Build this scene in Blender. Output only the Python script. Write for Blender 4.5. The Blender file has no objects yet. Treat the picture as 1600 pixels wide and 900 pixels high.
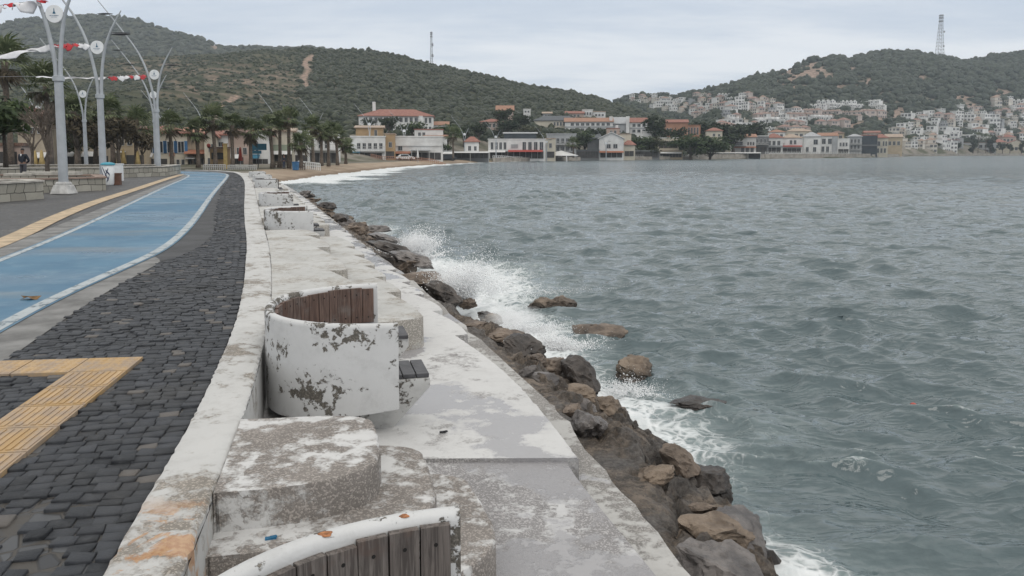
import bpy, bmesh, math, random
import numpy as np
from mathutils import Vector, Matrix, noise as mnoise

random.seed(7); RNG = np.random.default_rng(7)
SC = bpy.context.scene
COL = SC.collection
R = math.radians

# ------------------------------------------------------------------ camera, sky, sun, exposure
FPX, YH, YP, EYE = 1250.0, 237.0, 346.0, 1.6          # focal length in px of a 1600 px frame, horizon, principal point, eye height
PITCH = math.atan((YP - YH) / FPX)
cam_d = bpy.data.cameras.new('camera'); cam = bpy.data.objects.new('camera', cam_d); COL.objects.link(cam)
cam_d.sensor_width = 36; cam_d.sensor_fit = 'HORIZONTAL'; cam_d.lens = 36 * FPX / 1600
cam_d.shift_y = -(450 - YP) / 1600.0
cam_d.clip_start = 0.1; cam_d.clip_end = 9000
cam.location = (0, 0, EYE); cam.rotation_euler = (math.pi / 2 - PITCH, 0, 0)
SC.camera = cam

SUN_EL, SUN_AZ = 52, 150
HAZE = 0.00019
def nd(nt, t, ins=None, **pr):
    n = nt.nodes.new(t)
    for k, v in pr.items(): setattr(n, k, v)
    for k, v in (ins or {}).items():
        s = n.inputs[k]
        if isinstance(v, bpy.types.NodeSocket): nt.links.new(v, s)
        elif isinstance(v, bpy.types.Node): nt.links.new(v.outputs[0], s)
        else: s.default_value = v
    return n
def c4(c): return (c[0], c[1], c[2], 1.0)
def mix(nt, f, a, b, bt='MIX'):
    n = nt.nodes.new('ShaderNodeMix'); n.data_type = 'RGBA'; n.blend_type = bt
    for i, v in ((0, f), (6, a), (7, b)):
        if isinstance(v, bpy.types.NodeSocket): nt.links.new(v, n.inputs[i])
        elif isinstance(v, (tuple, list)): n.inputs[i].default_value = c4(v)
        else: n.inputs[i].default_value = v
    return n.outputs[2]
def math_(nt, op, a, b=0.0, clamp=False):
    n = nt.nodes.new('ShaderNodeMath'); n.operation = op; n.use_clamp = clamp
    for i, v in ((0, a), (1, b)):
        if isinstance(v, bpy.types.NodeSocket): nt.links.new(v, n.inputs[i])
        else: n.inputs[i].default_value = v
    return n.outputs[0]
def ramp(nt, f, p0, p1):                               # smooth step from p0 to p1
    n = nt.nodes.new('ShaderNodeMapRange'); n.interpolation_type = 'SMOOTHSTEP'
    nt.links.new(f, n.inputs[0])
    for i, v in ((1, p0), (2, p1)):
        if isinstance(v, bpy.types.NodeSocket): nt.links.new(v, n.inputs[i])
        else: n.inputs[i].default_value = v
    return n.outputs[0]

W = bpy.data.worlds.new('World'); SC.world = W; W.use_nodes = True
nt = W.node_tree; nt.nodes.clear()
sky = nd(nt, 'ShaderNodeTexSky', sky_type='NISHITA'); sky.sun_disc = False
sky.sun_elevation = R(SUN_EL); sky.sun_rotation = R(SUN_AZ); sky.dust_density = 2.0; sky.air_density = 1.0
tc = nd(nt, 'ShaderNodeTexCoord')
sp = nd(nt, 'ShaderNodeSeparateXYZ', {0: tc.outputs['Generated']})
zz = math_(nt, 'ADD', math_(nt, 'MAXIMUM', sp.outputs[2], 0.0), 0.16)
cv = nd(nt, 'ShaderNodeCombineXYZ', {0: math_(nt, 'DIVIDE', sp.outputs[0], zz), 1: math_(nt, 'DIVIDE', sp.outputs[1], zz)})
mp = nd(nt, 'ShaderNodeMapping', {0: cv.outputs[0], 'Location': (3.1, 1.7, 0), 'Scale': (0.55, 1.15, 1)})
n1 = nd(nt, 'ShaderNodeTexNoise', {'Vector': mp.outputs[0], 'Scale': 0.8, 'Detail': 7.0, 'Roughness': 0.52, 'Distortion': 0.4})
n2 = nd(nt, 'ShaderNodeTexNoise', {'Vector': mp.outputs[0], 'Scale': 2.6, 'Detail': 6.0, 'Roughness': 0.6})
cl = math_(nt, 'ADD', math_(nt, 'MULTIPLY', n1.outputs[0], 0.75), math_(nt, 'MULTIPLY', n2.outputs[0], 0.25))
cloud = mix(nt, ramp(nt, cl, 0.40, 0.60), (4.85, 5.5, 6.45), (7.25, 7.5, 7.85))
cloud = mix(nt, ramp(nt, sp.outputs[2], 0.13, 0.50), cloud, (9.5, 9.3, 8.9))       # overcast: brighter and whiter overhead
skymix = mix(nt, 0.92, sky.outputs[0], cloud)
bg = nd(nt, 'ShaderNodeBackground', {0: skymix, 1: 0.125})
wo = nd(nt, 'ShaderNodeOutputWorld', {0: bg.outputs[0]})

sun_d = bpy.data.lights.new('sun', 'SUN'); sun_d.energy = 0.7; sun_d.angle = R(25); sun_d.color = (1.0, 0.96, 0.9)
sun = bpy.data.objects.new('sun', sun_d); COL.objects.link(sun)
sun.rotation_euler = (R(90 - SUN_EL), 0, R(180 - SUN_AZ))
SC.view_settings.view_transform = 'Standard'; SC.view_settings.look = 'None'
SC.view_settings.exposure = 0.0; SC.view_settings.gamma = 1.0; SC.view_settings.use_curve_mapping = False
SC.render.engine = 'CYCLES'
SC.cycles.use_denoising = True
SC.cycles.max_bounces = 8; SC.cycles.diffuse_bounces = 3; SC.cycles.glossy_bounces = 2; SC.cycles.transmission_bounces = 2
SC.cycles.volume_bounces = 6; SC.cycles.transparent_max_bounces = 6
SC.cycles.caustics_reflective = False; SC.cycles.caustics_refractive = False

# ------------------------------------------------------------------ mesh helpers
def at(px, py, Y):                                      # the point seen at photograph pixel (px,py) that lies Y metres ahead
    u = (px - 800) / FPX; v = (py - YP) / FPX
    c, s = math.cos(PITCH), math.sin(PITCH)
    k = Y / (c - v * s)
    return Vector((u * k, Y, EYE + (-s - v * c) * k))
def gz(px, py, z):                                      # ... or that lies at height z
    u = (px - 800) / FPX; v = (py - YP) / FPX
    c, s = math.cos(PITCH), math.sin(PITCH)
    k = (z - EYE) / (-s - v * c)
    return Vector((u * k, (c - v * s) * k, z))

def linkmesh(name, me, mats, parent=None, smooth=False):
    for m in (mats if isinstance(mats, (list, tuple)) else [mats]): me.materials.append(m)
    if smooth: me.polygons.foreach_set('use_smooth', [True] * len(me.polygons))
    o = bpy.data.objects.new(name, me); COL.objects.link(o)
    if parent is not None: o.parent = parent
    return o
def npmesh(name, v, f, mats, parent=None, smooth=False, mi=None, attrs=None):
    v = np.asarray(v, dtype=np.float32); f = np.asarray(f, dtype=np.int32)
    me = bpy.data.meshes.new(name); n, k = f.shape
    me.vertices.add(len(v)); me.vertices.foreach_set('co', v.ravel())
    me.loops.add(n * k); me.loops.foreach_set('vertex_index', f.ravel())
    me.polygons.add(n); me.polygons.foreach_set('loop_start', np.arange(0, n * k, k, dtype=np.int32))
    me.polygons.foreach_set('loop_total', np.full(n, k, dtype=np.int32))
    if mi is not None: me.polygons.foreach_set('material_index', np.asarray(mi, dtype=np.int32))
    me.update(calc_edges=True); me.validate()
    for a, d in (attrs or {}).items():
        at_ = me.attributes.new(a, 'FLOAT', 'POINT'); at_.data.foreach_set('value', np.asarray(d, dtype=np.float32))
    return linkmesh(name, me, mats, parent, smooth)
def gridfaces(nr, nc):
    i = np.arange(nr - 1)[:, None] * nc + np.arange(nc - 1)[None, :]
    return np.stack([i, i + 1, i + nc + 1, i + nc], -1).reshape(-1, 4)

class MB:
    def __init__(s): s.v = []; s.f = []; s.m = []
    def add(s, vs, fs, mi=0):
        b = len(s.v); s.v += [tuple(q) for q in vs]; s.f += [tuple(b + i for i in q) for q in fs]; s.m += [mi] * len(fs)
        return s
    def box(s, c, d, rz=0.0, mi=0, top=1.0):
        hx, hy, hz = d[0] / 2, d[1] / 2, d[2] / 2; ca, sa = math.cos(rz), math.sin(rz); vs = []
        for z, k in ((-hz, 1.0), (hz, top)):
            for x, y in ((-hx, -hy), (hx, -hy), (hx, hy), (-hx, hy)):
                x *= k; y *= k; vs.append((c[0] + x * ca - y * sa, c[1] + x * sa + y * ca, c[2] + z))
        return s.add(vs, [(3, 2, 1, 0), (4, 5, 6, 7), (0, 1, 5, 4), (1, 2, 6, 5), (2, 3, 7, 6), (3, 0, 4, 7)], mi)
    def tube(s, pts, rad, n=8, mi=0, caps=True):
        pts = [Vector(p) for p in pts]; vs = []; fs = []
        if not isinstance(rad, (list, tuple)): rad = [rad] * len(pts)
        up = Vector((0, 0, 1)); prev = None
        for i, p in enumerate(pts):
            t = (pts[min(i + 1, len(pts) - 1)] - pts[max(i - 1, 0)]).normalized()
            if prev is None: a = t.cross(up if abs(t.z) < 0.95 else Vector((1, 0, 0))).normalized()
            else: a = (prev - t * prev.dot(t)).normalized()
            prev = a; b = t.cross(a)
            for k in range(n):
                an = 2 * math.pi * k / n; vs.append(p + (a * math.cos(an) + b * math.sin(an)) * rad[i])
        for i in range(len(pts) - 1):
            for k in range(n):
                fs.append((i * n + k, i * n + (k + 1) % n, (i + 1) * n + (k + 1) % n, (i + 1) * n + k))
        if caps: fs += [tuple(range(n - 1, -1, -1)), tuple(range((len(pts) - 1) * n, len(pts) * n))]
        return s.add(vs, fs, mi)
    def lathe(s, prof, n=16, c=(0, 0, 0), mi=0):
        vs = []; fs = []
        for r, z in prof:
            for k in range(n):
                a = 2 * math.pi * k / n; vs.append((c[0] + r * math.cos(a), c[1] + r * math.sin(a), c[2] + z))
        for i in range(len(prof) - 1):
            for k in range(n): fs.append((i * n + k, i * n + (k + 1) % n, (i + 1) * n + (k + 1) % n, (i + 1) * n + k))
        fs += [tuple(range(n - 1, -1, -1)), tuple(range((len(prof) - 1) * n, len(prof) * n))]
        return s.add(vs, fs, mi)
    def loft(s, rings, mi=0, caps=True, close=True):
        n = len(rings[0]); vs = [p for r in rings for p in r]; fs = []
        for i in range(len(rings) - 1):
            for k in range(n if close else n - 1):
                fs.append((i * n + k, i * n + (k + 1) % n, (i + 1) * n + (k + 1) % n, (i + 1) * n + k))
        if caps: fs += [tuple(range(n - 1, -1, -1)), tuple(range((len(rings) - 1) * n, len(rings) * n))]
        return s.add(vs, fs, mi)
    def prism(s, poly, z0, z1, mi=0):
        return s.loft([[(x, y, z0) for x, y in poly], [(x, y, z1) for x, y in poly]], mi)
    def build(s, name, mats, parent=None, smooth=False, bevel=0.0, seg=2, loc=None, angle=None):
        me = bpy.data.meshes.new(name); me.from_pydata(s.v, [], s.f); me.update()
        if any(s.m): me.polygons.foreach_set('material_index', s.m)
        bm = bmesh.new(); bm.from_mesh(me); bmesh.ops.recalc_face_normals(bm, faces=bm.faces); bm.to_mesh(me); bm.free()
        o = linkmesh(name, me, mats, parent, smooth)
        if smooth and angle:
            try: me.set_sharp_from_angle(angle=angle)
            except Exception: pass
        if bevel:
            b = o.modifiers.new('bevel', 'BEVEL'); b.width = bevel; b.segments = seg; b.limit_method = 'ANGLE'; b.angle_limit = R(35)
        if loc is not None: o.location = loc
        return o

def tag(o, label=None, cat=None, group=None, kind=None):
    for k, v in (('label', label), ('category', cat), ('group', group), ('kind', kind)):
        if v: o[k] = v
    return o
def thing(name, label, cat, loc=(0, 0, 0), rz=0.0, group=None):
    o = bpy.data.objects.new(name, None); COL.objects.link(o); o.location = loc; o.rotation_euler = (0, 0, rz); o.empty_display_size = 0.2
    return tag(o, label, cat, group)
def struct(o): o['kind'] = 'structure'; return o
def dup(root, loc, rz=0.0, label=None, group=None, scale=None):
    kids = [c for c in root.children]
    r = root.copy(); COL.objects.link(r); r.location = loc; r.rotation_euler = (0, 0, rz)
    if scale is not None: r.scale = scale if isinstance(scale, (tuple, list)) else (scale,) * 3
    if label: r['label'] = label
    if group: r['group'] = group
    for ch in kids:
        c = ch.copy(); COL.objects.link(c); c.parent = r
        for g in list(ch.children):
            d = g.copy(); COL.objects.link(d); d.parent = c
    return r
ORD = ['first', 'second', 'third', 'fourth', 'fifth', 'sixth', 'seventh', 'eighth', 'ninth', 'tenth', 'eleventh', 'twelfth', 'thirteenth',
       'fourteenth', 'fifteenth', 'sixteenth', 'seventeenth', 'eighteenth', 'nineteenth', 'twentieth']
def nth(i):
    if i < 20: return ORD[i]
    k = i + 1; return '%d%s' % (k, 'th' if 10 <= k % 100 <= 20 else {1: 'st', 2: 'nd', 3: 'rd'}.get(k % 10, 'th'))

# ------------------------------------------------------------------ materials
def newmat(name):
    m = bpy.data.materials.new(name); m.use_nodes = True; m.node_tree.nodes.clear(); return m, m.node_tree
def finish(nt, bsdf):
    nd(nt, 'ShaderNodeOutputMaterial', {0: bsdf.outputs[0]})
def coords(nt, world=False):
    if world: return nd(nt, 'ShaderNodeNewGeometry').outputs['Position']
    return nd(nt, 'ShaderNodeTexCoord').outputs['Object']
def noise(nt, v, scale, detail=4.0, rough=0.55, dist=0.0):
    return nd(nt, 'ShaderNodeTexNoise', {'Vector': v, 'Scale': scale, 'Detail': detail, 'Roughness': rough, 'Distortion': dist}).outputs[0]
def bumpn(nt, h, strength, dist=0.01, nrm=None):
    ins = {'Height': h, 'Strength': strength, 'Distance': dist}
    if nrm is not None: ins['Normal'] = nrm
    return nd(nt, 'ShaderNodeBump', ins).outputs[0]
def plain(name, col, rough=0.7, var=0.25, scale=3.0, bump=0.0, bscale=30.0, metal=0.0, spec=0.5, world=False, rnd=0.0):
    m, nt = newmat(name); v = coords(nt, world)
    n = noise(nt, v, scale, 6.0, 0.6)
    lo = tuple(max(0.0, x * (1 - var)) for x in col); hi = tuple(min(1.0, x * (1 + var)) for x in col)
    c = mix(nt, ramp(nt, n, 0.3, 0.7), lo, hi)
    if rnd:
        oi = nd(nt, 'ShaderNodeNewGeometry').outputs['Random Per Island']
        c = mix(nt, math_(nt, 'MULTIPLY', oi, rnd), c, tuple(x * 0.35 for x in col))
    ins = {'Base Color': c, 'Roughness': rough, 'Metallic': metal, 'Specular IOR Level': spec}
    if bump: ins['Normal'] = bumpn(nt, noise(nt, v, bscale, 5.0, 0.6), bump)
    finish(nt, nd(nt, 'ShaderNodeBsdfPrincipled', ins)); return m

def peeling(name, paint=(0.70, 0.71, 0.72), conc=(0.27, 0.25, 0.225), cover=0.5, scale=2.2, edge=0.03, side_cover=None, dirt=0.35, rim=0.0,
            wet=0.0, rust=None, world=True, sub2=None):
    """weathered white paint over aggregate concrete; cover = share left painted (0..1)"""
    m, nt = newmat(name); v = coords(nt, world)
    big = noise(nt, v, scale, 3.0, 0.55, 0.3)
    mid = noise(nt, v, scale * 5.5, 6.0, 0.62)
    fine = noise(nt, v, scale * 26, 4.0, 0.65)
    f = math_(nt, 'ADD', math_(nt, 'ADD', math_(nt, 'MULTIPLY', big, 0.5), math_(nt, 'MULTIPLY', mid, 0.36)), math_(nt, 'MULTIPLY', fine, 0.10))
    fl = nd(nt, 'ShaderNodeTexVoronoi', {'Vector': nd(nt, 'ShaderNodeVectorMath', {0: v, 1: nd(nt, 'ShaderNodeVectorMath', {0: nd(nt, 'ShaderNodeTexNoise', {'Vector': v, 'Scale': 18.0, 'Detail': 3.0}).outputs['Color'], 1: (.05, .05, .05)}, operation='MULTIPLY').outputs[0]}, operation='ADD').outputs[0], 'Scale': 17.0})
    f = math_(nt, 'ADD', f, math_(nt, 'MULTIPLY', math_(nt, 'SUBTRACT', nd(nt, 'ShaderNodeSeparateColor', {0: fl.outputs['Color']}).outputs[0], .5), 0.06))   # angular flakes
    def thr(cv): return 0.478 + (0.5 - cv) * 0.42
    th = thr(cover)
    if side_cover is not None:
        nz = nd(nt, 'ShaderNodeSeparateXYZ', {0: nd(nt, 'ShaderNodeNewGeometry').outputs['True Normal']}).outputs[2]
        up = ramp(nt, nz, 0.3, 0.7)
        th = math_(nt, 'ADD', math_(nt, 'MULTIPLY', up, thr(cover) - thr(side_cover)), thr(side_cover))
        f2 = math_(nt, 'SUBTRACT', f, th)
    else: f2 = math_(nt, 'SUBTRACT', f, th)
    if rim:
        pz_ = nd(nt, 'ShaderNodeSeparateXYZ', {0: v}).outputs[2]
        f2 = math_(nt, 'SUBTRACT', f2, math_(nt, 'MULTIPLY', ramp(nt, pz_, 0.285, 0.335), rim))
    if rust:
        rd = math_(nt, 'DIVIDE', nd(nt, 'ShaderNodeVectorMath', {0: v, 1: rust[0]}, operation='DISTANCE').outputs['Value'], rust[1])
        f2 = math_(nt, 'SUBTRACT', f2, math_(nt, 'MULTIPLY', ramp(nt, rd, 1.8, .6), 0.05))
    mask = ramp(nt, f2, -edge, edge)
    # concrete: grey brown with pebbles
    vo = nd(nt, 'ShaderNodeTexVoronoi', {'Vector': v, 'Scale': 120.0}, feature='F1')
    pebc = mix(nt, ramp(nt, nd(nt, 'ShaderNodeSeparateColor', {0: vo.outputs['Color']}).outputs[0], 0.55, 0.95), tuple(x * 0.72 for x in conc), tuple(min(1, x * 2.1) for x in conc))
    cn = mix(nt, ramp(nt, noise(nt, v, 3.5, 5.0, 0.6), 0.35, 0.7), tuple(x * 0.8 for x in conc), sub2 or tuple(x * 1.12 for x in conc))
    cc = mix(nt, 0.5, cn, pebc)
    dn = ramp(nt, noise(nt, v, 7.0, 8.0, 0.7), 0.45, 0.75)
    dn2 = ramp(nt, noise(nt, v, 1.1, 4.0, 0.6), 0.4, 0.75)
    pc = mix(nt, math_(nt, 'MULTIPLY', dn, dirt), paint, tuple(a * 0.55 + b * 0.25 for a, b in zip(paint, conc)))
    pc = mix(nt, math_(nt, 'MULTIPLY', dn2, dirt * 0.7), pc, tuple(x * 0.72 for x in paint))
    col = mix(nt, mask, cc, pc)
    rgh = math_(nt, 'ADD', math_(nt, 'MULTIPLY', mask, -0.2), 0.88)
    if wet:
        wm = ramp(nt, math_(nt, 'ADD', math_(nt, 'MULTIPLY', noise(nt, v, 0.62, 3.0, 0.5, 0.5), 0.8), math_(nt, 'MULTIPLY', mid, 0.2)), 0.56 - 0.12 * wet, 0.60 - 0.12 * wet)
        col = mix(nt, math_(nt, 'MULTIPLY', wm, 0.85), col, (0.285, 0.28, 0.29))
        rgh = math_(nt, 'ADD', math_(nt, 'MULTIPLY', wm, -0.52), rgh)
    if rust:
        rm = math_(nt, 'MULTIPLY', ramp(nt, noise(nt, v, 4.2, 8.0, 0.7, .4), 0.53, 0.60), ramp(nt, rd, 1.0, .5))
        col = mix(nt, math_(nt, 'MULTIPLY', rm, 0.8), col, mix(nt, ramp(nt, fine, .4, .6), (0.46, 0.27, 0.13), (0.36, 0.17, 0.065)))
    h = math_(nt, 'ADD', math_(nt, 'MULTIPLY', mask, 0.5), math_(nt, 'MULTIPLY', math_(nt, 'SUBTRACT', 1.0, mask), math_(nt, 'MULTIPLY', vo.outputs['Distance'], -0.5)))
    h = math_(nt, 'ADD', h, math_(nt, 'MULTIPLY', fine, 0.35))
    b = nd(nt, 'ShaderNodeBsdfPrincipled', {'Base Color': col, 'Roughness': rgh, 'Specular IOR Level': 0.4, 'Normal': bumpn(nt, h, 0.7, 0.006)})
    finish(nt, b); return m
# ------------------------------------------------------------------ the kerb line: s runs away from the camera, t towards the sea
def smooth_poly(pts, it=3):
    p = np.array(pts, float)
    for _ in range(it):
        q = np.empty((2 * len(p), p.shape[1])); q[0::2] = p; q[1::2] = p
        a = p[:-1] * 0.75 + p[1:] * 0.25; b = p[:-1] * 0.25 + p[1:] * 0.75
        q = np.empty((2 * len(a) + 2, p.shape[1])); q[0] = p[0]; q[-1] = p[-1]; q[1:-1:2] = a; q[2:-1:2] = b; p = q
    return p
KP = smooth_poly([(-.62, 0), (-.95, 1.5), (-1.30, 3.17), (-1.60, 4.63), (-1.95, 6.12), (-2.65, 8.79), (-4.2, 13.78), (-5.75, 18.3), (-10.0, 31.2),
                  (-14.6, 45), (-19.0, 57), (-22.2, 64.5), (-27, 70), (-36, 73), (-50, 74.5)])
KS = np.concatenate([[0], np.cumsum(np.hypot(*np.diff(KP, axis=0).T))])
KT = np.gradient(KP, KS, axis=0); KT /= np.hypot(KT[:, 0], KT[:, 1])[:, None]
def st(s, t):
    s = np.asarray(s, float); t = np.asarray(t, float)
    x = np.interp(s, KS, KP[:, 0]); y = np.interp(s, KS, KP[:, 1]); tx = np.interp(s, KS, KT[:, 0]); ty = np.interp(s, KS, KT[:, 1])
    return np.stack([x + t * ty, y - t * tx], -1)
def st1(s, t): q = st(s, t); return float(q[0]), float(q[1])
_KD = np.linspace(0, KS[-1], 1500); _KX = st(_KD, 0 * _KD)
def w2st(X, Y):
    X = np.asarray(X, float).ravel(); Y = np.asarray(Y, float).ravel(); so = np.empty_like(X); to = np.empty_like(X)
    for i in range(0, len(X), 4000):
        dx = X[i:i + 4000, None] - _KX[None, :, 0]; dy = Y[i:i + 4000, None] - _KX[None, :, 1]; k = np.argmin(dx * dx + dy * dy, 1)
        so[i:i + 4000] = _KD[k]; kk = np.arange(len(k)); tx = np.interp(_KD[k], KS, KT[:, 0]); ty = np.interp(_KD[k], KS, KT[:, 1])
        to[i:i + 4000] = dx[kk, k] * ty - dy[kk, k] * tx
    return so, to
def sY(Y): return float(np.interp(Y, KP[:, 1], KS))
SEA = -1.25

# ------------------------------------------------------------------ terrain behind the promenade, the bay shore and the hills
def tab(rows): a = np.array(rows, float); return lambda p, k=1: np.interp(p, a[:, 0], a[:, k])
SHORE = tab([(-900, 58), (200, 60), (330, 63), (400, 66), (430, 69), (460, 76), (560, 108), (660, 163), (780, 224), (850, 243), (950, 268), (1080, 296), (1200, 328), (1300, 362), (1360, 390), (1420, 500), (1500, 555), (1600, 585), (2300, 640)])
FOOT = tab([(-900, 150, 2), (0, 150, 1.5), (400, 190, 2), (500, 225, 4), (560, 250, 7), (700, 270, 7), (850, 330, 10), (950, 335, 9), (1010, 340, 6.5), (1100, 350, 2), (1200, 400, 2.5), (1350, 470, 3), (1600, 650, 2.5), (2300, 700, 3)])
MID = tab([(-900, 60, 700), (-300, 85, 650), (0, 95, 620), (188, 88, 600), (262, 80, 600), (328, 75, 600), (394, 73, 600), (464, 74, 600), (525, 78, 610), (582, 75, 620), (634, 82, 610), (700, 93, 590), (750, 108, 575),
           (800, 119, 560), (850, 128, 545), (900, 138, 530), (950, 149, 510), (1000, 165, 480), (1057, 178, 455), (1090, 188, 450), (1150, 190, 560), (1200, 181, 640), (1300, 174, 680), (1400, 174, 700), (1600, 168, 780), (2300, 170, 820)])
FAR = tab([(-900, 30, 1300), (-300, 45, 1300), (0, 35, 1300), (44, 28, 1300), (87, 24, 1300), (153, 18.5, 1300), (188, 19, 1300), (219, 26, 1300), (262, 40, 1300), (306, 52, 1300), (350, 66, 1300), (437, 71, 1300), (503, 73, 1300), (534, 79, 1280),
           (600, 100, 1250), (700, 130, 1150), (850, 150, 1000), (960, 155, 950), (992, 148, 930), (1033, 145, 900), (1064, 146, 880), (1074, 142, 880), (1106, 141, 870), (1131, 133, 860), (1171, 123, 860), (1200, 117, 880), (1225, 106, 880),
           (1250, 98, 880), (1287, 88, 900), (1320, 84, 920), (1417, 83, 950), (1460, 88, 960), (1500, 92, 960), (1562, 84, 980), (1577, 82, 985), (1600, 83, 1000), (2300, 110, 1100)])
def zat(py, Y, px=800):
    v = (py - YP) / FPX; c, s = math.cos(PITCH), math.sin(PITCH); return EYE + (-s - v * c) * Y / (c - v * s)
def terrain(px, Y):
    """ground height at column px (= direction) and distance Y; arrays"""
    px = np.asarray(px, float); Y = np.asarray(Y, float)
    ys = SHORE(px); left = np.clip((430 - px) / 60, 0, 1)
    zs = -1.6 * (1 - left) - 0.16 * left; bw = np.interp(px, [430, 560, 660, 780, 860], [22, 30, 22, 9, 4])
    k = [(ys - 20, zs - 3 * (1 - left)), (ys, zs), (ys + bw * 0.35, np.where(left > .5, -.3, -.95)), (ys + bw, np.full_like(px, -.5)), (np.minimum(ys + bw + 25, FOOT(px) - 8), np.full_like(px, -.3)), (FOOT(px), FOOT(px, 2))]
    zm = zat(MID(px), MID(px, 2)) - 2.2; ym = MID(px, 2); zf = zat(FAR(px), FAR(px, 2)) - 2.5; yf = FAR(px, 2)
    r = np.clip((px - 1060) / 90, 0, 1)
    k += [(FOOT(px) + (ym - FOOT(px)) * 0.5, FOOT(px, 2) + (zm - FOOT(px, 2)) * (0.42 * (1 - r) + 0.40 * r)), (ym, zm)]
    lin = zm + (zf - zm) * 0.5
    k += [(ym + (yf - ym) * 0.28, zm * 0.84 * (1 - r) + (zm + (zf - zm) * 0.36) * r), (ym + (yf - ym) * 0.6, np.minimum(zm * 0.9, zf * 0.75) * (1 - r) + (zm + (zf - zm) * 0.72) * r), (yf, zf), (yf + 350, zf * 0.55), (yf + 900, zf * 0.1)]
    z = np.full(np.broadcast(px, Y).shape, 0.0); z[...] = k[0][1]
    for (y0, z0), (y1, z1) in zip(k[:-1], k[1:]):
        f = np.clip((Y - y0) / np.maximum(y1 - y0, .1), 0, 1); z = np.where(Y >= y0, z0 + (z1 - z0) * f, z)
    return np.where(Y > k[-1][0], k[-1][1], z)
def fbm(x, y, sc, oct=4, seed=0):
    z = np.zeros_like(x); a = 1.0; rs = np.random.default_rng(seed)
    for o in range(oct):
        for j in range(3):
            th = rs.uniform(0, 6.283); ph = rs.uniform(0, 6.283); fr = sc * (1.9 ** o) * rs.uniform(.7, 1.3)
            z += a * np.sin(fr * (x * math.cos(th) + y * math.sin(th)) + ph + 1.3 * np.sin(fr * .6 * (y * math.cos(th) - x * math.sin(th)) + ph * 2)) / 3
        a *= 0.52
    return z
PXC = np.linspace(-700, 2200, 900)
TR = np.concatenate([np.linspace(0, 1, 60, endpoint=False) ** 1.4 * 0.16, 0.16 + np.linspace(0, 1, 210) * 0.84])
_ys = SHORE(PXC)[None, :] - 18; YG = _ys + (1900 - _ys) * (TR[:, None] ** 1.6)
PXG = np.broadcast_to(PXC[None, :], YG.shape)
ZG = terrain(PXG, YG)
XG = (PXG - 800) / FPX * YG
for _ in range(3):                                       # soften the knees of the profile
    Z2 = ZG.copy(); Z2[1:-1] = ZG[:-2] * .25 + ZG[1:-1] * .5 + ZG[2:] * .25
    w = np.clip((YG - FOOT(PXG) + 10) / 60, 0, 1); ZG = ZG * (1 - w) + Z2 * w
w = np.clip((YG - FOOT(PXG)) / 120, 0, 1)
ZG = ZG + w * (fbm(XG, YG, 0.030, 4, 3) * 3.0 + fbm(XG, YG, 0.11, 3, 4) * 0.9)
def ground_z(px, Y):
    """height of the terrain mesh (bilinear)"""
    px = np.atleast_1d(np.asarray(px, float)); Y = np.atleast_1d(np.asarray(Y, float))
    ci = np.clip((px - PXC[0]) / (PXC[1] - PXC[0]), 0, len(PXC) - 1.001); c0 = ci.astype(int); cf = ci - c0
    ys = SHORE(px) - 18; tr = (np.clip((Y - ys) / (1900 - ys), 0, 1)) ** (1 / 1.6); ri = np.clip(np.interp(tr, TR, np.arange(len(TR))), 0, len(TR) - 1.001); r0 = ri.astype(int); rf = ri - r0
    return (ZG[r0, c0] * (1 - cf) + ZG[r0, c0 + 1] * cf) * (1 - rf) + (ZG[r0 + 1, c0] * (1 - cf) + ZG[r0 + 1, c0 + 1] * cf) * rf
def py_of(X, Y, Z):
    c, s = math.cos(PITCH), math.sin(PITCH); dz = Z - EYE; fwd = Y * c - dz * s; upc = Y * s + dz * c; return YP - FPX * upc / fwd

# where the earth is bare: outcrops, dirt tracks, terraced scrub (kept as a vertex attribute 'bare')
def seg_d(px, py, pts):
    d = np.full(np.shape(px), 1e9)
    for (ax, ay), (bx, by) in zip(pts[:-1], pts[1:]):
        vx, vy = bx - ax, by - ay; t = np.clip(((px - ax) * vx + (py - ay) * vy) / (vx * vx + vy * vy), 0, 1); d = np.minimum(d, np.hypot(px - ax - t * vx, py - ay - t * vy))
    return d
BLOB = [(1230, 116, 34, 17), (1264, 113, 36, 19), (1290, 120, 10, 9), (1215, 127, 16, 9), (1325, 111, 12, 7), (1312, 113, 14, 4), (1432, 119, 9, 4), (1318, 92, 14, 4), (1390, 98, 14, 4), (1449, 164, 16, 8), (1500, 152, 40, 5), (1560, 146, 26, 6),
        (1345, 130, 20, 4), (1378, 146, 10, 3), (1390, 163, 26, 5), (1400, 180, 10, 8), (1465, 96, 8, 2), (1573, 80, 12, 5), (1595, 90, 12, 3), (1240, 136, 40, 4), (1170, 130, 10, 3), (1510, 165, 26, 4), (1380, 185, 30, 6), (1345, 172, 8, 3)]
TRACK = [([(492, 89), (480, 98), (486, 108), (478, 122), (482, 137)], 3.2), ([(374, 152), (352, 162), (344, 175), (340, 182)], 2.4), ([(1422, 165), (1390, 176), (1352, 190), (1310, 202)], 2.2), ([(352, 66), (344, 71)], 4),
         ([(1355, 123), (1330, 134), (1285, 137)], 1.8), ([(1090, 160), (1110, 182), (1140, 196)], 2.0)]
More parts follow.
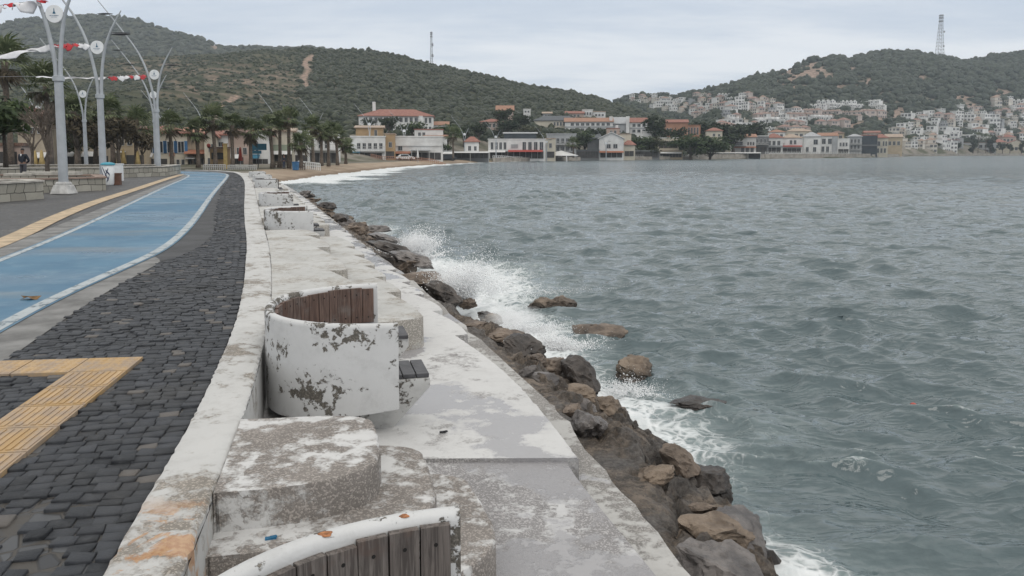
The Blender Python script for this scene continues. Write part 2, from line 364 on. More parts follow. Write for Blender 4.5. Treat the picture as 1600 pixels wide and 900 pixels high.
def bare(px, py, Y, X):
    b = np.zeros(np.shape(px))
    fz = fbm(X, Y, 0.12, 3, 9) * 0.35
    for x, y, rx, ry in BLOB: b = np.maximum(b, np.clip(1.6 - 1.5 * (np.hypot((px - x) / rx, (py - y) / ry) + fz), 0, 1) * (Y > 480))
    for pts, wd in TRACK: b = np.maximum(b, np.clip(1.8 - seg_d(px, py, pts) / wd + fz, 0, 1) * (Y > 200))
    t = np.clip(1 - np.hypot((px - 380) / 190, (py - 128) / 46), 0, 1) * (Y < 640)     # terraced half-bare slope on the left hill
    st_ = np.clip((fbm(X * .45, Y * 1.6, 0.34, 4, 12) - .05) * 2.2, 0, .55)
    b = np.maximum(b, np.clip(t * 1.6, 0, 1) * st_)
    t2 = np.clip(1 - np.hypot((px - 250) / 90, (py - 105) / 26), 0, 1) * (Y < 640); b = np.maximum(b, np.clip(t2 * 1.5, 0, 1) * np.clip((fbm(X * .4, Y * 1.5, 0.36, 4, 15) - .1) * 2.2, 0, .55))
    return b
PYG = py_of(XG, YG, ZG)
BARE = bare(PXG, PYG, YG, XG)
m_ter, nt = newmat('terrain_earth'); v = coords(nt, True)
ab = nd(nt, 'ShaderNodeAttribute', attribute_name='bare').outputs['Fac']; at_ = nd(nt, 'ShaderNodeAttribute', attribute_name='town').outputs['Fac']; asd = nd(nt, 'ShaderNodeAttribute', attribute_name='sand').outputs['Fac']
scrub = mix(nt, ramp(nt, noise(nt, v, 0.09, 8.0, 0.68), 0.36, 0.66), (0.032, 0.041, 0.023), (0.080, 0.080, 0.050))
rocky = mix(nt, ramp(nt, noise(nt, v, 0.30, 9.0, 0.75), 0.40, 0.60), (0.37, 0.265, 0.21), (0.16, 0.125, 0.10))
townc = mix(nt, ramp(nt, noise(nt, v, 0.07, 8.0, 0.65), 0.4, 0.62), (0.22, 0.20, 0.17), (0.075, 0.08, 0.05))
sandc = mix(nt, ramp(nt, noise(nt, v, 0.35, 8.0, 0.6), 0.35, 0.7), (0.30, 0.235, 0.175), (0.40, 0.325, 0.25))
c = mix(nt, at_, scrub, townc); c = mix(nt, ab, c, rocky); c = mix(nt, asd, c, sandc)
pz = nd(nt, 'ShaderNodeSeparateXYZ', {0: v}).outputs[2]
wetb = math_(nt, 'MULTIPLY', asd, ramp(nt, math_(nt, 'ADD', pz, math_(nt, 'MULTIPLY', noise(nt, v, 0.3), 0.3)), -0.72, -0.98))
c = mix(nt, math_(nt, 'MULTIPLY', wetb, 0.62), c, (0.14, 0.10, 0.07))
finish(nt, nd(nt, 'ShaderNodeBsdfPrincipled', {'Base Color': c, 'Roughness': 0.9, 'Specular IOR Level': 0.15, 'Normal': bumpn(nt, noise(nt, v, 0.6, 8.0, 0.7), 0.6, 0.8)}))
TOWN = np.clip(1 - (YG - FOOT(PXG)) / 20, 0, 1); rt = np.clip((PXG - 1000) / 60, 0, 1)
TOWN = np.maximum(TOWN, rt * np.clip(1 - (YG - MID(PXG, 2)) / 60, 0, 1))
SAND = np.clip((PXG - 395) / 20, 0, 1) * np.clip((SHORE(PXG) + np.interp(PXG, [430, 560, 660, 780, 860, 900], [28, 36, 24, 6, 1, 0]) - YG) / 3 + fbm(XG, YG, .3, 2, 5), 0, 1)
vv = np.stack([XG, YG, ZG], -1).reshape(-1, 3)
struct(npmesh('hills_terrain', vv, gridfaces(*YG.shape), m_ter, smooth=True, attrs={'bare': BARE.ravel(), 'town': TOWN.ravel(), 'sand': SAND.ravel()}))

# ------------------------------------------------------------------ the sea
SHL = [tuple(st1(s, 3.35)) for s in np.linspace(-0.0, sY(60), 24)]
SHL = [(0.8, -6.0)] + SHL + [(float((p - 800) / FPX * SHORE(p)), float(SHORE(p))) for p in (440, 460, 500, 560, 610, 660, 720, 780, 850, 950, 1080, 1200, 1300, 1450, 1600, 2300)]
RR = [3.0]
while RR[-1] < 760: RR.append(RR[-1] + max(0.045, RR[-1] * 0.0052))
RR = np.array(RR); AZ = np.linspace(R(-36), R(64), 860)
XW = RR[:, None] * np.sin(AZ)[None]; YW = RR[:, None] * np.cos(AZ)[None]
def shore_d(X, Y):
    d = np.full(X.shape, 1e9)
    for (ax, ay), (bx, by) in zip(SHL[:-1], SHL[1:]):
        vx, vy = bx - ax, by - ay; t = np.clip(((X - ax) * vx + (Y - ay) * vy) / (vx * vx + vy * vy), 0, 1); d = np.minimum(d, np.hypot(X - ax - t * vx, Y - ay - t * vy))
    return d
DSH = shore_d(XW, YW)
cell = np.maximum((RR * 0.0052)[:, None], 0.045)
def wave_bands(N, size, bands, Lp, th0, seed):
    """wind-sea surface (power spectrum, random phases) split into wavelength bands; each band: height, x and y displacement, slope"""
    g_ = np.random.default_rng(seed); k1 = np.fft.fftfreq(N, size / N) * 2 * np.pi; kx, ky = np.meshgrid(k1, k1, indexing='xy'); k = np.hypot(kx, ky); k[0, 0] = 1e9; kp = 2 * np.pi / Lp
    al = (kx * math.cos(th0) + ky * math.sin(th0)) / k; dirn = np.where(al > 0, al ** 5 + .06 * al, 0) + .012
    S = k ** -3.45 * np.exp(-1.25 * (kp / k) ** 2) * dirn * (1 + 1.6 * np.exp(-((k / kp - 1) / .28) ** 2)); h0 = np.sqrt(S) * (g_.standard_normal((N, N)) + 1j * g_.standard_normal((N, N))); h0[0, 0] = 0
    out = []; L = 2 * np.pi / k
    for a, b in bands:
        h = h0 * ((L >= a) & (L < b)); out.append([np.fft.ifft2(q).real for q in (h, -1j * kx / k * h, -1j * ky / k * h, 1j * (kx * math.cos(th0) + ky * math.sin(th0)) * h, k * h)])
    sl = math.sqrt(sum((o[3] ** 2).mean() for o in out)); return [[q / sl for q in o] for o in out]
def samp(T, x, y, size):
    N = T.shape[0]; u = (x / size * N) % N; v_ = (y / size * N) % N; i0 = u.astype(int) % N; j0 = v_.astype(int) % N; fu = u - np.floor(u); fv = v_ - np.floor(v_); i1 = (i0 + 1) % N; j1 = (j0 + 1) % N
    return (T[j0, i0] * (1 - fu) + T[j0, i1] * fu) * (1 - fv) + (T[j1, i0] * (1 - fu) + T[j1, i1] * fu) * fv
BND = [(.22, .45), (.45, .9), (.9, 1.8), (1.8, 3.6), (3.6, 9)]
ZW = np.zeros_like(XW); DX = np.zeros_like(XW); DY = np.zeros_like(XW); JAC = np.zeros_like(XW)
SLOPE, CHOP = 0.54, -0.95
for (sz, sd, wt) in ((53.0, 21, .8), (37.7, 22, .6)):
    rot = .35 if sd == 22 else 0.0; cr, sr = math.cos(rot), math.sin(rot); xr, yr = XW * cr + YW * sr, YW * cr - XW * sr
    for (a, b), T in zip(BND, wave_bands(512, sz, BND, 1.35, R(248) - rot, sd)):
        att = np.clip((math.sqrt(a * b) / cell - 2.0) / 2.5, 0, 1); r_ = int((att[:, 0] > 0).sum())
        if r_ < 2: continue
        a_ = att[:r_] * SLOPE * wt; x_, y_ = xr[:r_], yr[:r_]; dx_, dy_ = samp(T[1], x_, y_, sz), samp(T[2], x_, y_, sz)
        ZW[:r_] += a_ * samp(T[0], x_, y_, sz); DX[:r_] += CHOP * a_ * (dx_ * cr - dy_ * sr); DY[:r_] += CHOP * a_ * (dx_ * sr + dy_ * cr); JAC[:r_] += a_ * samp(T[4], x_, y_, sz)
gust = 1 + .35 * fbm(XW, YW, .035, 3, 91); ZW *= gust; DX *= gust; DY *= gust
lft = np.clip(DSH / 1.2, 0.25, 1)
ZW = ZW * lft + np.exp(-((DSH - 2.2) / 1.0) ** 2) * 0.10 * (fbm(XW, YW, 0.8, 3, 2) + .3)
XS = XW + DX * lft; YS = YW + DY * lft
fn = fbm(XW, YW, 0.55, 4, 33); fn2 = fbm(XW, YW, 1.9, 3, 34)
# foam: broken white water along the rocks (strongest where waves burst 8-22 m away), surf off the beach, a few small caps
act = np.interp(YW, [3, 5, 6.2, 7.5, 9, 14, 22, 40, 80], [.95, .8, .3, .7, 1.0, 1.0, .75, .35, .3])
wid = np.interp(YW, [3, 6, 8, 11, 15, 22, 60], [.6, .6, 1.1, 1.9, 2.4, 1.5, 1.1])
FO = act * np.clip(1.25 - DSH / wid + fn * 0.55, 0, 1.2)
FO = np.maximum(FO, 0.55 * np.clip(1.0 - DSH / (wid * 2.2) + fn * 0.7, 0, 1) * np.clip(act - .1, 0, 1))
bch = np.clip((YW - 66) / 10, 0, 1) * np.clip((20 - XW) / 30, 0, 1)
FO = np.maximum(FO, bch * np.clip(1.5 - DSH / np.interp(YW, [66, 75, 110, 170, 240], [6.5, 5.5, 4.5, 3, 1.5]) + fn * .5, 0, 1.15))
FO = np.maximum(FO, 0.6 * np.clip((YW - 150) / 60, 0, 1) * np.clip(1.1 - DSH / 2.5 + fn * .6, 0, 1))
FO = np.maximum(FO, np.clip((JAC - 0.66) * 1.1, 0, 0.6) * np.clip(fn + .2, 0, 1))
FO = FO + 0.06 * np.clip(1 - DSH / 9, 0, 1)
ZW = ZW + .05 * np.clip(FO - .45, 0, .8) * (fbm(XW, YW, 5.0, 3, 95) + 1.2 * fbm(XW, YW, 11.0, 2, 96)) * (RR[:, None] < 40)
KEEP = np.ones(XW.shape, bool)
_, tt = w2st(XW[:560].ravel(), YW[:560].ravel()); KEEP[:560] = (tt.reshape(560, -1) > 2.3) | (YW[:560] > 72)
ff = gridfaces(*XW.shape); ff = ff[KEEP.ravel()[ff].any(1)]
m_sea, nt = newmat('sea_water'); v = coords(nt, True)
fo = nd(nt, 'ShaderNodeAttribute', attribute_name='foam').outputs['Fac']
wv = nd(nt, 'ShaderNodeMapping', {0: v, 'Scale': (1, 1, .3)}).outputs[0]
dst = nd(nt, 'ShaderNodeVectorMath', {0: wv, 1: nd(nt, 'ShaderNodeVectorMath', {0: nd(nt, 'ShaderNodeTexNoise', {'Vector': wv, 'Scale': 2.2, 'Detail': 4.0}).outputs['Color'], 1: (0.55, .55, .2)}, operation='MULTIPLY').outputs[0]}, operation='ADD').outputs[0]
lace = nd(nt, 'ShaderNodeTexVoronoi', {'Vector': dst, 'Scale': 3.1}, feature='DISTANCE_TO_EDGE').outputs['Distance']
lace2 = nd(nt, 'ShaderNodeTexVoronoi', {'Vector': dst, 'Scale': 9.5}, feature='DISTANCE_TO_EDGE').outputs['Distance']
fnz = noise(nt, dst, 5.0, 8.0, 0.7)
lc = math_(nt, 'ADD', math_(nt, 'MULTIPLY', lace, 1.5), math_(nt, 'MULTIPLY', lace2, 1.8))
thr = math_(nt, 'ADD', math_(nt, 'MULTIPLY', lc, 0.5), math_(nt, 'MULTIPLY', fnz, 1.05))
fm = ramp(nt, math_(nt, 'SUBTRACT', math_(nt, 'MULTIPLY', fo, 1.25), thr), -0.16, 0.34)
sub = ramp(nt, math_(nt, 'SUBTRACT', fo, math_(nt, 'MULTIPLY', fnz, .8)), -0.3, 0.6)       # aerated, milky water under the foam
deep = mix(nt, ramp(nt, noise(nt, v, 0.05, 4.0), .35, .7), (0.074, 0.106, 0.115), (0.100, 0.132, 0.142))
wc = mix(nt, math_(nt, 'MULTIPLY', sub, .75), deep, (0.26, 0.32, 0.32))
col = mix(nt, fm, wc, mix(nt, ramp(nt, fnz, .3, .7), (0.56, 0.60, 0.61), (0.78, 0.80, 0.81)))
b1 = nd(nt, 'ShaderNodeMapping', {0: v, 'Rotation': (0, 0, R(30)), 'Scale': (1.0, 1.7, 1)}).outputs[0]
hb = math_(nt, 'ADD', noise(nt, b1, 2.6, 5.0, 0.55, .3), math_(nt, 'MULTIPLY', noise(nt, b1, 0.55, 3.0, .5), 2.2))
b3 = nd(nt, 'ShaderNodeMapping', {0: v, 'Rotation': (0, 0, R(22)), 'Scale': (0.55, 1.5, 1)}).outputs[0]
def ridged(sc, det): return math_(nt, 'POWER', math_(nt, 'SUBTRACT', 1.0, math_(nt, 'ABSOLUTE', math_(nt, 'MULTIPLY', math_(nt, 'SUBTRACT', noise(nt, b3, sc, det, .5, .6), .5), 3.2)), True), 2.5)
hb = math_(nt, 'ADD', hb, math_(nt, 'ADD', math_(nt, 'MULTIPLY', ridged(1.25, 3.0), .85), math_(nt, 'MULTIPLY', ridged(3.4, 2.0), .32)))
cd = nd(nt, 'ShaderNodeVectorMath', {0: v}, operation='LENGTH').outputs['Value']
hb = math_(nt, 'ADD', hb, math_(nt, 'MULTIPLY', ramp(nt, cd, 50.0, 180.0), math_(nt, 'MULTIPLY', noise(nt, b3, .30, 4.0, .62), 7.0)))
bs = math_(nt, 'ADD', 0.24, math_(nt, 'MULTIPLY', ramp(nt, cd, 15.0, 160.0), 0.24))
bnode = nd(nt, 'ShaderNodeBump', {'Height': hb, 'Strength': bs, 'Distance': 0.20})
b2 = nd(nt, 'ShaderNodeBump', {'Height': fm, 'Strength': 0.5, 'Distance': 0.03, 'Normal': bnode.outputs[0]})
finish(nt, nd(nt, 'ShaderNodeBsdfPrincipled', {'Base Color': col, 'Roughness': math_(nt, 'ADD', math_(nt, 'ADD', 0.05, math_(nt, 'MULTIPLY', ramp(nt, cd, 18.0, 220.0), 0.15)), math_(nt, 'MULTIPLY', fm, 0.6)), 'IOR': 1.33, 'Specular IOR Level': 0.72, 'Normal': b2.outputs[0]}))
struct(npmesh('sea', np.stack([XS, YS, SEA + ZW], -1).reshape(-1, 3), ff, m_sea, smooth=True, attrs={'foam': FO.ravel()}))
# ------------------------------------------------------------------ promenade: sheets, setts, cycle lane, tactile paving
def inpoly(X, Y, poly):
    X = np.asarray(X); Y = np.asarray(Y); r = np.zeros(X.shape, bool); n = len(poly)
    for i in range(n):
        x0, y0 = poly[i]; x1, y1 = poly[(i + 1) % n]
        if y0 == y1: continue
        r ^= ((y0 > Y) != (y1 > Y)) & (X < (x1 - x0) * (Y - y0) / (y1 - y0) + x0)
    return r
def offset(p, d):                                         # parallel line, d to the right of travel
    t = np.gradient(p, axis=0); t /= np.hypot(t[:, 0], t[:, 1])[:, None]; d = np.broadcast_to(d, (len(p),))
    return np.stack([p[:, 0] + d * t[:, 1], p[:, 1] - d * t[:, 0]], -1)
def ribbon(name, L, Rr, z, mats, kind=True, zL=None):
    n = len(L); v = np.concatenate([np.c_[L, np.full(n, z)], np.c_[Rr, np.full(n, z)]]); f = [(i, n + i, n + i + 1, i + 1) for i in range(n - 1)]
    o = npmesh(name, v, f, mats); return struct(o) if kind else o
def resample(p, n):
    p = np.asarray(p, float); s = np.concatenate([[0], np.cumsum(np.hypot(*np.diff(p, axis=0).T))]); q = np.linspace(0, s[-1], n); return np.stack([np.interp(q, s, p[:, 0]), np.interp(q, s, p[:, 1])], -1)
LANE_R = resample(smooth_poly([(-3.0, .5), (-3.9, 4.5), (-4.54, 6.98), (-4.93, 8.7), (-5.27, 10.87), (-5.62, 13.03), (-6.64, 16.5), (-8.29, 21.5), (-11.3, 30.4), (-17.2, 48.5), (-20.6, 58.5), (-24.5, 64.5), (-33, 68), (-50, 70)]), 260)
LANE_L = resample(smooth_poly([(-5.0, .5), (-6.2, 6), (-7.0, 9.5), (-7.74, 12), (-8.31, 13.95), (-9.52, 17.7), (-11.9, 24.7), (-16.4, 37.9), (-20.0, 49), (-22.6, 56), (-26.5, 60.5), (-34, 63.5), (-50, 65)]), 260)
YS_OUT = resample(smooth_poly([(-6.8, 6), (-7.9, 10), (-9.4, 14.6), (-11.0, 18.5), (-13.28, 24.7), (-16.06, 33.5), (-20.1, 45.7), (-23.5, 56.5)]), 160)
# materials
m_sett, nt = newmat('basalt_sett'); v = coords(nt, True)
ri = nd(nt, 'ShaderNodeNewGeometry').outputs['Random Per Island']
c = mix(nt, ri, (0.0135, 0.016, 0.0205), (0.051, 0.056, 0.066)); c = mix(nt, ramp(nt, noise(nt, v, 14, 6, .65), .45, .8), c, (0.058, 0.061, 0.065))
c = mix(nt, math_(nt, 'MULTIPLY', ramp(nt, noise(nt, v, 0.7, 4, .6), .5, .72), .35), c, (0.075, 0.072, 0.068))
c = mix(nt, math_(nt, 'MULTIPLY', math_(nt, 'GREATER_THAN', ri, 0.972), .6), c, (0.17, 0.15, 0.13))
finish(nt, nd(nt, 'ShaderNodeBsdfPrincipled', {'Base Color': c, 'Roughness': 0.58, 'Specular IOR Level': 0.34, 'Normal': bumpn(nt, noise(nt, v, 42, 8, .75), .9, .012)}))
m_pave, nt = newmat('sett_paving_far'); v = coords(nt, True)
vv_ = nd(nt, 'ShaderNodeMapping', {0: v, 'Rotation': (0, 0, R(-20))}).outputs[0]
vo = nd(nt, 'ShaderNodeTexVoronoi', {'Vector': vv_, 'Scale': 8.5, 'Randomness': .7}); ve = nd(nt, 'ShaderNodeTexVoronoi', {'Vector': vv_, 'Scale': 8.5, 'Randomness': .7}, feature='DISTANCE_TO_EDGE').outputs[0]
jm = ramp(nt, ve, .02, .09); c = mix(nt, nd(nt, 'ShaderNodeSeparateColor', {0: vo.outputs['Color']}).outputs[0], (0.030, 0.032, 0.036), (0.070, 0.074, 0.080))
c = mix(nt, ramp(nt, noise(nt, v, .6, 8, .75), .50, .66), c, (0.115, 0.11, 0.105)); c = mix(nt, ramp(nt, noise(nt, v, .35, 7, .7), .56, .70), c, (0.03, 0.031, 0.033)); c = mix(nt, jm, (0.05, 0.045, 0.039), c)
finish(nt, nd(nt, 'ShaderNodeBsdfPrincipled', {'Base Color': c, 'Roughness': .6, 'Normal': bumpn(nt, jm, .8, .012)}))
m_lane, nt = newmat('blue_lane_paint'); v = coords(nt, True)
c = mix(nt, ramp(nt, noise(nt, v, .45, 7, .62), .32, .68), (0.032, 0.116, 0.205), (0.070, 0.178, 0.275)); c = mix(nt, math_(nt, 'MULTIPLY', ramp(nt, noise(nt, v, 2.2, 10, .76), .50, .66), .6), c, (0.135, 0.235, 0.31))
dk = ramp(nt, noise(nt, nd(nt, 'ShaderNodeMapping', {0: v, 'Scale': (.5, 1.5, 1)}).outputs[0], .42, 4, .55), .55, .68); c = mix(nt, math_(nt, 'MULTIPLY', dk, .6), c, (0.13, 0.16, 0.18))
wt = ramp(nt, noise(nt, nd(nt, 'ShaderNodeMapping', {0: v, 'Scale': (.6, .9, 1), 'Location': (4, 2, 0)}).outputs[0], .35, 5, .6), .45, .62)
finish(nt, nd(nt, 'ShaderNodeBsdfPrincipled', {'Base Color': c, 'Roughness': math_(nt, 'SUBTRACT', .62, math_(nt, 'MULTIPLY', wt, .36)), 'Normal': bumpn(nt, noise(nt, v, 60, 4, .6), .25, .004)}))
m_line = peeling('lane_line_paint', (0.40, 0.44, 0.46), (0.16, 0.20, 0.23), cover=.62, scale=4, dirt=.5)
m_marg = plain('concrete_margin', (0.175, 0.175, 0.172), .85, .35, 2.2, .5, 60, world=True)
m_asph = plain('asphalt', (0.052, 0.054, 0.058), .8, .3, 1.5, .6, 90, world=True)
m_tact, nt = newmat('tactile_tile'); v = coords(nt, True); ri = nd(nt, 'ShaderNodeNewGeometry').outputs['Random Per Island']
c = mix(nt, ri, (0.39, 0.255, 0.115), (0.46, 0.325, 0.185)); c = mix(nt, math_(nt, 'MULTIPLY', ramp(nt, noise(nt, nd(nt, 'ShaderNodeMapping', {0: v, 'Rotation': (0, 0, R(-8)), 'Scale': (1.6, .8, 1)}).outputs[0], 4.5, 9, .72), .42, .60), .85), c, (0.31, 0.245, 0.19)); c = mix(nt, ramp(nt, noise(nt, v, 22, 5, .6), .6, .8), c, (0.24, 0.17, 0.11))
finish(nt, nd(nt, 'ShaderNodeBsdfPrincipled', {'Base Color': c, 'Roughness': .72, 'Normal': bumpn(nt, noise(nt, v, 80, 4, .6), .3, .004)}))
m_tactfar = plain('tactile_tile_far', (0.42, 0.325, 0.215), .75, .3, 3.0, .3, 20, world=True)

bm_poly = [(-.55, -1.5), (-.62, 0)] + [tuple(q) for q in KP[1:]] + [(-60, 74.5), (-60, -1.5)]
o = MB().add([(x, y, -.010) for x, y in bm_poly], [tuple(range(len(bm_poly)))]).build('promenade_pavement', m_pave); struct(o)
ribbon('cycle_lane', LANE_L, LANE_R, .004, m_lane)
ribbon('lane_line', offset(LANE_R, -.17), offset(LANE_R, -.03), .008, m_line); ribbon('lane_line', offset(LANE_L, .05), offset(LANE_L, .16), .008, m_line)
wy = np.interp(LANE_R[:, 1], [0, 4, 8, 11.6, 12.2], [.42, .42, .36, .26, 0.0])
k = LANE_R[:, 1] < 12.3; ribbon('concrete_margin', LANE_R[k], offset(LANE_R, wy)[k], -.002, m_marg)
wa = np.interp(LANE_R[:, 1], [10.2, 12.5, 15, 20, 26, 33, 40], [0, .42, .52, .32, .22, .15, .1]); ka = (LANE_R[:, 1] > 10.2) & (LANE_R[:, 1] < 56)
ribbon('asphalt_patch', LANE_R[ka], offset(LANE_R, wa)[ka], -.004, m_asph)
ribbon('concrete_margin', offset(LANE_L, -np.interp(LANE_L[:, 1], [0, 14, 20, 60], [.5, .5, .45, .3])), LANE_L, -.002, m_marg)
ribbon('tactile_strip', YS_OUT, offset(YS_OUT, .42), .006, m_tactfar)

# near tactile paving: an L of raised ribbed tiles
e1 = Vector((-.146, .989, 0)).normalized(); e2 = Vector((-.989, -.12, 0)).normalized(); CN = Vector((-2.80, 5.70, 0))      # right near corner of the corner tile
TILE = []
def tactile():
    mb = MB()
    def tile(o, a, b, kind):
        mb.add([o + a * x + b * y + Vector((0, 0, z)) for z in (-.02, .017) for x, y in ((.006, .004), (.394, .004), (.394, .396), (.006, .396))],
               [(4, 5, 6, 7), (0, 1, 5, 4), (1, 2, 6, 5), (2, 3, 7, 6), (3, 0, 4, 7)])
        if kind == 'rib':
            for i in range(9):
                y0 = .018 + i * .0415
                q = [(.03, y0), (.37, y0), (.37, y0 + .024), (.03, y0 + .024)]
                mb.add([o + a * x + b * y + Vector((0, 0, z)) for z in (.0172, .0225) for x, y in q], [(4, 5, 6, 7), (0, 1, 5, 4), (1, 2, 6, 5), (2, 3, 7, 6), (3, 0, 4, 7)])
        else:
            for i in range(7):
                for j in range(7):
                    x0, y0 = .035 + i * .055, .035 + j * .055
                    mb.add([o + a * (x0 + dx * k) + b * (y0 + dy * k) + Vector((0, 0, z)) for z, k in ((.0172, 1), (.022, .55)) for dx, dy in ((-.017, -.017), (.017, -.017), (.017, .017), (-.017, .017))], [(4, 5, 6, 7), (0, 1, 5, 4), (1, 2, 6, 5), (2, 3, 7, 6), (3, 0, 4, 7)])
    tile(CN, e1, e2, 'dot')
    for i in range(1, 13): tile(CN - e1 * .4 * i, e1, e2, 'rib')
    for i in range(1, 5): tile(CN + e2 * .4 * i + e1 * 0.0, e2, e1, 'dot')
    return struct(mb.build('tactile_paving', m_tact))
tactile()
def w2(v): return (v.x, v.y)
T_A = [w2(CN + e1 * .41 - e2 * .012), w2(CN + e1 * .41 + e2 * .41), w2(CN - e1 * 5 + e2 * .412), w2(CN - e1 * 5 - e2 * .012)]
T_B = [w2(CN + e1 * .41 + e2 * .4), w2(CN + e1 * .41 + e2 * 2.0), w2(CN + e2 * 2.0 - e1 * .01), w2(CN + e2 * .4 - e1 * .01)]
# setts, laid in rows across the pavement (stones of the surface, one mesh)
KERBW = lambda s: np.interp(s, [0, 7, 12, 25], [.285, .29, .35, .40])
lane_poly = [tuple(q) for q in offset(LANE_R, np.maximum(wy, np.where(ka, wa, 0)) + .015)] + [tuple(q) for q in LANE_L[::-1]]
SV = []; SF = []; nv = 0
s_ = .8; rng = np.random.default_rng(5); cen = []; dim = []
while s_ < KS[-1] - 24:
    near = s_ < 26; h = rng.uniform(.077, .094) * (1 if near else 1.7); t_ = -float(KERBW(s_)) - .008
    lim = -6.0 if s_ < 40 else -3
    wob = rng.uniform(-.01, .01)
    while t_ > lim:
        w_ = rng.uniform(.074, .116) * (1 if near else 1.7)
        cen.append((s_ + h / 2, t_ - w_ / 2)); dim.append((h, w_)); t_ -= w_ + rng.uniform(.002, .007)
    s_ += h + rng.uniform(.002, .006)
cen = np.array(cen); dim = np.array(dim)
cen[:, 0] += 0.03 * np.sin(cen[:, 1] * 3.1 + cen[:, 0] * .9) * (cen[:, 0] < 40)
pw = st(cen[:, 0], cen[:, 1])
far_ok = (pw[:, 0] > -30)
ok = ~inpoly(pw[:, 0], pw[:, 1], lane_poly) & ~inpoly(pw[:, 0], pw[:, 1], T_A) & ~inpoly(pw[:, 0], pw[:, 1], T_B) & far_ok & (pw[:, 1] < 61)
dl = np.hypot(pw[:, None, 0] - LANE_R[None, ::3, 0], pw[:, None, 1] - LANE_R[None, ::3, 1]); kk = dl.argmin(1) * 3
tg = np.gradient(LANE_R, axis=0)[kk]; side = (pw[:, 0] - LANE_R[kk, 0]) * tg[:, 1] - (pw[:, 1] - LANE_R[kk, 1]) * tg[:, 0]
ok &= side > 0
lost = np.hypot((pw[:, 0] + 2.12) / .30, (pw[:, 1] - 3.05) / .42) < 1 + .3 * rng.standard_normal(len(pw))
ok &= ~(lost & (rng.random(len(pw)) < .55))
for (cs, ct), (h, w_) in zip(cen[ok], dim[ok]):
    tz = rng.normal(0, .0038); tl = rng.normal(0, .026, 2); j = rng.normal(0, .0055, (4, 2)); q = []
    a_ = rng.normal(0, .035)
    for (k1, k2), (j1, j2) in zip(((-.5, -.5), (.5, -.5), (.5, .5), (-.5, .5)), j):
        x, y = h * k1 + j1, w_ * k2 + j2; q.append((x - a_ * y, y + a_ * x))
    for ins, z in ((1.0, -.035), (1.0, -.002), (.955, .003)):
        for x, y in q: SV.append((cs + x * ins, ct + y * ins, z + tz + tl[0] * x + tl[1] * y))
    b = nv; nv += 12
    SF += [(b + 8, b + 9, b + 10, b + 11)] + [(b + l * 4 + i, b + l * 4 + (i + 1) % 4, b + l * 4 + 4 + (i + 1) % 4, b + l * 4 + 4 + i) for l in (0, 1) for i in range(4)]
SV = np.array(SV); xy = st(SV[:, 0], SV[:, 1])
so = npmesh('paving_setts', np.c_[xy, SV[:, 2]], np.array(SF)[:, ::-1], m_sett); struct(so)
bmm = bmesh.new(); bmm.from_mesh(so.data); bmesh.ops.recalc_face_normals(bmm, faces=bmm.faces); bmm.to_mesh(so.data); bmm.free()

# ------------------------------------------------------------------ kerb, terraces and walkway
m_kerb = peeling('kerb_paint', (0.50, 0.50, 0.49), (0.25, 0.228, 0.20), cover=.63, edge=.05, scale=1.5, dirt=.5, rust=((-1.40, 2.80, 0), .85), side_cover=.75)
m_terr = peeling('terrace_paint', (0.47, 0.47, 0.455), (0.33, 0.31, 0.28), cover=.60, scale=1.7, dirt=.7, side_cover=.28, edge=.07)
m_terrT = peeling('terrace_block_paint', (0.55, 0.55, 0.545), (0.225, 0.205, 0.188), cover=.45, edge=.045, scale=1.9, dirt=.45, side_cover=.36)
m_walk = peeling('walkway_paint', (0.55, 0.55, 0.545), (0.30, 0.292, 0.288), cover=.72, edge=.05, scale=1.3, dirt=.45, wet=.5, side_cover=.4)
m_slab = peeling('bare_slab', (0.50, 0.50, 0.50), (0.27, 0.262, 0.262), cover=.40, scale=1.6, dirt=.4, wet=.8, side_cover=.3)
m_ledge = peeling('ledge_concrete', (0.43, 0.425, 0.41), (0.25, 0.24, 0.228), cover=.48, scale=1.6, dirt=.6, wet=.25)
ss = np.concatenate([np.arange(0, 14, .05), np.arange(14, 34, .15), np.arange(34, KS[-1] - 22, .4)])
er = np.random.default_rng(9).normal(0, .006, len(ss))
rings = []
for i, s_ in enumerate(ss):
    kw = float(KERBW(s_)); zt = .028 + .003 * math.sin(s_ * 2.3); q = []
    for t, z in ((-kw, -.06), (-kw + er[i] * .5, zt - .008), (-kw + .02, zt), (-.11, zt + .004), (-.022, zt), (-.004 + er[i] * .6, zt - .016), (0, -.2), (0, -.54)):
        x, y = st1(s_, t); q.append((x, y, z))
    rings.append(q)
MB().loft(rings, close=True).build('kerb_wall', m_kerb, smooth=True, angle=R(40))
tag(bpy.data.objects['kerb_wall'], 'low white painted kerb wall with peeling paint between black setts and terraces', 'kerb')

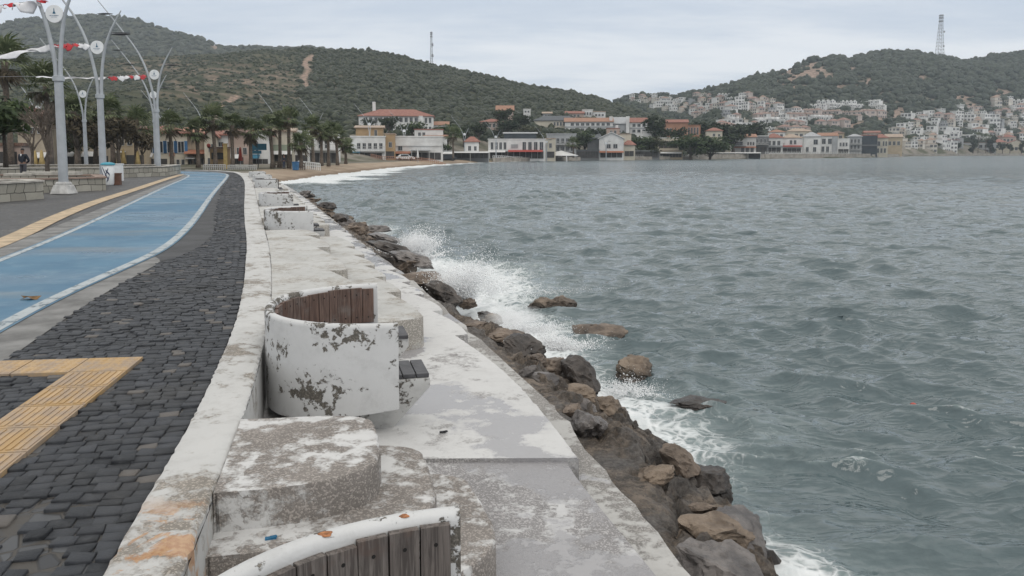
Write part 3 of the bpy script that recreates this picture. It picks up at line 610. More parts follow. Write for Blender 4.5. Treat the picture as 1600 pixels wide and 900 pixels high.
def fan_outline(s0, s1, notches, T, d, r0, r1, n=3.0):
    """edge (s,t): bulging fans that each end in a small notch"""
    b = [s0] + [x for x in notches if s0 + .2 < x < s1 - .1] + [s1]; out = []
    for a, e in zip(b[:-1], b[1:]):
        L = e - a; m = max(8, int(L / .035)); u = np.linspace(0, 1, m)
        t = T - d * u ** 1.5 + .06 * min(1, L / 2) * np.sin(np.pi * u)
        tip = np.clip(u * L / .09, 0, 1); t = t - .05 * (1 - np.sqrt(1 - (1 - tip) ** 2)) * (a != s0)
        out += list(zip(a + 1e-4 + (L - 2e-4) * u, t))
    o_ = []
    if r0: out = [(s0 + r0 * (x ** 3), np.interp(s0 + r0 * x ** 3, [p[0] for p in out], [p[1] for p in out])) for x in np.linspace(0, 1, 26)] + [p for p in out if p[0] > s0 + r0]
    if r1: out = [p for p in out if p[0] < s1 - r1] + [(s1 - r1 * (x ** 3), np.interp(s1 - r1 * x ** 3, [p[0] for p in out], [p[1] for p in out])) for x in np.linspace(1, 0, 26)]
    for s_, t in out:
        if r0 and s_ < s0 + r0: t *= max(0.0, 1 - (1 - (s_ - s0) / r0) ** n) ** (1 / n)
        if r1 and s_ > s1 - r1: t *= max(0.0, 1 - (1 - (s1 - s_) / r1) ** n) ** (1 / n)
        o_.append((s_, max(t, .02)))
    return o_
def terrace(name, outline, zt, zb, m, parent=None, t0=-.0, shear=0.0, seed=1):
    rg = np.random.default_rng(seed); ol = np.array(outline); nn = len(ol); s0 = ol[0, 0]
    ol[:, 1] += np.where(ol[:, 1] > .1, rg.normal(0, .004, nn), 0)
    fr = np.array([0, .25, .5, .75, .9, 1.0]); cols = []
    def P(s_, t): sh = shear * t * np.clip(1 - (s_ - s0) / 1.2, 0, 1); return st(s_ + sh, t)
    for f in fr:
        t = t0 + (ol[:, 1] - t0) * f
        if f == 1.0: t = t - .012
        cols.append(np.c_[P(ol[:, 0], t), np.full(nn, zt) + .004 * np.sin(ol[:, 0] * 1.7 + f * 3)])
    cols.append(np.c_[P(ol[:, 0], ol[:, 1]), np.full(nn, zt - .014)])
    cols.append(np.c_[P(ol[:, 0], ol[:, 1] + .002), np.full(nn, zt * .55 + zb * .45)])
    cols.append(np.c_[P(ol[:, 0], ol[:, 1] + .004), np.full(nn, zb)])
    V = np.stack(cols, 0); nc = len(cols); F = [(c * nn + i, (c + 1) * nn + i, (c + 1) * nn + i + 1, c * nn + i + 1) for c in range(nc - 1) for i in range(nn - 1)]
    V = V.reshape(-1, 3).tolist()
    for e in (0, nn - 1):                                    # end walls
        top = [c * nn + e for c in range(nc - 2)]; b = len(V)
        for k_ in top: V.append([V[k_][0], V[k_][1], zb])
        for q in range(len(top) - 1): F.append((top[q], top[q + 1], b + q + 1, b + q))
    o = MB().add(V, F).build(name, m, parent, smooth=True, angle=R(35)); return o
BENCH_Y = [1.62, 6.42, 17.45, 24.5, 36.4, 43.2, 50.4]; BS = [sY(y) for y in BENCH_Y]
# walkway: outer slabs (fans) from the crack onwards, near slab a little lower
wn = [sY(8.5), sY(9.85), sY(11.1), sY(12.2), sY(13.5), sY(14.75), sY(15.7)]
while wn[-1] < sY(60): wn.append(wn[-1] + 1.28)
terrace('walkway', fan_outline(sY(5.24) + .09, sY(62), wn, 2.17, .15, 0, 0), -.5, -.86, m_walk, shear=-.215, t0=.0)['kind'] = 'structure'
nr = smooth_poly([(.385, 5.42), (.40, 5.22), (.56, 4.55), (.73, 3.9), (1.02, 2.75), (1.4, 1.2), (1.7, 0)], 2)
nl = np.array([st1(sY(max(y, .0)), .0) for y in nr[:, 1]])
vs = np.concatenate([np.c_[nl, np.full(len(nr), -.532)], np.c_[nr[:, 0] - .012, nr[:, 1], np.full(len(nr), -.532)], np.c_[nr, np.full(len(nr), -.545)], np.c_[nr, np.full(len(nr), -.9)]])
n_ = len(nr); struct(MB().add(vs, [(c * n_ + i, (c + 1) * n_ + i, (c + 1) * n_ + i + 1, c * n_ + i + 1) for c in range(3) for i in range(n_ - 1)]).build('walkway', m_slab, smooth=True, angle=R(30)))
lo = smooth_poly([(1.9, 0), (1.62, 1.6), (1.24, 3.1), (.97, 4.1), (.80, 4.9), (.62, 5.6), (.47, 6.5), (.34, 7.1)], 2); lo = np.concatenate([lo, st(np.arange(sY(7.7), sY(60), .4), np.full(len(np.arange(sY(7.7), sY(60), .4)), 2.40))])
lo[:, 0] += np.random.default_rng(3).normal(0, .018, len(lo)); li = st(w2st(lo[:, 0], lo[:, 1])[0], np.full(len(lo), 1.3))
struct(MB().add(np.concatenate([np.c_[li, np.full(len(lo), -.66)], np.c_[lo, np.full(len(lo), -.665)], np.c_[lo[:, 0] + .03, lo[:, 1], np.full(len(lo), -.95)]]),
   [(c * len(lo) + i, (c + 1) * len(lo) + i, (c + 1) * len(lo) + i + 1, c * len(lo) + i + 1) for c in range(2) for i in range(len(lo) - 1)]).build('concrete_ledge', m_ledge))
# stepped terraces between the bench bays
def steps(label, specs, m):
    t = thing('stepped_terrace', label, 'terrace', (0, 0, 0), 0, 'stepped concrete terraces between the curved benches')
    for i, (nm, a, b, nts, T, d, r0, r1, zt, zb) in enumerate(specs): terrace(nm, fan_outline(a, b, nts, T, d, r0, r1), zt, zb, m, t, seed=i + 3)
sA = sY(3.58)
steps('worn concrete steps with white paint patches in the near gap between the first two benches',
      [('upper_step', sA, sA + 1.05, [], .745, 0, .40, .22, .022, -.2), ('middle_step', sA - .24, sA + 1.02, [], 1.02, 0, .55, .25, -.165, -.4), ('lower_step', sA - .46, sA + .98, [], 1.32, .05, .7, .3, -.335, -.6)], m_terrT)
def ys(*a): return [sY(y) for y in a]
def run(i, a, b, label, an, bn):
    steps(label, [('upper_step', a + .45, b - .25, an, .97, .22, .35, .2, .018, -.3), ('lower_step', a, b, bn, 1.56, .17, .32, .25, -.165, -.56)], m_terr)
run(1, sY(7.75) + .12, BS[2] - 1.2, 'scalloped pale steps just beyond the main bench before a long gap', ys(10.35, 12.95, 14.9), ys(9.55, 10.8, 11.95, 13.15, 14.4))
for i, lab in ((2, 'short scalloped pale steps between the third and fourth benches'), (3, 'long scalloped pale steps beyond the fourth bench'), (4, 'pale steps beside the black edged bench far along the kerb'), (5, 'pale steps before the last bench near the beach')):
    a, b = BS[i] + 1.25, BS[i + 1] - 1.2
    run(i, a, b, lab, [a + k_ * 2.6 for k_ in range(1, 6)], [a + k_ * 1.27 for k_ in range(1, 10)])
run(6, BS[6] + 1.25, sY(60), 'last pale steps where the kerb meets the beach', [], [])
# ------------------------------------------------------------------ benches
m_shell = peeling('bench_shell_paint', (0.56, 0.565, 0.565), (0.125, 0.115, 0.10), cover=.65, scale=3.4, edge=.014, dirt=.4, rim=.02)
m_ped = peeling('bench_pedestal_paint', (0.50, 0.50, 0.49), (0.11, 0.10, 0.088), cover=.60, scale=2.4, edge=.018, dirt=.5)
m_plank, nt = newmat('bench_plank'); v = coords(nt); ri = nd(nt, 'ShaderNodeNewGeometry').outputs['Random Per Island']
gr = noise(nt, nd(nt, 'ShaderNodeMapping', {0: v, 'Scale': (26, 26, 1.6)}).outputs[0], 3.0, 7.0, .6, .6)
c = mix(nt, ri, (0.145, 0.078, 0.056), (0.175, 0.128, 0.106)); c = mix(nt, ramp(nt, gr, .38, .66), tuple(x for x in (0.075, 0.045, 0.035)), c); c = mix(nt, math_(nt, 'MULTIPLY', ramp(nt, noise(nt, v, 6, 5, .6), .5, .75), .6), c, (0.185, 0.17, 0.158))
finish(nt, nd(nt, 'ShaderNodeBsdfPrincipled', {'Base Color': c, 'Roughness': .68, 'Normal': bumpn(nt, gr, .5, .004)}))
m_plankg, nt = newmat('weathered_plank'); v = coords(nt); ri = nd(nt, 'ShaderNodeNewGeometry').outputs['Random Per Island']
gr = noise(nt, nd(nt, 'ShaderNodeMapping', {0: v, 'Scale': (26, 26, 1.6)}).outputs[0], 3.0, 7.0, .6, .6)
c = mix(nt, ri, (0.115, 0.095, 0.085), (0.21, 0.19, 0.175)); c = mix(nt, ramp(nt, gr, .36, .66), (0.065, 0.055, 0.05), c); c = mix(nt, ramp(nt, noise(nt, v, 5, 5, .6), .55, .8), c, (0.10, 0.06, 0.045))
finish(nt, nd(nt, 'ShaderNodeBsdfPrincipled', {'Base Color': c, 'Roughness': .7, 'Normal': bumpn(nt, gr, .6, .004)}))
m_seat = plain('seat_plank', (0.055, 0.055, 0.06), .55, .3, 8, .3, 40)
m_hole = plain('screw_hole', (0.012, 0.011, 0.010), .9, .1)
m_rust = plain('rust', (0.33, 0.14, 0.06), .9, .5, 40)
m_orange = plain('sticker_orange', (0.55, 0.09, 0.02), .6, .2); m_black = plain('dark_metal', (0.02, 0.02, 0.022), .5, .3)
BW, BD = .95, .98
def ucurve(ph, ins=0.0):
    y = (BW - ins) * math.copysign(abs(math.sin(ph)) ** .87, math.sin(ph)); x = BD - (BD - ins) * abs(math.cos(ph)) ** .95
    return x, y
PHI = [(-90 + 180 * i / 48) for i in range(49)]
def bench(label, Y, planks, loc_t=.02, grp='curved benches along the kerb', black_edge=False, sticker=False, rust=False):
    s_ = sY(Y); x, y = st1(s_, loc_t); tx = float(np.interp(s_, KS, KT[:, 0])); ty = float(np.interp(s_, KS, KT[:, 1]))
    b = thing('curved_bench', label, 'bench', (x, y, 0), math.atan2(-tx, ty), grp)
    rings = []
    for d in PHI:
        ph = R(d); zb = -.29 - .13 * math.cos(ph); q = []
        for ins, z in ((.004, zb), (0, zb + .02), (0, .318), (.005, .338), (.020, .35), (.050, .35), (.067, .338), (.072, .318), (.072, zb + .02), (.068, zb)):
            px, py = ucurve(ph, ins); q.append((px, py, z))
        rings.append(q)
    MB().loft(rings).build('shell', m_shell, b, smooth=True, angle=R(50))
    # backrest: upright planks round the inside
    pl = MB(); L = [ucurve(R(-88 + 176 * i / 600), .074) for i in range(601)]; acc = [0]
    for (ax, ay), (bx, by) in zip(L[:-1], L[1:]): acc.append(acc[-1] + math.hypot(bx - ax, by - ay))
    n = int(acc[-1] / .108); step = acc[-1] / n; rg = random.Random(int(Y * 10))
    for i in range(n):
        d = (i + .5) * step; k_ = min(range(601), key=lambda q: abs(acc[q] - d)); a = L[max(k_ - 3, 0)]; e = L[min(k_ + 3, 600)]
        an = math.atan2(e[1] - a[1], e[0] - a[0]); nx, ny = -math.sin(an), math.cos(an)
        if nx * (BD - L[k_][0]) + ny * (0 - L[k_][1]) < 0: nx, ny = -nx, -ny
        cx, cy = L[k_][0] + nx * .019, L[k_][1] + ny * .019; zt = .322 + rg.uniform(-.012, .008)
        pl.box((cx, cy, (zt - .005) / 2 - .005), (step - .009, .028, zt + .005), an + rg.uniform(-.02, .02))
        for zz in (.26, .045):
            hx, hy = cx + nx * .0148, cy + ny * .0148
            vs = [(hx + math.cos(an) * .0075 * math.cos(w), hy + math.sin(an) * .0075 * math.cos(w), zz + .0075 * math.sin(w)) for w in [2 * math.pi * q / 8 for q in range(8)]]
            vs2 = [(p[0] + nx * .0016, p[1] + ny * .0016, p[2]) for p in vs]; pl.loft([vs, vs2], mi=1)
    pl.build('backrest', [planks, m_hole], b, bevel=.003, seg=1)
    # U-shaped seat on a foot that slants inwards
    def ring_pt(q, ins):                                    # q -1..1 round the U, |q|>.86 = straight ends running past the shell
        if abs(q) <= .86: return ucurve(R(q / .86 * 90), ins)
        x, y = ucurve(R(math.copysign(90, q)), ins); return x + (abs(q) - .86) / .14 * .24, y
    QS = [-1 + 2 * i / 44 for i in range(45)]; rr = []
    for q in QS:
        back = max(0, abs(q) - .7) / .3; a = ring_pt(q, .085); b_ = ring_pt(q, .50); c_ = ring_pt(q, .52); d_ = ring_pt(q, .27)
        rr.append([(*a, -.095), (*b_, -.095), (*b_, -.16), (c_[0] - .30 * back, c_[1], -.56), (d_[0] - .30 * back, d_[1], -.56), (*a, -.16)])
    MB().loft(rr).build('pedestal', m_ped, b, smooth=True, angle=R(30))
    se = MB(); nq = 34
    for i in range(nq):
        q = -1 + 2 * (i + .5) / nq; e = .93 / nq
        P4 = [ring_pt(q - e, .10), ring_pt(q + e, .10), ring_pt(q + e, .515), ring_pt(q - e, .515)]
        se.loft([[(x, y, -.092) for x, y in P4], [(x, y, -.060) for x, y in P4]])
    se.build('seat', m_seat, b, bevel=.003, seg=1)
    if rust:
        for d, r_ in ((62, .024), (79, .017)):
            px, py = ucurve(R(d), .045); MB().loft([[(px + k_ * r_ * (1 + .3 * math.sin(3 * a + d)) * math.cos(a), py + k_ * r_ * .8 * math.sin(a), .35 + z) for a in [2 * math.pi * q / 16 for q in range(16)]] for k_, z in ((1, -.002), (.9, .0014), (.3, .002))]).build('rust_stain', m_rust, b)
    if sticker: MB().box((.80, -.93, -.16), (.06, .05, .05), .1).box((.865, -.925, -.16), (.05, .05, .045), .1, 1).build('sticker', [m_orange, m_black], b)
    if black_edge:
        e_ = MB(); pts = [(*ucurve(R(d), .04), .362) for d in PHI[:40]]; e_.tube(pts, .018, 6); x0, y0 = ucurve(R(-90), .04); e_.box((x0 + .03, y0 + .0, .05), (.03, .09, .62)); e_.build('black_edging', m_black, b)
    return b
bench('nearest curved white bench with grey weathered planks, cut by the picture edge', BENCH_Y[0], m_plankg, rust=True)
bench('curved white bench with brown planks and flaking paint in the middle foreground', BENCH_Y[1], m_plank)
bench('curved white bench with mouldy patches and an orange sticker, third along the kerb', BENCH_Y[2], m_plank, sticker=True)
bench('curved grey stained bench just beyond the one with the sticker', BENCH_Y[3], m_plank)
bench('distant curved white bench with a black metal edging', BENCH_Y[4], m_seat, black_edge=True)
bench('distant plain white bench beyond the black edged bench', BENCH_Y[5], m_seat)
bench('farthest white bench along the kerb near the beach', BENCH_Y[6], m_seat)

# ------------------------------------------------------------------ rocky bank, boulders, spray
m_rock, nt = newmat('shore_rock'); v = coords(nt, True)
oi = nd(nt, 'ShaderNodeObjectInfo').outputs['Random']
c = mix(nt, ramp(nt, noise(nt, v, 2.6, 8, .72), .38, .62), (0.070, 0.057, 0.046), (0.29, 0.235, 0.185)); c = mix(nt, ramp(nt, noise(nt, v, 13, 9, .78), .47, .60), c, (0.062, 0.052, 0.044)); c = mix(nt, math_(nt, 'MULTIPLY', ramp(nt, noise(nt, v, 31, 7, .75), .54, .62), .7), c, (0.26, 0.215, 0.175))
c = mix(nt, math_(nt, 'MULTIPLY', ramp(nt, noise(nt, v, 6.5, 5, .65), .58, .7), .6), c, (0.23, 0.205, 0.175))
wz = math_(nt, 'ADD', nd(nt, 'ShaderNodeSeparateXYZ', {0: v}).outputs[2], math_(nt, 'MULTIPLY', noise(nt, v, 1.3, 4), .6)); wet = ramp(nt, wz, -.66, -.96)
c = mix(nt, math_(nt, 'MULTIPLY', ramp(nt, noise(nt, v, 1.05, 6, .65, .6), .50, .60), .72), c, mix(nt, ramp(nt, noise(nt, v, 21, 6, .7), .4, .65), (0.085, 0.080, 0.078), (0.21, 0.20, 0.19)))
c = mix(nt, math_(nt, 'MULTIPLY', wet, .66), c, (0.020, 0.0185, 0.019))
fb = math_(nt, 'ADD', noise(nt, v, 9, 9, .72), math_(nt, 'MULTIPLY', noise(nt, v, 38, 5, .7), .45))
finish(nt, nd(nt, 'ShaderNodeBsdfPrincipled', {'Base Color': c, 'Roughness': math_(nt, 'SUBTRACT', .66, math_(nt, 'MULTIPLY', wet, .38)), 'Normal': bumpn(nt, fb, 1.0, .09)}))
def stone_mat(name, lo, hi, rough, wetk):
    m, nt = newmat(name); v = coords(nt, True)
    c = mix(nt, ramp(nt, noise(nt, v, 4, 8, .66), .36, .66), lo, hi); c = mix(nt, math_(nt, 'MULTIPLY', ramp(nt, noise(nt, v, 24, 6, .7), .5, .75), .5), c, tuple(x * .45 for x in lo))
    wz = math_(nt, 'ADD', nd(nt, 'ShaderNodeSeparateXYZ', {0: v}).outputs[2], math_(nt, 'MULTIPLY', noise(nt, v, 2.2, 4), .25)); wet = ramp(nt, wz, -.95, -1.12)
    c = mix(nt, math_(nt, 'MULTIPLY', wet, wetk), c, (0.024, 0.02, 0.018))
    fb = math_(nt, 'ADD', noise(nt, v, 8, 9, .72), math_(nt, 'MULTIPLY', noise(nt, v, 34, 5, .7), .4))
    finish(nt, nd(nt, 'ShaderNodeBsdfPrincipled', {'Base Color': c, 'Roughness': rough, 'Normal': bumpn(nt, fb, .8, .035)})); return m
m_tan = stone_mat('tan_rock', (0.115, 0.086, 0.062), (0.245, 0.192, 0.145), .7, .7)
m_dark = stone_mat('dark_rock', (0.026, 0.022, 0.020), (0.085, 0.07, 0.06), .38, .6)
m_brown = stone_mat('brown_rock', (0.085, 0.066, 0.052), (0.23, 0.18, 0.14), .62, .7)
m_grey = stone_mat('grey_slab_rock', (0.075, 0.068, 0.066), (0.20, 0.18, 0.168), .33, .6)
sb = np.concatenate([np.arange(-1.2, 12, .045), np.arange(12, 26, .11), np.arange(26, sY(72), .3)]); tb = np.linspace(1.9, 5.2, 84)
S2, T2 = np.meshgrid(sb, tb, indexing='ij'); xy = st(S2.ravel(), T2.ravel()).reshape(S2.shape + (2,)); X2, Y2 = xy[..., 0], xy[..., 1]
X2 = np.where(S2 < 0, X2 + 0 * S2, X2); Y2 = np.where(S2 < 0, Y2 + S2, Y2)
wide = np.interp(Y2, [0, 4.5, 6, 7.5, 10, 14, 18, 30, 60], [.25, .15, .35, .25, .2, -.35, .1, .1, -.2])
tn = T2 - wide
base = np.interp(tn.ravel(), [1.9, 2.35, 2.6, 2.95, 3.25, 3.6, 4.2, 5.3], [-.80, -.79, -.84, -1.00, -1.20, -1.42, -1.9, -2.6]).reshape(T2.shape)
def cells(x, y, sc, seed):
    """broken blocks: height and distance to the nearest crack"""
    g_ = np.random.default_rng(seed); tbl = g_.random((5, 4096)); gx, gy = np.floor(x / sc).astype(int), np.floor(y / sc).astype(int); f1 = np.full(x.shape, 9.); f2 = np.full(x.shape, 9.); hh = np.zeros(x.shape)
    for ox in (-1, 0, 1):
        for oy in (-1, 0, 1):
            k = ((gx + ox) * 73 + (gy + oy) * 179) % 4096; cx = (gx + ox + tbl[0, k]) * sc; cy = (gy + oy + tbl[1, k]) * sc; d = np.hypot((x - cx), (y - cy)) / sc
            h = tbl[2, k] - .5 + ((tbl[3, k] - .5) * (x - cx) + (tbl[4, k] - .5) * (y - cy)) / sc * 2.0
            nw = d < f1; f2 = np.where(nw, f1, np.minimum(f2, d)); hh = np.where(nw, h, hh); f1 = np.where(nw, d, f1)
    return hh, f2 - f1
wx, wy_ = X2 + .12 * fbm(X2, Y2, 3.0, 3, 46), Y2 + .12 * fbm(X2, Y2, 3.0, 3, 47)
h1, c1 = cells(wx * .8 + wy_ * .5, wy_ * .8 - wx * .5, .62, 5); h2, c2 = cells(wx, wy_, .23, 6); h3, c3 = cells(wx, wy_, .09, 7)
amp = np.clip((tn - 2.32) / .3, 0, 1) * np.interp(Y2, [0, 12, 20, 60], [1, 1, .8, .6])
Z2 = base + amp * (.16 * h1 - .18 * np.exp(-c1 / .065) + .10 * h2 - .09 * np.exp(-c2 / .08) + .035 * h3 - .02 * np.exp(-c3 / .12) + .035 * fbm(X2, Y2, 14, 3, 43) + .022 * fbm(X2, Y2, 36, 2, 44) + .02)
X2 = X2 + amp * .06 * fbm(X2, Y2, 7, 3, 45)
struct(npmesh('rocky_bank_terrain', np.stack([X2, Y2, Z2], -1).reshape(-1, 3), gridfaces(*S2.shape)[:, ::-1], m_rock, smooth=False))

def rock_mesh(seed, flat=1.0, facets=9, rough=.16, sub=4):
    bm = bmesh.new(); bmesh.ops.create_icosphere(bm, subdivisions=sub, radius=1.0); rg = random.Random(seed); off = Vector((rg.uniform(-50, 50), rg.uniform(-50, 50), rg.uniform(-50, 50)))
    pls = [(Vector((rg.gauss(0, 1), rg.gauss(0, 1), rg.gauss(0, .8))).normalized(), rg.uniform(.48, .82)) for _ in range(facets + 5)]
    for vtx in bm.verts:
        p = vtx.co.copy(); r = 1 + rough * 1.6 * mnoise.fractal(p * 1.3 + off, 1.0, 2.0, 4)
        q = p * r
        for n, d in pls:
            e = q.dot(n) - d - .05 * mnoise.noise(q * 3 + off)
            if e > 0: q -= n * e * .97
        ly = mnoise.noise(Vector((q.z * 5.5 + q.x * 1.2, off.x, off.y + q.y * .6)))
        q += p * (rough * .5 * mnoise.fractal(q * 4.2 + off, .8, 2.1, 5) + rough * .42 * mnoise.noise(q * 9 + off) + rough * .22 * mnoise.noise(q * 21 + off) + rough * .3 * ly)
        q.z *= flat; vtx.co = q
    bm.normal_update()
    me = bpy.data.meshes.new('rock'); bm.to_mesh(me); bm.free(); me.polygons.foreach_set('use_smooth', [True] * len(me.polygons)); me.set_sharp_from_angle(angle=R(24))
    return me
ROCKS = {}
def rock(px, py, wpx, hpx, Y, m, label, seed, flat=.8, depth=1.0, rz=0.0, tilt=(0, 0), grp='rocks of the sea bank', name='rock'):
    """a boulder whose middle is seen at (px,py), wpx wide and hpx tall, Y metres off"""
    key = (seed, flat, m.name)
    if key not in ROCKS:
        ROCKS[key] = rock_mesh(seed, flat); ROCKS[key].materials.append(m)
    p = at(px, py, Y); a = wpx / FPX * Y / 2; h = hpx / FPX * Y / 2
    o = bpy.data.objects.new(name, ROCKS[key]); COL.objects.link(o); o.location = p; o.rotation_euler = (tilt[0], tilt[1], rz); o.scale = (a * 1.2, a * 1.2 * depth, h * 1.25 / flat)
    return tag(o, label, 'rock', grp)
SEAG = 'rocks standing in the sea'
rock(1076, 846, 56, 74, 4.95, m_tan, 'tan upright boulder wedged at the near end of the rocky bank', 1, .9, .9, .3)
rock(1108, 757, 78, 58, 6.25, m_dark, 'black wet rock jutting into the water beside the brown weedy bank', 2, .8, 1.1, .5)
rock(1062, 726, 62, 50, 6.35, m_brown, 'reddish brown slanted slab behind the black wet rock', 3, .6, 1.1, .9, (.2, .35))
rock(1150, 858, 120, 62, 4.95, m_grey, 'large grey wet slab sloping into the sea at the bottom edge', 4, .5, 1.5, -.5, (.25, .4))
rock(1105, 893, 70, 22, 4.55, m_tan, 'low pale stone below the tan upright boulder', 8, .6, 1.0, .2)
rock(998, 580, 66, 46, 10.1, m_tan, 'tan boulder standing alone in the surf', 5, .8, .9, .2, grp=SEAG)
rock(934, 527, 74, 36, 12.1, m_brown, 'flat brown rock awash between the two tan boulders', 6, .6, 1.2, 1.0, (0, -.12), grp=SEAG)
rock(846, 480, 52, 26, 14.6, m_tan, 'low left hump of the tan rock farthest out in the waves', 7, .7, .9, .4, grp=SEAG)
rock(876, 477, 50, 28, 14.9, m_tan, 'rounded right hump of the tan rock farthest out in the waves', 5, .8, .8, 1.7, grp=SEAG)
rock(1088, 630, 92, 14, 8.6, m_dark, 'thin dark rock barely showing above the water', 6, .6, .6, 0.1, grp=SEAG)
rock(906, 594, 64, 60, 8.9, m_dark, 'black tilted wedge of rock dripping at the foot of the surf', 3, .6, 1.2, .8, (.3, .45))
rock(862, 574, 56, 36, 9.2, m_brown, 'brown lump of rock against the black tilted wedge', 2, .8, 1.0, .1)
rock(938, 634, 44, 28, 8.05, m_tan, 'small tan rock splashed by foam below the black wedge', 1, .9, 1.0, 1.3)
rock(880, 632, 90, 26, 7.8, m_grey, 'flat wet grey slab lying between the ledge and the black wedge', 4, .5, 1.2, .6)
rock(835, 598, 90, 26, 8.6, m_grey, 'long flat wet slab beside the curved white walkway edge', 4, .5, .8, .9)
rock(788, 526, 62, 22, 10.7, m_brown, 'flat brown ledge of rock at the end of the white surf', 6, .6, .9, .4)
rock(735, 512, 66, 18, 11.0, m_brown, 'low brown rock between walkway notch and foam', 7, .7, .7, .8)
rock(695, 462, 52, 34, 13.2, m_dark, 'dark cracked rock directly under the tall burst of spray', 3, .6, 1.3, .9, (.2, .3))
rock(662, 438, 60, 30, 14.2, m_brown, 'brown topped slab left of the tall burst of spray', 2, .8, 1.4, .9)
rock(640, 405, 64, 18, 16.6, m_grey, 'long dark slab under the smaller burst of spray', 4, .5, 1.2, .75, (.1, .2))
rock(606, 388, 62, 16, 17.8, m_dark, 'black layered slab beyond the smaller burst of spray', 4, .5, 1.3, .8, (.1, .2))
rock(600, 372, 54, 12, 20.0, m_grey, 'thin grey slab leaning toward the sea behind the black layered slab', 6, .6, 1.0, .7, (.1, .25))
rock(560, 355, 34, 20, 21.3, m_brown, 'square brown block on the bank in front of the far surf', 2, .8, 1.0, .3)
rock(586, 358, 50, 10, 22.5, m_grey, 'thin slab pointing seaward beside the square brown block', 4, .5, .8, .9)
rock(532, 340, 26, 12, 24.5, m_dark, 'dark small block behind the square brown block', 3, .6, 1.0, .4)
rock(510, 322, 30, 10, 29.5, m_dark, 'dark flat rock on the bank near the start of the beach surf', 4, .5, 1.0, .8)
rock(481, 301, 10, 8, 42, m_grey, 'round grey boulder at the end of the bank by the beach', 1, .9, 1.0, .2)
rg = random.Random(77); KM = [m_brown, m_brown, m_dark, m_grey, m_tan]; KN = {m_brown.name: 'brown', m_dark.name: 'dark', m_grey.name: 'grey', m_tan.name: 'tan'}
for i in range(54):
    s_ = 3.0 + 46 * (i / 53) ** 1.5; t = rg.uniform(2.6, 3.5); x, y = st1(s_, t); m = rg.choice(KM); seed = rg.choice([1, 2, 3, 4, 6, 7]); flat = {1: .9, 2: .8, 3: .6, 4: .5, 6: .6, 7: .7}[seed]
    key = (seed, flat, m.name)
    if key not in ROCKS: ROCKS[key] = rock_mesh(seed, flat); ROCKS[key].materials.append(m)
    o = bpy.data.objects.new('rock', ROCKS[key]); COL.objects.link(o); r_ = rg.uniform(.09, .22) * (1 if s_ < 14 else 1.5)
    zz = float(np.interp(t, [2.4, 3.0, 3.3, 3.7], [-.74, -.86, -1.1, -1.3])) + r_ * .15
    o.location = (x, y, zz); o.scale = (r_ * rg.uniform(1, 1.7), r_ * rg.uniform(.7, 1.2), r_ * rg.uniform(.7, 1)); o.rotation_euler = (rg.uniform(-.4, .4), rg.uniform(-.3, .4), rg.uniform(0, 6))
    tag(o, 'small %s stone on the rocky bank, %s small stone from the near end' % (KN[m.name], nth(i)), 'rock', 'small stones on the rocky bank')
# spray thrown up by the waves
m_spray, nt = newmat('spray_water')
finish(nt, nd(nt, 'ShaderNodeAddShader', {0: nd(nt, 'ShaderNodeBsdfDiffuse', {0: (.74, .75, .76, 1)}), 1: nd(nt, 'ShaderNodeBsdfTranslucent', {0: (.25, .25, .25, 1)})}))
OCT = np.array([(1, 0, 0), (-1, 0, 0), (0, 1, 0), (0, -1, 0), (0, 0, 1), (0, 0, -1)], float); OCF = np.array([(0, 2, 4), (2, 1, 4), (1, 3, 4), (3, 0, 4), (2, 0, 5), (1, 2, 5), (3, 1, 5), (0, 3, 5)])
def droplets(P, r):
    V = (P[:, None, :] + OCT[None] * r[:, None, None]).reshape(-1, 3); F = (OCF[None] + 6 * np.arange(len(P))[:, None, None]).reshape(-1, 3); return V, F
def burst(label, px, py, Y, wpx, hpx, n, seed, lean=.25, r0=.0035, r1=.013):
    rg = np.random.default_rng(seed); b = at(px, py, Y); w_ = wpx / FPX * Y / 2; h = hpx / FPX * Y
    nf = 22; fing = rg.normal(0, .55, nf); fh = rg.uniform(.35, 1.0, nf) * np.exp(-fing ** 2 * .6); fd = rg.normal(0, .5, nf); k = rg.integers(0, nf, n)
    u = rg.beta(1.15, 1.7, n); th = .10 + .55 * u
    x = (fing[k] * (.45 + .8 * u) + rg.normal(0, 1, n) * th * .36) * w_; y = (fd[k] * (.4 + .7 * u) + rg.normal(0, 1, n) * th * .45) * w_
    z = h * fh[k] * u * rg.uniform(.85, 1.15, n) + rg.normal(0, .03, n) * h; x += lean * z
    P = np.c_[b.x + x, b.y + y, np.maximum(b.z + z, b.z - .05)]; r = rg.uniform(r0, r1, n) * (1.15 - .75 * u) * np.where(rg.random(n) < .06, 1.8, 1.0)
    V, F = droplets(P, r); o = npmesh('sea_spray', V, F, m_spray); return tag(o, label, 'spray', kind='stuff')
m_mist, nt = newmat('spray_mist'); v = coords(nt)
ln = nd(nt, 'ShaderNodeVectorMath', {0: v}, operation='LENGTH').outputs['Value']
dn_ = math_(nt, 'MULTIPLY', ramp(nt, math_(nt, 'SUBTRACT', math_(nt, 'ADD', noise(nt, v, 1.9, 8.0, .75, .8), math_(nt, 'MULTIPLY', noise(nt, v, 7.5, 4.0, .7), .45)), math_(nt, 'MULTIPLY', ln, .50)), .27, .62), 3.4)
nd(nt, 'ShaderNodeOutputMaterial', {'Volume': nd(nt, 'ShaderNodeVolumePrincipled', {'Color': (.985, .99, .995, 1), 'Density': dn_, 'Anisotropy': .1}).outputs[0]})
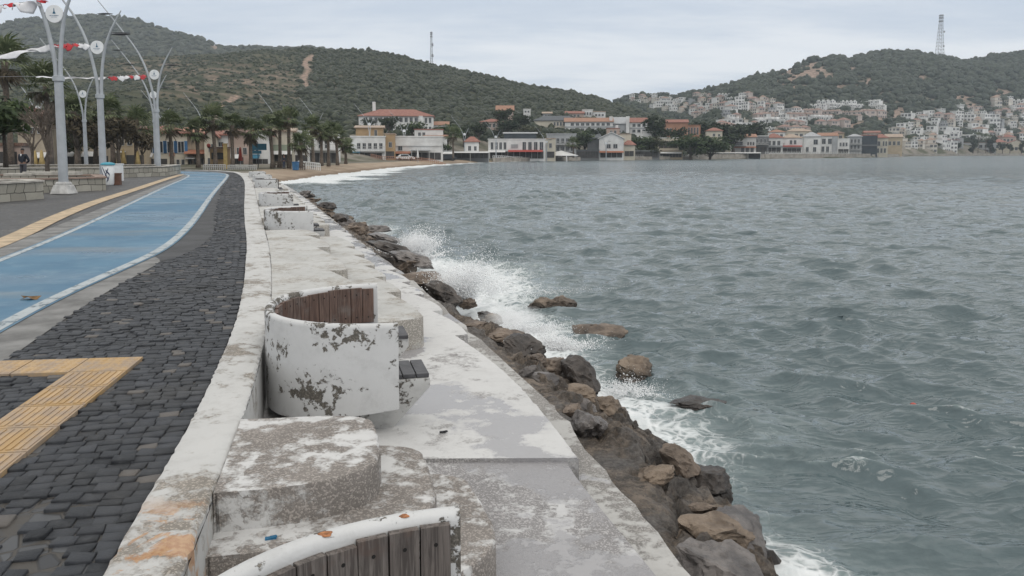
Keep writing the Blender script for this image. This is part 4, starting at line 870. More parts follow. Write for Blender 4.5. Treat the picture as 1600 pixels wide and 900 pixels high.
def mist(label, px, py, Y, wpx, hpx, seed, lean=.2):
    p = at(px, py, Y); w_ = wpx / FPX * Y / 2; h = hpx / FPX * Y; bm = bmesh.new(); bmesh.ops.create_icosphere(bm, subdivisions=3, radius=1.0); me = bpy.data.meshes.new('spray_mist')
    for q in bm.verts: q.co *= 1 + .25 * mnoise.noise(q.co * 1.7 + Vector((seed, 0, 0)))
    bm.to_mesh(me); bm.free(); o = linkmesh('spray_mist', me, m_mist); o.location = (p.x + lean * h * .3, p.y, p.z + h * .42); o.scale = (w_, w_ * .8, h * .62); o.rotation_euler = (0, lean * .6, seed)
    return tag(o, label, 'spray', kind='stuff')
mist('white mist of the tall burst of spray', 708, 474, 13.9, 112, 62, 1); mist('white mist of the smaller burst of spray', 646, 402, 18.6, 84, 46, 2)
mist('low white mist where the surf hits the bank', 800, 512, 11.6, 130, 36, 3)
burst('tall white burst of spray over the bank', 712, 472, 13.9, 140, 100, 12000, 1, .3, .003, .016)
burst('smaller white burst of spray farther along the bank', 648, 402, 18.6, 100, 58, 8000, 2, .3, .004, .019)
burst('fine spray drifting right of the tall burst', 775, 458, 14.6, 190, 70, 6000, 3, .2, .003, .008)
burst('low foam thrown up before the black wedge', 872, 545, 10.2, 120, 34, 4200, 4, .1, .003, .010)
burst('foam thrown round the tan boulder', 985, 612, 9.2, 120, 26, 2600, 5, .1, .003, .008)
burst('foam at the foot of the brown ledge', 820, 520, 11.4, 120, 26, 3400, 6, .1, .003, .010)
# ------------------------------------------------------------------ street lamps
m_steel = plain('grey_lamp_paint', (0.36, 0.385, 0.41), .45, .12, 2.0, .1, 30)
m_base = plain('lamp_base_paint', (0.46, 0.46, 0.45), .7, .25, 4.0, .3, 30)
m_white = plain('white_panel', (0.72, 0.74, 0.75), .45, .06, 3)
m_blue = plain('emblem_blue', (0.02, 0.11, 0.19), .5, .1); m_text = plain('emblem_text', (0.16, 0.22, 0.30), .6, .1)
m_darkm = plain('dark_lamp_metal', (0.022, 0.026, 0.032), .4, .2)
def make_lamp(label, loc, detail=True, grp='tall curved street lamps along the promenade', rz=0.0):
    t = thing('street_lamp', label, 'street lamp', loc, rz, grp)
    MB().tube([(0, 0, .3), (0, 0, 4.35)], [.172, .15], 20).build('pole', m_steel, t, smooth=True, angle=R(40))
    MB().box((0, 0, .17), (.72, .72, .34), 0, 0, .72).box((0, 0, .40), (.46, .46, .12), 0, 0, .85).build('base', m_base, t, bevel=.03)
    MB().lathe([(.15, 4.22), (.205, 4.24), (.205, 4.42), (.15, 4.44)], 20).build('collar', m_steel, t, smooth=True, angle=R(40))
    LA = smooth_poly([(-.085, 0, 4.4), (-.09, 0, 4.9), (-.25, 0, 5.9), (-.55, 0, 7.1), (-1.0, 0, 8.1), (-1.45, 0, 8.8), (-2.5, 0, 10.2), (-3.6, 0, 11.6)], 2)
    RA = smooth_poly([(.085, 0, 4.4), (.09, 0, 4.9), (.2, 0, 5.95), (.37, 0, 6.8), (.65, 0, 7.5), (.92, 0, 8.0), (1.22, 0, 8.5)], 2)
    for A in (LA, RA):
        n = len(A); MB().tube(A, [.085 * (1 - .72 * (i / (n - 1)) ** 1.4) for i in range(n)], 10).build('arm', m_steel, t, smooth=True)
    d = MB(); ring = [(.325 * math.cos(a), .325 * math.sin(a)) for a in [2 * math.pi * i / 40 for i in range(40)]]
    d.loft([[(x - .03, y_, z + 6.72) for x, z in ring] for y_ in (-.03, .03)])
    dd = d.build('sign_disc', m_white, t)
    e = MB()
    if detail:
        pr = [(-.055, -.02), (.055, -.02), (.042, .04), (.018, .07), (.016, .13), (.003, .20), (-.003, .20), (-.016, .13), (-.018, .07), (-.042, .04)]
        e.loft([[(x - .03, y_, z + 6.74) for x, z in pr] for y_ in (-.036, -.0305)])
        e.build('emblem', m_blue, dd)
        x = -.17; g = MB(); rg = random.Random(4)
        while x < .16:
            w_ = rg.uniform(.010, .022); g.box((x - .03 + w_ / 2, -.033, 6.655), (w_, .004, .030)); x += w_ + rg.choice([.006, .006, .014])
        x = -.11
        while x < .10:
            w_ = rg.uniform(.008, .018); g.box((x - .03 + w_ / 2, -.033, 6.60), (w_, .004, .020)); x += w_ + rg.choice([.006, .012])
        tx = g.build('lettering', m_text, dd); tx['kind'] = 'stuff'
        MB().tube([(-.52, 0, 6.75), (.36, 0, 6.75)], .018, 6).build('disc_bracket', m_darkm, t)
    for x, z, L, sx in ((-2.2, 9.45, 1.25, -1.95), (-3.15, 10.7, 1.05, -2.9), (1.15, 7.35, .95, .60)):
        hd = MB(); nn = 9
        hd.loft([[(x + L * (i / (nn - 1) - .5), y * (.14 * math.sin(math.pi * (i + .3) / (nn - .4)) + .012), z + zz * (.055 * math.sin(math.pi * (i + .3) / (nn - .4)) + .008)) for y, zz in ((-1, 0), (-.5, .8), (.5, .8), (1, 0), (.5, -.8), (-.5, -.8))] for i in range(nn)])
        hd.build('lamp_head', m_darkm, t, smooth=True)
        MB().tube([(x, 0, z + .02), (sx, 0, z + .05)], .016, 6).build('head_strut', m_steel, t)
    return t
def p_at(px, Y, z=0.0): q = at(px, 237, Y); return (q.x, Y, z)
lamp0 = make_lamp('nearest tall grey street lamp on a square pedestal with its top cut off', p_at(97, 30.4))
for px, Y, lab in ((160, 40, 'grey street lamp directly behind the blue patterned bin'), (246.5, 54, 'grey street lamp standing on the stone planter near the lane end'), (243.5, 73, 'grey street lamp hidden behind the one on the stone planter'),
                   (134, 72, 'slim distant street lamp between the two nearest lamps'), (62, 96, 'faint far street lamp above the standing man')):
    dup(lamp0, p_at(px, Y), 0, lab)
for i, (px, Y) in enumerate(((256, 140), (320, 150), (436, 150), (497, 165), (578, 190), (632, 200), (726, 214), (775, 225), (854, 240), (947, 262))):
    g = float(ground_z(px, Y)[0])
    dup(lamp0, p_at(px, Y, g), 0, '%s far street lamp from the left behind the beach' % nth(i).replace('first', 'leftmost'))

# ------------------------------------------------------------------ bunting
m_red = plain('red_flag', (0.42, 0.014, 0.022), .7, .2, 4); m_wf = plain('white_flag', (0.66, 0.66, 0.68), .7, .1, 4); m_cord = plain('cord', (0.25, 0.25, 0.26), .7, .1)
def bunting(label, pts, flags, seed):
    P = [at(*p) for p in pts]; c = P[0].copy(); t = thing('bunting', label, 'bunting', c, 0, 'strings of red and white flags')
    Q = smooth_poly([tuple(p - c) for p in P], 3); MB().tube(Q, .009, 5).build('cord', m_cord, t)
    S = np.concatenate([[0], np.cumsum(np.linalg.norm(np.diff(Q, axis=0), axis=1))]); rg = random.Random(seed); Lt = S[-1]
    for a, b, mm, hg in flags:
        nn = 13; f = MB(); V = []
        for i in range(nn):
            u = i / (nn - 1); s_ = (a + (b - a) * u) * Lt; o = np.array([np.interp(s_, S, Q[:, k]) for k in range(3)])
            tw = 1.35 * math.sin(u * 6 + rg.uniform(-.3, .3)); wdt = hg * .62 * (.25 + .75 * math.sin(math.pi * min(1, u * .8 + .15))) * rg.uniform(.75, 1.15) 
            for j in range(5):
                h = j / 4; dz = -wdt * h * math.cos(tw) ; dy = -wdt * h * math.sin(tw) + .05 * math.sin(u * 9 + h * 3); V.append((o[0] + h * .12 * (u + .3), o[1] + dy, o[2] + dz + .03 * math.sin(u * 11 + h)))
        f.add(V, [(i * 5 + j, i * 5 + j + 1, i * 5 + j + 6, i * 5 + j + 5) for i in range(nn - 1) for j in range(4)])
        fo_ = f.build('flag', m_red if mm == 'r' else m_wf, t, smooth=True); sm = fo_.modifiers.new('thick', 'SOLIDIFY'); sm.thickness = .006
    return t
bunting('topmost string of wind torn flags left of the nearest lamp', [(-60, 30, 28), (-10, 9, 29), (40, 3, 30), (74, 0, 30.4)], [(.2, .50, 'w', .45), (.50, .66, 'r', .22), (.62, .88, 'w', .75), (.88, .97, 'r', .2)], 1)
bunting('middle string of twisted red and white flags passing the nearest lamp', [(-60, 98, 27), (0, 86, 28.5), (50, 76, 30), (90, 68, 31), (136, 69, 37)], [(.05, .30, 'w', .34), (.26, .42, 'w', .3), (.40, .52, 'r', .42), (.5, .62, 'r', .5), (.66, .75, 'r', .26), (.74, .86, 'w', .36), (.85, .99, 'w', .5)], 2)
bunting('lowest string of red and white flags ending at the third lamp', [(-40, 121, 34), (40, 119, 37), (100, 121, 39), (160, 121, 40), (228, 117, 53.6)], [(.17, .30, 'w', .22), (.30, .40, 'w', .3), (.42, .49, 'r', .42), (.51, .57, 'w', .5), (.57, .66, 'w', .38), (.67, .73, 'r', .32), (.74, .84, 'w', .55), (.84, .98, 'r', .5)], 3)

# ------------------------------------------------------------------ planters, bin, cabinet, litter
m_stone, nt = newmat('stone_cladding'); v = coords(nt, True)
sx_ = nd(nt, 'ShaderNodeSeparateXYZ', {0: v}); al = math_(nt, 'ADD', math_(nt, 'MULTIPLY', sx_.outputs[0], .85), math_(nt, 'MULTIPLY', sx_.outputs[1], .75))
bv = nd(nt, 'ShaderNodeCombineXYZ', {0: math_(nt, 'ADD', al, math_(nt, 'MULTIPLY', noise(nt, v, 1.2, 2), .5)), 1: math_(nt, 'ADD', sx_.outputs[2], math_(nt, 'MULTIPLY', noise(nt, v, 2.0, 2), .12))})
bk = nd(nt, 'ShaderNodeTexBrick', {'Vector': bv.outputs[0], 'Color1': (.25, .24, .205, 1), 'Color2': (.40, .385, .335, 1), 'Mortar': (.085, .08, .07, 1), 'Scale': 1.0, 'Mortar Size': .014, 'Brick Width': .36, 'Row Height': .31}, offset=.37, squash=1.7, squash_frequency=2)
c = mix(nt, ramp(nt, noise(nt, v, 4, 7, .65), .45, .75), bk.outputs[0], (0.23, 0.225, 0.2), 'MIX'); c = mix(nt, .5, bk.outputs[0], c); jm = math_(nt, 'SUBTRACT', 1.0, bk.outputs[1])
finish(nt, nd(nt, 'ShaderNodeBsdfPrincipled', {'Base Color': c, 'Roughness': .85, 'Normal': bumpn(nt, jm, .7, .03)}))
m_cap = plain('stone_cap', (0.40, 0.385, 0.35), .8, .25, 3, .4, 30, world=True); m_soil = plain('planter_soil', (0.10, 0.085, 0.065), .95, .4, 2, .5, 12, world=True); m_capr = plain('stone_cap_reddish', (0.26, 0.19, 0.155), .85, .3, 2, .4, 30, world=True)
def planter(label, poly, h, cap=None):
    c = np.mean(poly, 0); t = thing('stone_planter', label, 'planter', (c[0], c[1], 0), 0, 'low stone planters on the promenade')
    P = np.array(poly) - c
    def shrink(k): 
        d = np.hypot(P[:, 0], P[:, 1]); return P * (1 - k / d)[:, None]
    o_, i_ = shrink(0), shrink(.42); mb = MB()
    mb.loft([[(x, y, -.05) for x, y in o_], [(x, y, h - .06) for x, y in o_], [(x, y, h - .06) for x, y in i_], [(x, y, .1) for x, y in i_]], caps=False).build('wall', m_stone, t)
    a, b = shrink(-.05), shrink(.46)
    MB().loft([[(x, y, h - .06) for x, y in a], [(x, y, h) for x, y in a], [(x, y, h) for x, y in b], [(x, y, h - .06) for x, y in b], [(x, y, h - .06) for x, y in a]], caps=False).build('cap', cap or m_cap, t)
    MB().add([(x, y, h - .16) for x, y in i_], [tuple(range(len(i_)))]).build('soil', m_soil, t)
planter('nearest low stone planter at the left picture edge', [(-25, 19.5), (-17.0, 21.5), (-16.05, 27.4), (-17.2, 28.6), (-25, 29.2)], .63)
planter('low stone planter directly behind the nearest lamp', [(-27, 31.6), (-18.3, 31.3), (-16.95, 33.4), (-18.95, 36.9), (-27, 37.4)], .56, m_capr)
planter('long low stone planter under the third lamp beside the lane end', [(-36, 45.5), (-24.6, 48.6), (-22.9, 53.2), (-24.6, 59.5), (-36, 60)], .66)
planter('far pale planter behind the standing man', [(-48, 52), (-37.5, 53), (-36.8, 58), (-40, 63), (-50, 63)], .7)
MB().box((-20.3, 35.4, .64), (2.4, .5, .16)).box((-21.6, 35.2, .60), (1.2, .5, .12)).build('stone_block', m_cap, bevel=.02); tag(bpy.data.objects['stone_block'], 'pale stone slab laid on the planter behind the nearest lamp', 'stone slab')
x, y, z = p_at(167.5, 38.5)
b = thing('litter_bin', 'white litter bin with dark blue zigzag pattern and turquoise lid', 'litter bin', (x, y, 0))
MB().lathe([(.22, 0), (.25, .06), (.285, .95), (.27, .97)], 20).build('body', m_white, b, smooth=True, angle=R(40))
MB().lathe([(.33, .965), (.335, 1.0), (.30, 1.05), (.16, 1.09), (.02, 1.10)], 20).build('lid', plain('turquoise_lid', (0.05, 0.27, 0.36), .5, .2), b, smooth=True, angle=R(50))
pb = MB(); 
for a0, z0, a1, z1 in ((-150, .82, -100, .28), (-118, .85, -62, .25), (-62, .80, -108, .22), (-150, .40, -128, .16), (-85, .72, -50, .5), (-55, .42, -80, .16)):
    q = []
    for k in range(9):
        u = k / 8; an = R(a0 + (a1 - a0) * u); zz = z0 + (z1 - z0) * u; r_ = .25 + .035 * zz / .95 + .006
        q.append((r_ * math.cos(an), r_ * math.sin(an), zz))
    pb.loft([[(p[0], p[1], p[2] - .05) for p in q], [(p[0], p[1], p[2] + .05) for p in q]], caps=False, close=False)
pb.build('painted_pattern', plain('navy_paint', (0.012, 0.022, 0.075), .5, .1), b)
x, y, z = p_at(180.5, 38.8); MB().box((0, 0, .27), (.36, .36, .54), .2).box((0, 0, .55), (.40, .40, .04), .2).build('planter_box', plain('brown_wood', (0.12, 0.06, 0.04), .8, .3), loc=(x, y, 0)); tag(bpy.data.objects['planter_box'], 'small brown wooden box beside the patterned bin', 'box')
x, y, z = p_at(183, 42); MB().box((0, 0, .5), (.42, .4, .86), .1).box((0, 0, .95), (.47, .45, .05), .1).box((0, -.21, .5), (.3, .02, .6), .1).build('electric_cabinet', m_white, loc=(x, y, 0), bevel=.01); tag(bpy.data.objects['electric_cabinet'], 'pale electric cabinet standing behind the brown box', 'cabinet')
g = gz(47, 467, .01); lf = MB(); rg = random.Random(3)
V = [(math.cos(a) * r_, math.sin(a) * r_ * .55, .012 + .02 * math.sin(a * 3)) for a, r_ in [(2 * math.pi * i / 14, .10 * (1 + .35 * math.sin(i * 2.4))) for i in range(14)]]
lf.add(V + [(0, 0, .03)] + [(p[0], p[1], p[2] - .008) for p in V], [(i, (i + 1) % 14, 14) for i in range(14)] + [(15 + i, i, (i + 1) % 14) for i in range(14) if False])
lf.build('dry_leaf', plain('dry_leaf', (0.14, 0.085, 0.04), .9, .5, 20), loc=(g.x, g.y, .01)); tag(bpy.data.objects['dry_leaf'], 'curled dry brown leaf lying on the blue cycle lane', 'leaf')
g = gz(423, 842, -.163); MB().box((0, 0, .004), (.05, .022, .008), .3).box((.012, .004, .009), (.03, .02, .004), .5).build('plastic_scrap', plain('blue_plastic', (0.02, 0.13, 0.25), .5, .2), loc=g); tag(bpy.data.objects['plastic_scrap'], 'tiny blue plastic scrap on the worn concrete step', 'litter')
g = gz(1427, 632, SEA + .02); MB().lathe([(.01, -.02), (.03, -.01), (.034, .006), (.02, .016), (.006, .02)], 12).build('float', plain('red_float', (0.40, 0.06, 0.04), .5, .2), loc=g, smooth=True); tag(bpy.data.objects['float'], 'small red float drifting alone in the open water', 'float')
g = gz(692, 676, -.497); MB().box((0, 0, .006), (.05, .016, .012), .2).box((.02, .006, .008), (.03, .02, .008), .8).build('twig', m_black, loc=g); tag(bpy.data.objects['twig'], 'tiny dark twig on the wet walkway slab', 'twig')

# ------------------------------------------------------------------ people
m_skin = plain('skin', (0.20, 0.115, 0.08), .6, .1); m_hair = plain('hair', (0.018, 0.016, 0.015), .7, .2)
def skinmesh(name, J, edges, m, parent, root=0):
    me = bpy.data.meshes.new(name); me.from_pydata([j[:3] for j in J], edges, []); o = linkmesh(name, me, m, parent)
    md = o.modifiers.new('skin', 'SKIN'); md.use_smooth_shade = True
    for i, j in enumerate(J): sv = me.skin_vertices[0].data[i]; sv.radius = (j[3], j[4] if len(j) > 4 else j[3]); sv.use_root = (i == root)
    sb_ = o.modifiers.new('sub', 'SUBSURF'); sb_.levels = 1; sb_.render_levels = 2
    return o
def person(label, loc, rz, jm, tm, behind=True):
    t = thing('person', label, 'person', loc, rz)
    hand = [(.07, .17, .93), (-.07, .17, .93)] if behind else [(.27, -.03, .80), (-.27, -.05, .80)]
    elb = [(.30, .10, 1.10), (-.30, .10, 1.10)] if behind else [(.26, .03, 1.10), (-.26, .03, 1.10)]
    J = [(0, 0, .95, .13, .10), (0, 0, 1.15, .13, .10), (0, .01, 1.38, .15, .10), (0, 0, 1.50, .055), (0, -.015, 1.58, .075, .085), (0, -.01, 1.68, .075, .09), (0, 0, 1.74, .045),
         (.19, .01, 1.42, .06), (*elb[0], .045), (*hand[0], .034), (-.19, .01, 1.42, .06), (*elb[1], .045), (*hand[1], .034),
         (.095, 0, .88, .085), (.10, -.02, .48, .058), (.105, .02, .08, .042), (.11, -.13, .035, .036), (-.095, 0, .88, .085), (-.11, -.01, .48, .058), (-.125, .03, .08, .042), (-.14, -.12, .035, .036)]
    E_ = [(0, 1), (1, 2), (2, 3), (3, 4), (4, 5), (5, 6), (2, 7), (7, 8), (8, 9), (2, 10), (10, 11), (11, 12), (0, 13), (13, 14), (14, 15), (15, 16), (0, 17), (17, 18), (18, 19), (19, 20)]
    bd = skinmesh('body', J, E_, m_skin, t)
    JJ = [(0, .0, .90, .165, .125), (0, 0, 1.15, .165, .13), (0, .01, 1.36, .175, .125), (0, .005, 1.475, .085, .08), (.20, .01, 1.40, .085), (*elb[0], .068), (hand[0][0] * 1.25, hand[0][1], hand[0][2] + .05, .055), (-.20, .01, 1.40, .085), (*elb[1], .068), (hand[1][0] * 1.25, hand[1][1], hand[1][2] + .05, .055)]
    skinmesh('jacket', JJ, [(0, 1), (1, 2), (2, 3), (2, 4), (4, 5), (5, 6), (2, 7), (7, 8), (8, 9)], jm, t)
    TT = [(0, 0, .96, .145, .115), (.10, 0, .86, .105), (.105, -.015, .48, .082), (.11, .02, .10, .072), (-.10, 0, .86, .105), (-.115, -.005, .48, .082), (-.13, .03, .10, .072)]
    skinmesh('trousers', TT, [(0, 1), (1, 2), (2, 3), (0, 4), (4, 5), (5, 6)], tm, t)
    for s_ in (1, -1):
        x = .11 if s_ > 0 else -.13; MB().loft([[(x + a * w_, y, z) for a, z in ((-1, 0), (1, 0), (.8, h), (-.8, h))] for y, w_, h in ((.09, .035, .07), (0, .048, .10), (-.10, .045, .07), (-.18, .03, .04))]).build('shoe', m_hair, t, bevel=.01)
    MB().lathe([(.02, 1.795), (.075, 1.775), (.093, 1.73), (.09, 1.69)], 14, (0, .012, 0)).build('hair', m_hair, t, smooth=True)
    f = MB().loft([[(x, -.10 - d, z) for x, z in ((-.012, 1.62), (.012, 1.62), (.006, 1.675), (-.006, 1.675))] for d in (0, .022)])
    for x in (-.034, .034): f.box((x, -.098, 1.683), (.026, .012, .012), 0, 1)
    f.box((0, -.098, 1.585), (.05, .012, .012), 0, 1); f.box((.096, .0, 1.66), (.02, .035, .06)); f.box((-.096, .0, 1.66), (.02, .035, .06)); f.build('face', [m_skin, m_hair], bd)
    return t
x, y, z = p_at(35, 45)
mn = person('man in a dark navy jacket and grey trousers standing with hands behind him', (x, y, 0), R(-8), plain('navy_jacket', (0.012, 0.016, 0.026), .8, .2), plain('grey_trousers', (0.055, 0.055, 0.065), .85, .2))
MB().loft([[(-.055, -.118, 1.47), (.055, -.118, 1.47), (0, -.137, 1.33)], [(-.055, -.124, 1.47), (.055, -.124, 1.47), (0, -.143, 1.33)]]).build('shirt_collar', m_white, mn)
q = at(444, 263, 98); g = float(ground_z(444, 98)[0])
person('tiny distant person in dark clothes walking at the top of the beach', (q.x, 98, g), R(60), plain('dark_coat', (0.03, 0.03, 0.04), .8, .2), plain('blue_jeans', (0.03, 0.04, 0.07), .8, .2), behind=False)
# ------------------------------------------------------------------ trees
m_trunk = plain('palm_trunk', (0.125, 0.10, 0.08), .95, .35, 6, .6, 14); m_bark = plain('bark', (0.085, 0.07, 0.058), .95, .35, 5, .5, 14); m_twig = plain('bare_twig', (0.135, 0.11, 0.09), .9, .3, 5)
def leafmat(name, lo, hi, tr=.25):
    m, nt = newmat(name); ri = nd(nt, 'ShaderNodeNewGeometry').outputs['Random Per Island']; v = coords(nt)
    c = mix(nt, ri, lo, hi); c = mix(nt, ramp(nt, noise(nt, v, .7, 3), .35, .7), tuple(x * .7 for x in lo), c)
    d = nd(nt, 'ShaderNodeBsdfPrincipled', {'Base Color': c, 'Roughness': .6, 'Specular IOR Level': .3}); t = nd(nt, 'ShaderNodeBsdfTranslucent', {0: c})
    finish(nt, nd(nt, 'ShaderNodeMixShader', {0: tr, 1: d, 2: t})); return m
m_palm = leafmat('palm_leaf', (0.105, 0.14, 0.062), (0.26, 0.28, 0.165)); m_dead = leafmat('dead_palm_leaf', (0.085, 0.066, 0.042), (0.16, 0.128, 0.085), .1)
m_leafd = leafmat('dark_leaf', (0.026, 0.042, 0.020), (0.070, 0.090, 0.044)); m_leafg = leafmat('green_leaf', (0.045, 0.075, 0.028), (0.115, 0.15, 0.06)); m_leafo = leafmat('olive_leaf', (0.07, 0.08, 0.042), (0.155, 0.155, 0.09)); m_leafb = leafmat('brown_green_leaf', (0.075, 0.06, 0.036), (0.15, 0.125, 0.08))
def palm_proto(H, seed, label, cr=1.0, skirt=.5):
    rg = random.Random(seed); t = thing('palm_tree', label, 'palm tree', (0, 0, 0))
    lean = rg.uniform(-.25, .25); pts = [(lean * (k / 6) ** 2, .1 * math.sin(k), H * k / 6) for k in range(7)]
    MB().tube(pts, [.30, .24, .21, .20, .20, .21, .26], 10).build('trunk', m_trunk, t, smooth=True)
    top = Vector(pts[-1]); cw, dd = MB(), MB()
    def frond(mb, el, az, L, droop):
        d = Vector((math.cos(az) * math.cos(el), math.sin(az) * math.cos(el), math.sin(el))); side = d.cross(Vector((0, 0, 1))); side = side.normalized() if side.length > .05 else Vector((1, 0, 0))
        b = top + Vector((0, 0, rg.uniform(-.25, .15))); tip = b + d * L * .55 + Vector((0, 0, -droop * .12)); w_ = .016
        mb.add([b + side * w_, b - side * w_, tip - side * w_, tip + side * w_], [(0, 1, 2, 3)]); up = side.cross(d)
        for k in range(11):
            a = R(-105 + 210 * k / 10) + rg.uniform(-.08, .08); dl = (d * math.cos(a) + side * math.sin(a)).normalized(); l = L * .55 * (1 - .25 * abs(a) / 1.9) * rg.uniform(.85, 1.1)
            m1 = tip + dl * l * .55 + up * rg.uniform(-.03, .06); e_ = tip + dl * l + Vector((.10 * L, 0, -droop * .42 * rg.uniform(.5, 1.2))); pw = (up.cross(dl)).normalized() * .085
            mb.add([tip, m1 + pw, e_, m1 - pw], [(0, 1, 2, 3)])
    for i in range(40):
        frond(cw, R(rg.uniform(-22, 80)), rg.uniform(0, 6.283), cr * rg.uniform(1.35, 1.8), rg.uniform(.4, 1.3))
    for i in range(int(11 * skirt) + 2): frond(dd, R(rg.uniform(-72, -15)), rg.uniform(0, 6.283), cr * rg.uniform(1.0, 1.5), rg.uniform(.3, .8))
    cw.build('crown', m_palm, t); dd.build('dead_fronds', m_dead, t); return t
def crown_leaves(rg, lobes, n, size):
    V = []; F = []; wts = [l[3] ** 2 * 1.0 for l in lobes]
    for i in range(n):
        cx, cy, cz, r_, fz = rg.choices(lobes, wts)[0]; d = Vector((rg.gauss(0, 1), rg.gauss(0, 1), rg.gauss(0, 1))).normalized(); k = r_ * (rg.random() ** .33) * rg.uniform(.75, 1.12)
        p = Vector((cx, cy, cz)) + Vector((d.x * k, d.y * k, d.z * k * fz)); nrm = (d + Vector((rg.gauss(0, .6), rg.gauss(0, .6), rg.gauss(0, .6) + .3))).normalized()
        a = nrm.cross(Vector((rg.gauss(0, 1), rg.gauss(0, 1), rg.gauss(0, 1)))).normalized(); b = nrm.cross(a); s_ = size * rg.uniform(.5, 1.25); q = len(V)
        V += [p - a * s_, p - b * s_ * .55, p + a * s_, p + b * s_ * .55 + nrm * s_ * .25]; F.append((q, q + 1, q + 2, q + 3))
    return MB().add(V, F)
def tree_proto(name, label, cat, H, crw, m, seed, n=900, size=.34, shape='round', trunk=.35):
    rg = random.Random(seed); t = thing(name, label, cat); tb_ = MB(); th = H * trunk
    tb_.tube([(0, 0, 0), (.06, .05, th * .5), (0, .1, th), (.1, 0, H * .7)], [.055 * H ** .8 + .04, .04 * H ** .8 + .03, .03 * H ** .8 + .03, .03], 8)
    lobes = []
    nl = {'round': 9, 'umbrella': 9, 'tall': 8}[shape]
    for i in range(nl):
        a = 6.283 * i / nl + rg.uniform(-.4, .4); rr = crw * rg.uniform(.3, .68); z = th + (H - th) * rg.uniform(.2, .85)
        if shape == 'umbrella': z = H * rg.uniform(.7, .86); rr = crw * rg.uniform(.35, .75)
        if shape == 'tall': rr = crw * rg.uniform(.05, .45); z = th + (H - th) * (i + .5) / nl
        r_ = crw * rg.uniform(.32, .56); lobes.append((rr * math.cos(a), rr * math.sin(a), z, r_, .8 if shape != 'umbrella' else .5))
        tb_.tube([(0, .05, th * .85), (rr * .5 * math.cos(a), rr * .5 * math.sin(a), (th + z) / 2), (rr * math.cos(a), rr * math.sin(a), z)], [.02 * H ** .7, .012 * H ** .7, .015], 5)
    lobes.append((0, 0, th + (H - th) * .6, crw * .55, .8))
    tb_.build('trunk', m_bark, t, smooth=True); crown_leaves(rg, lobes, n, size).build('crown', m, t); return t
def bare_tree(label, loc, H, seed):
    rg = random.Random(seed); t = thing('bare_tree', label, 'tree', loc, 0, 'leafless trees by the planters'); tr, br = MB(), MB()
    def grow(p, d, L, r_, lvl):
        q = p + d * L; (tr if lvl == 0 else br).tube([p, (p + q) / 2 + Vector((rg.uniform(-.05, .05), 0, .03)) * L, q], [r_, r_ * .8, r_ * .6], 5, caps=False)
        if lvl < 4:
            for k in range(rg.choice([3, 4]) if lvl else 5):
                nd_ = (d + Vector((rg.gauss(0, .38), rg.gauss(0, .38), rg.gauss(.12, .25)))).normalized(); grow(q - d * L * rg.uniform(0, .3), nd_, L * rg.uniform(.55, .8), r_ * .55, lvl + 1)
    grow(Vector((0, 0, 0)), Vector((.08, 0, 1)).normalized(), H * .32, .14, 0)
    tr.build('trunk', m_bark, t); br.build('branches', m_twig, t); return t
def gz_(px, Y): return float(ground_z(px, Y)[0]) if Y > 66 else 0.0
PALM = []
def palm(px, ytop, ybase, Y, label, crs=1.0, k=None):
    """palm whose trunk stands at column px and whose crown reaches ytop"""
    zb = at(px, ybase, Y).z; zt = at(px, ytop, Y).z; h = max(2.0, zt - zb - 1.25 * crs)
    t = palm_proto(h, len(PALM) + 11, label, crs, .5 + .4 * (len(PALM) % 3 == 0)); t.location = (at(px, 240, Y).x, Y, zb); t['group'] = 'fan palms of the seafront'; PALM.append(t); return t
for row in ((16, 58, 262, 62, 'big windblown palm at the far left behind the flags', 1.5), (78, 96, 262, 66, 'tall palm with a brown skirt right behind the nearest lamp', 1.5), (120, 150, 262, 78, 'leaning palm between the two nearest lamps', 1.2),
            (176, 150, 258, 84, 'dull palm just right of the second lamp', 1.25), (212, 168, 262, 88, 'broad palm with dead fronds left of the third lamp', 1.5), (268, 174, 262, 92, 'palm in front of the blue shuttered house', 1.25), (309, 184, 262, 93, 'thin palm before the orange awning house', 1.15),
            (336, 164, 262, 94, 'tall full palm before the gabled stone house', 1.35), (363, 176, 262, 95, 'palm beside the yellow sign column', 1.2), (391, 186, 264, 96, 'thick trunked palm where the kerb meets the beach', 1.25), (425, 178, 263, 98, 'thick pale trunked palm at the top of the beach', 1.2),
            (437, 170, 262, 102, 'first of two slim palms close together above the beach', 1.05), (451, 168, 263, 99, 'second of two slim palms close together above the beach', 1.05), (470, 205, 262, 98, 'short bushy palm between taller palms above the beach', 1.15), (489, 182, 262, 104, 'slender palm before the white beach house', 1.1),
            (502, 192, 259, 112, 'palm crowding the slender one by the white beach house', 1.05), (513, 190, 260, 114, 'palm left of the blue cafe canopy', 1.1), (527, 196, 258, 120, 'bushy palm nearest the blue cafe canopy', 1.15), (540, 214, 256, 124, 'low palm touching the blue cafe canopy', 1.05),
            (708, 197, 247, 190, 'palm beside the small white house with red roof', 1.6), (896, 214, 246, 245, 'lone pale palm beside the grey balcony building', 1.6), (1420, 212, 243, 560, 'dark palm before the white gabled seafront house', 2.2), (1528, 206, 243, 590, 'palm left of the red roofed house at far right', 2.6), (1540, 208, 243, 588, 'palm standing close to its twin at far right', 2.6)):
    palm(*row)
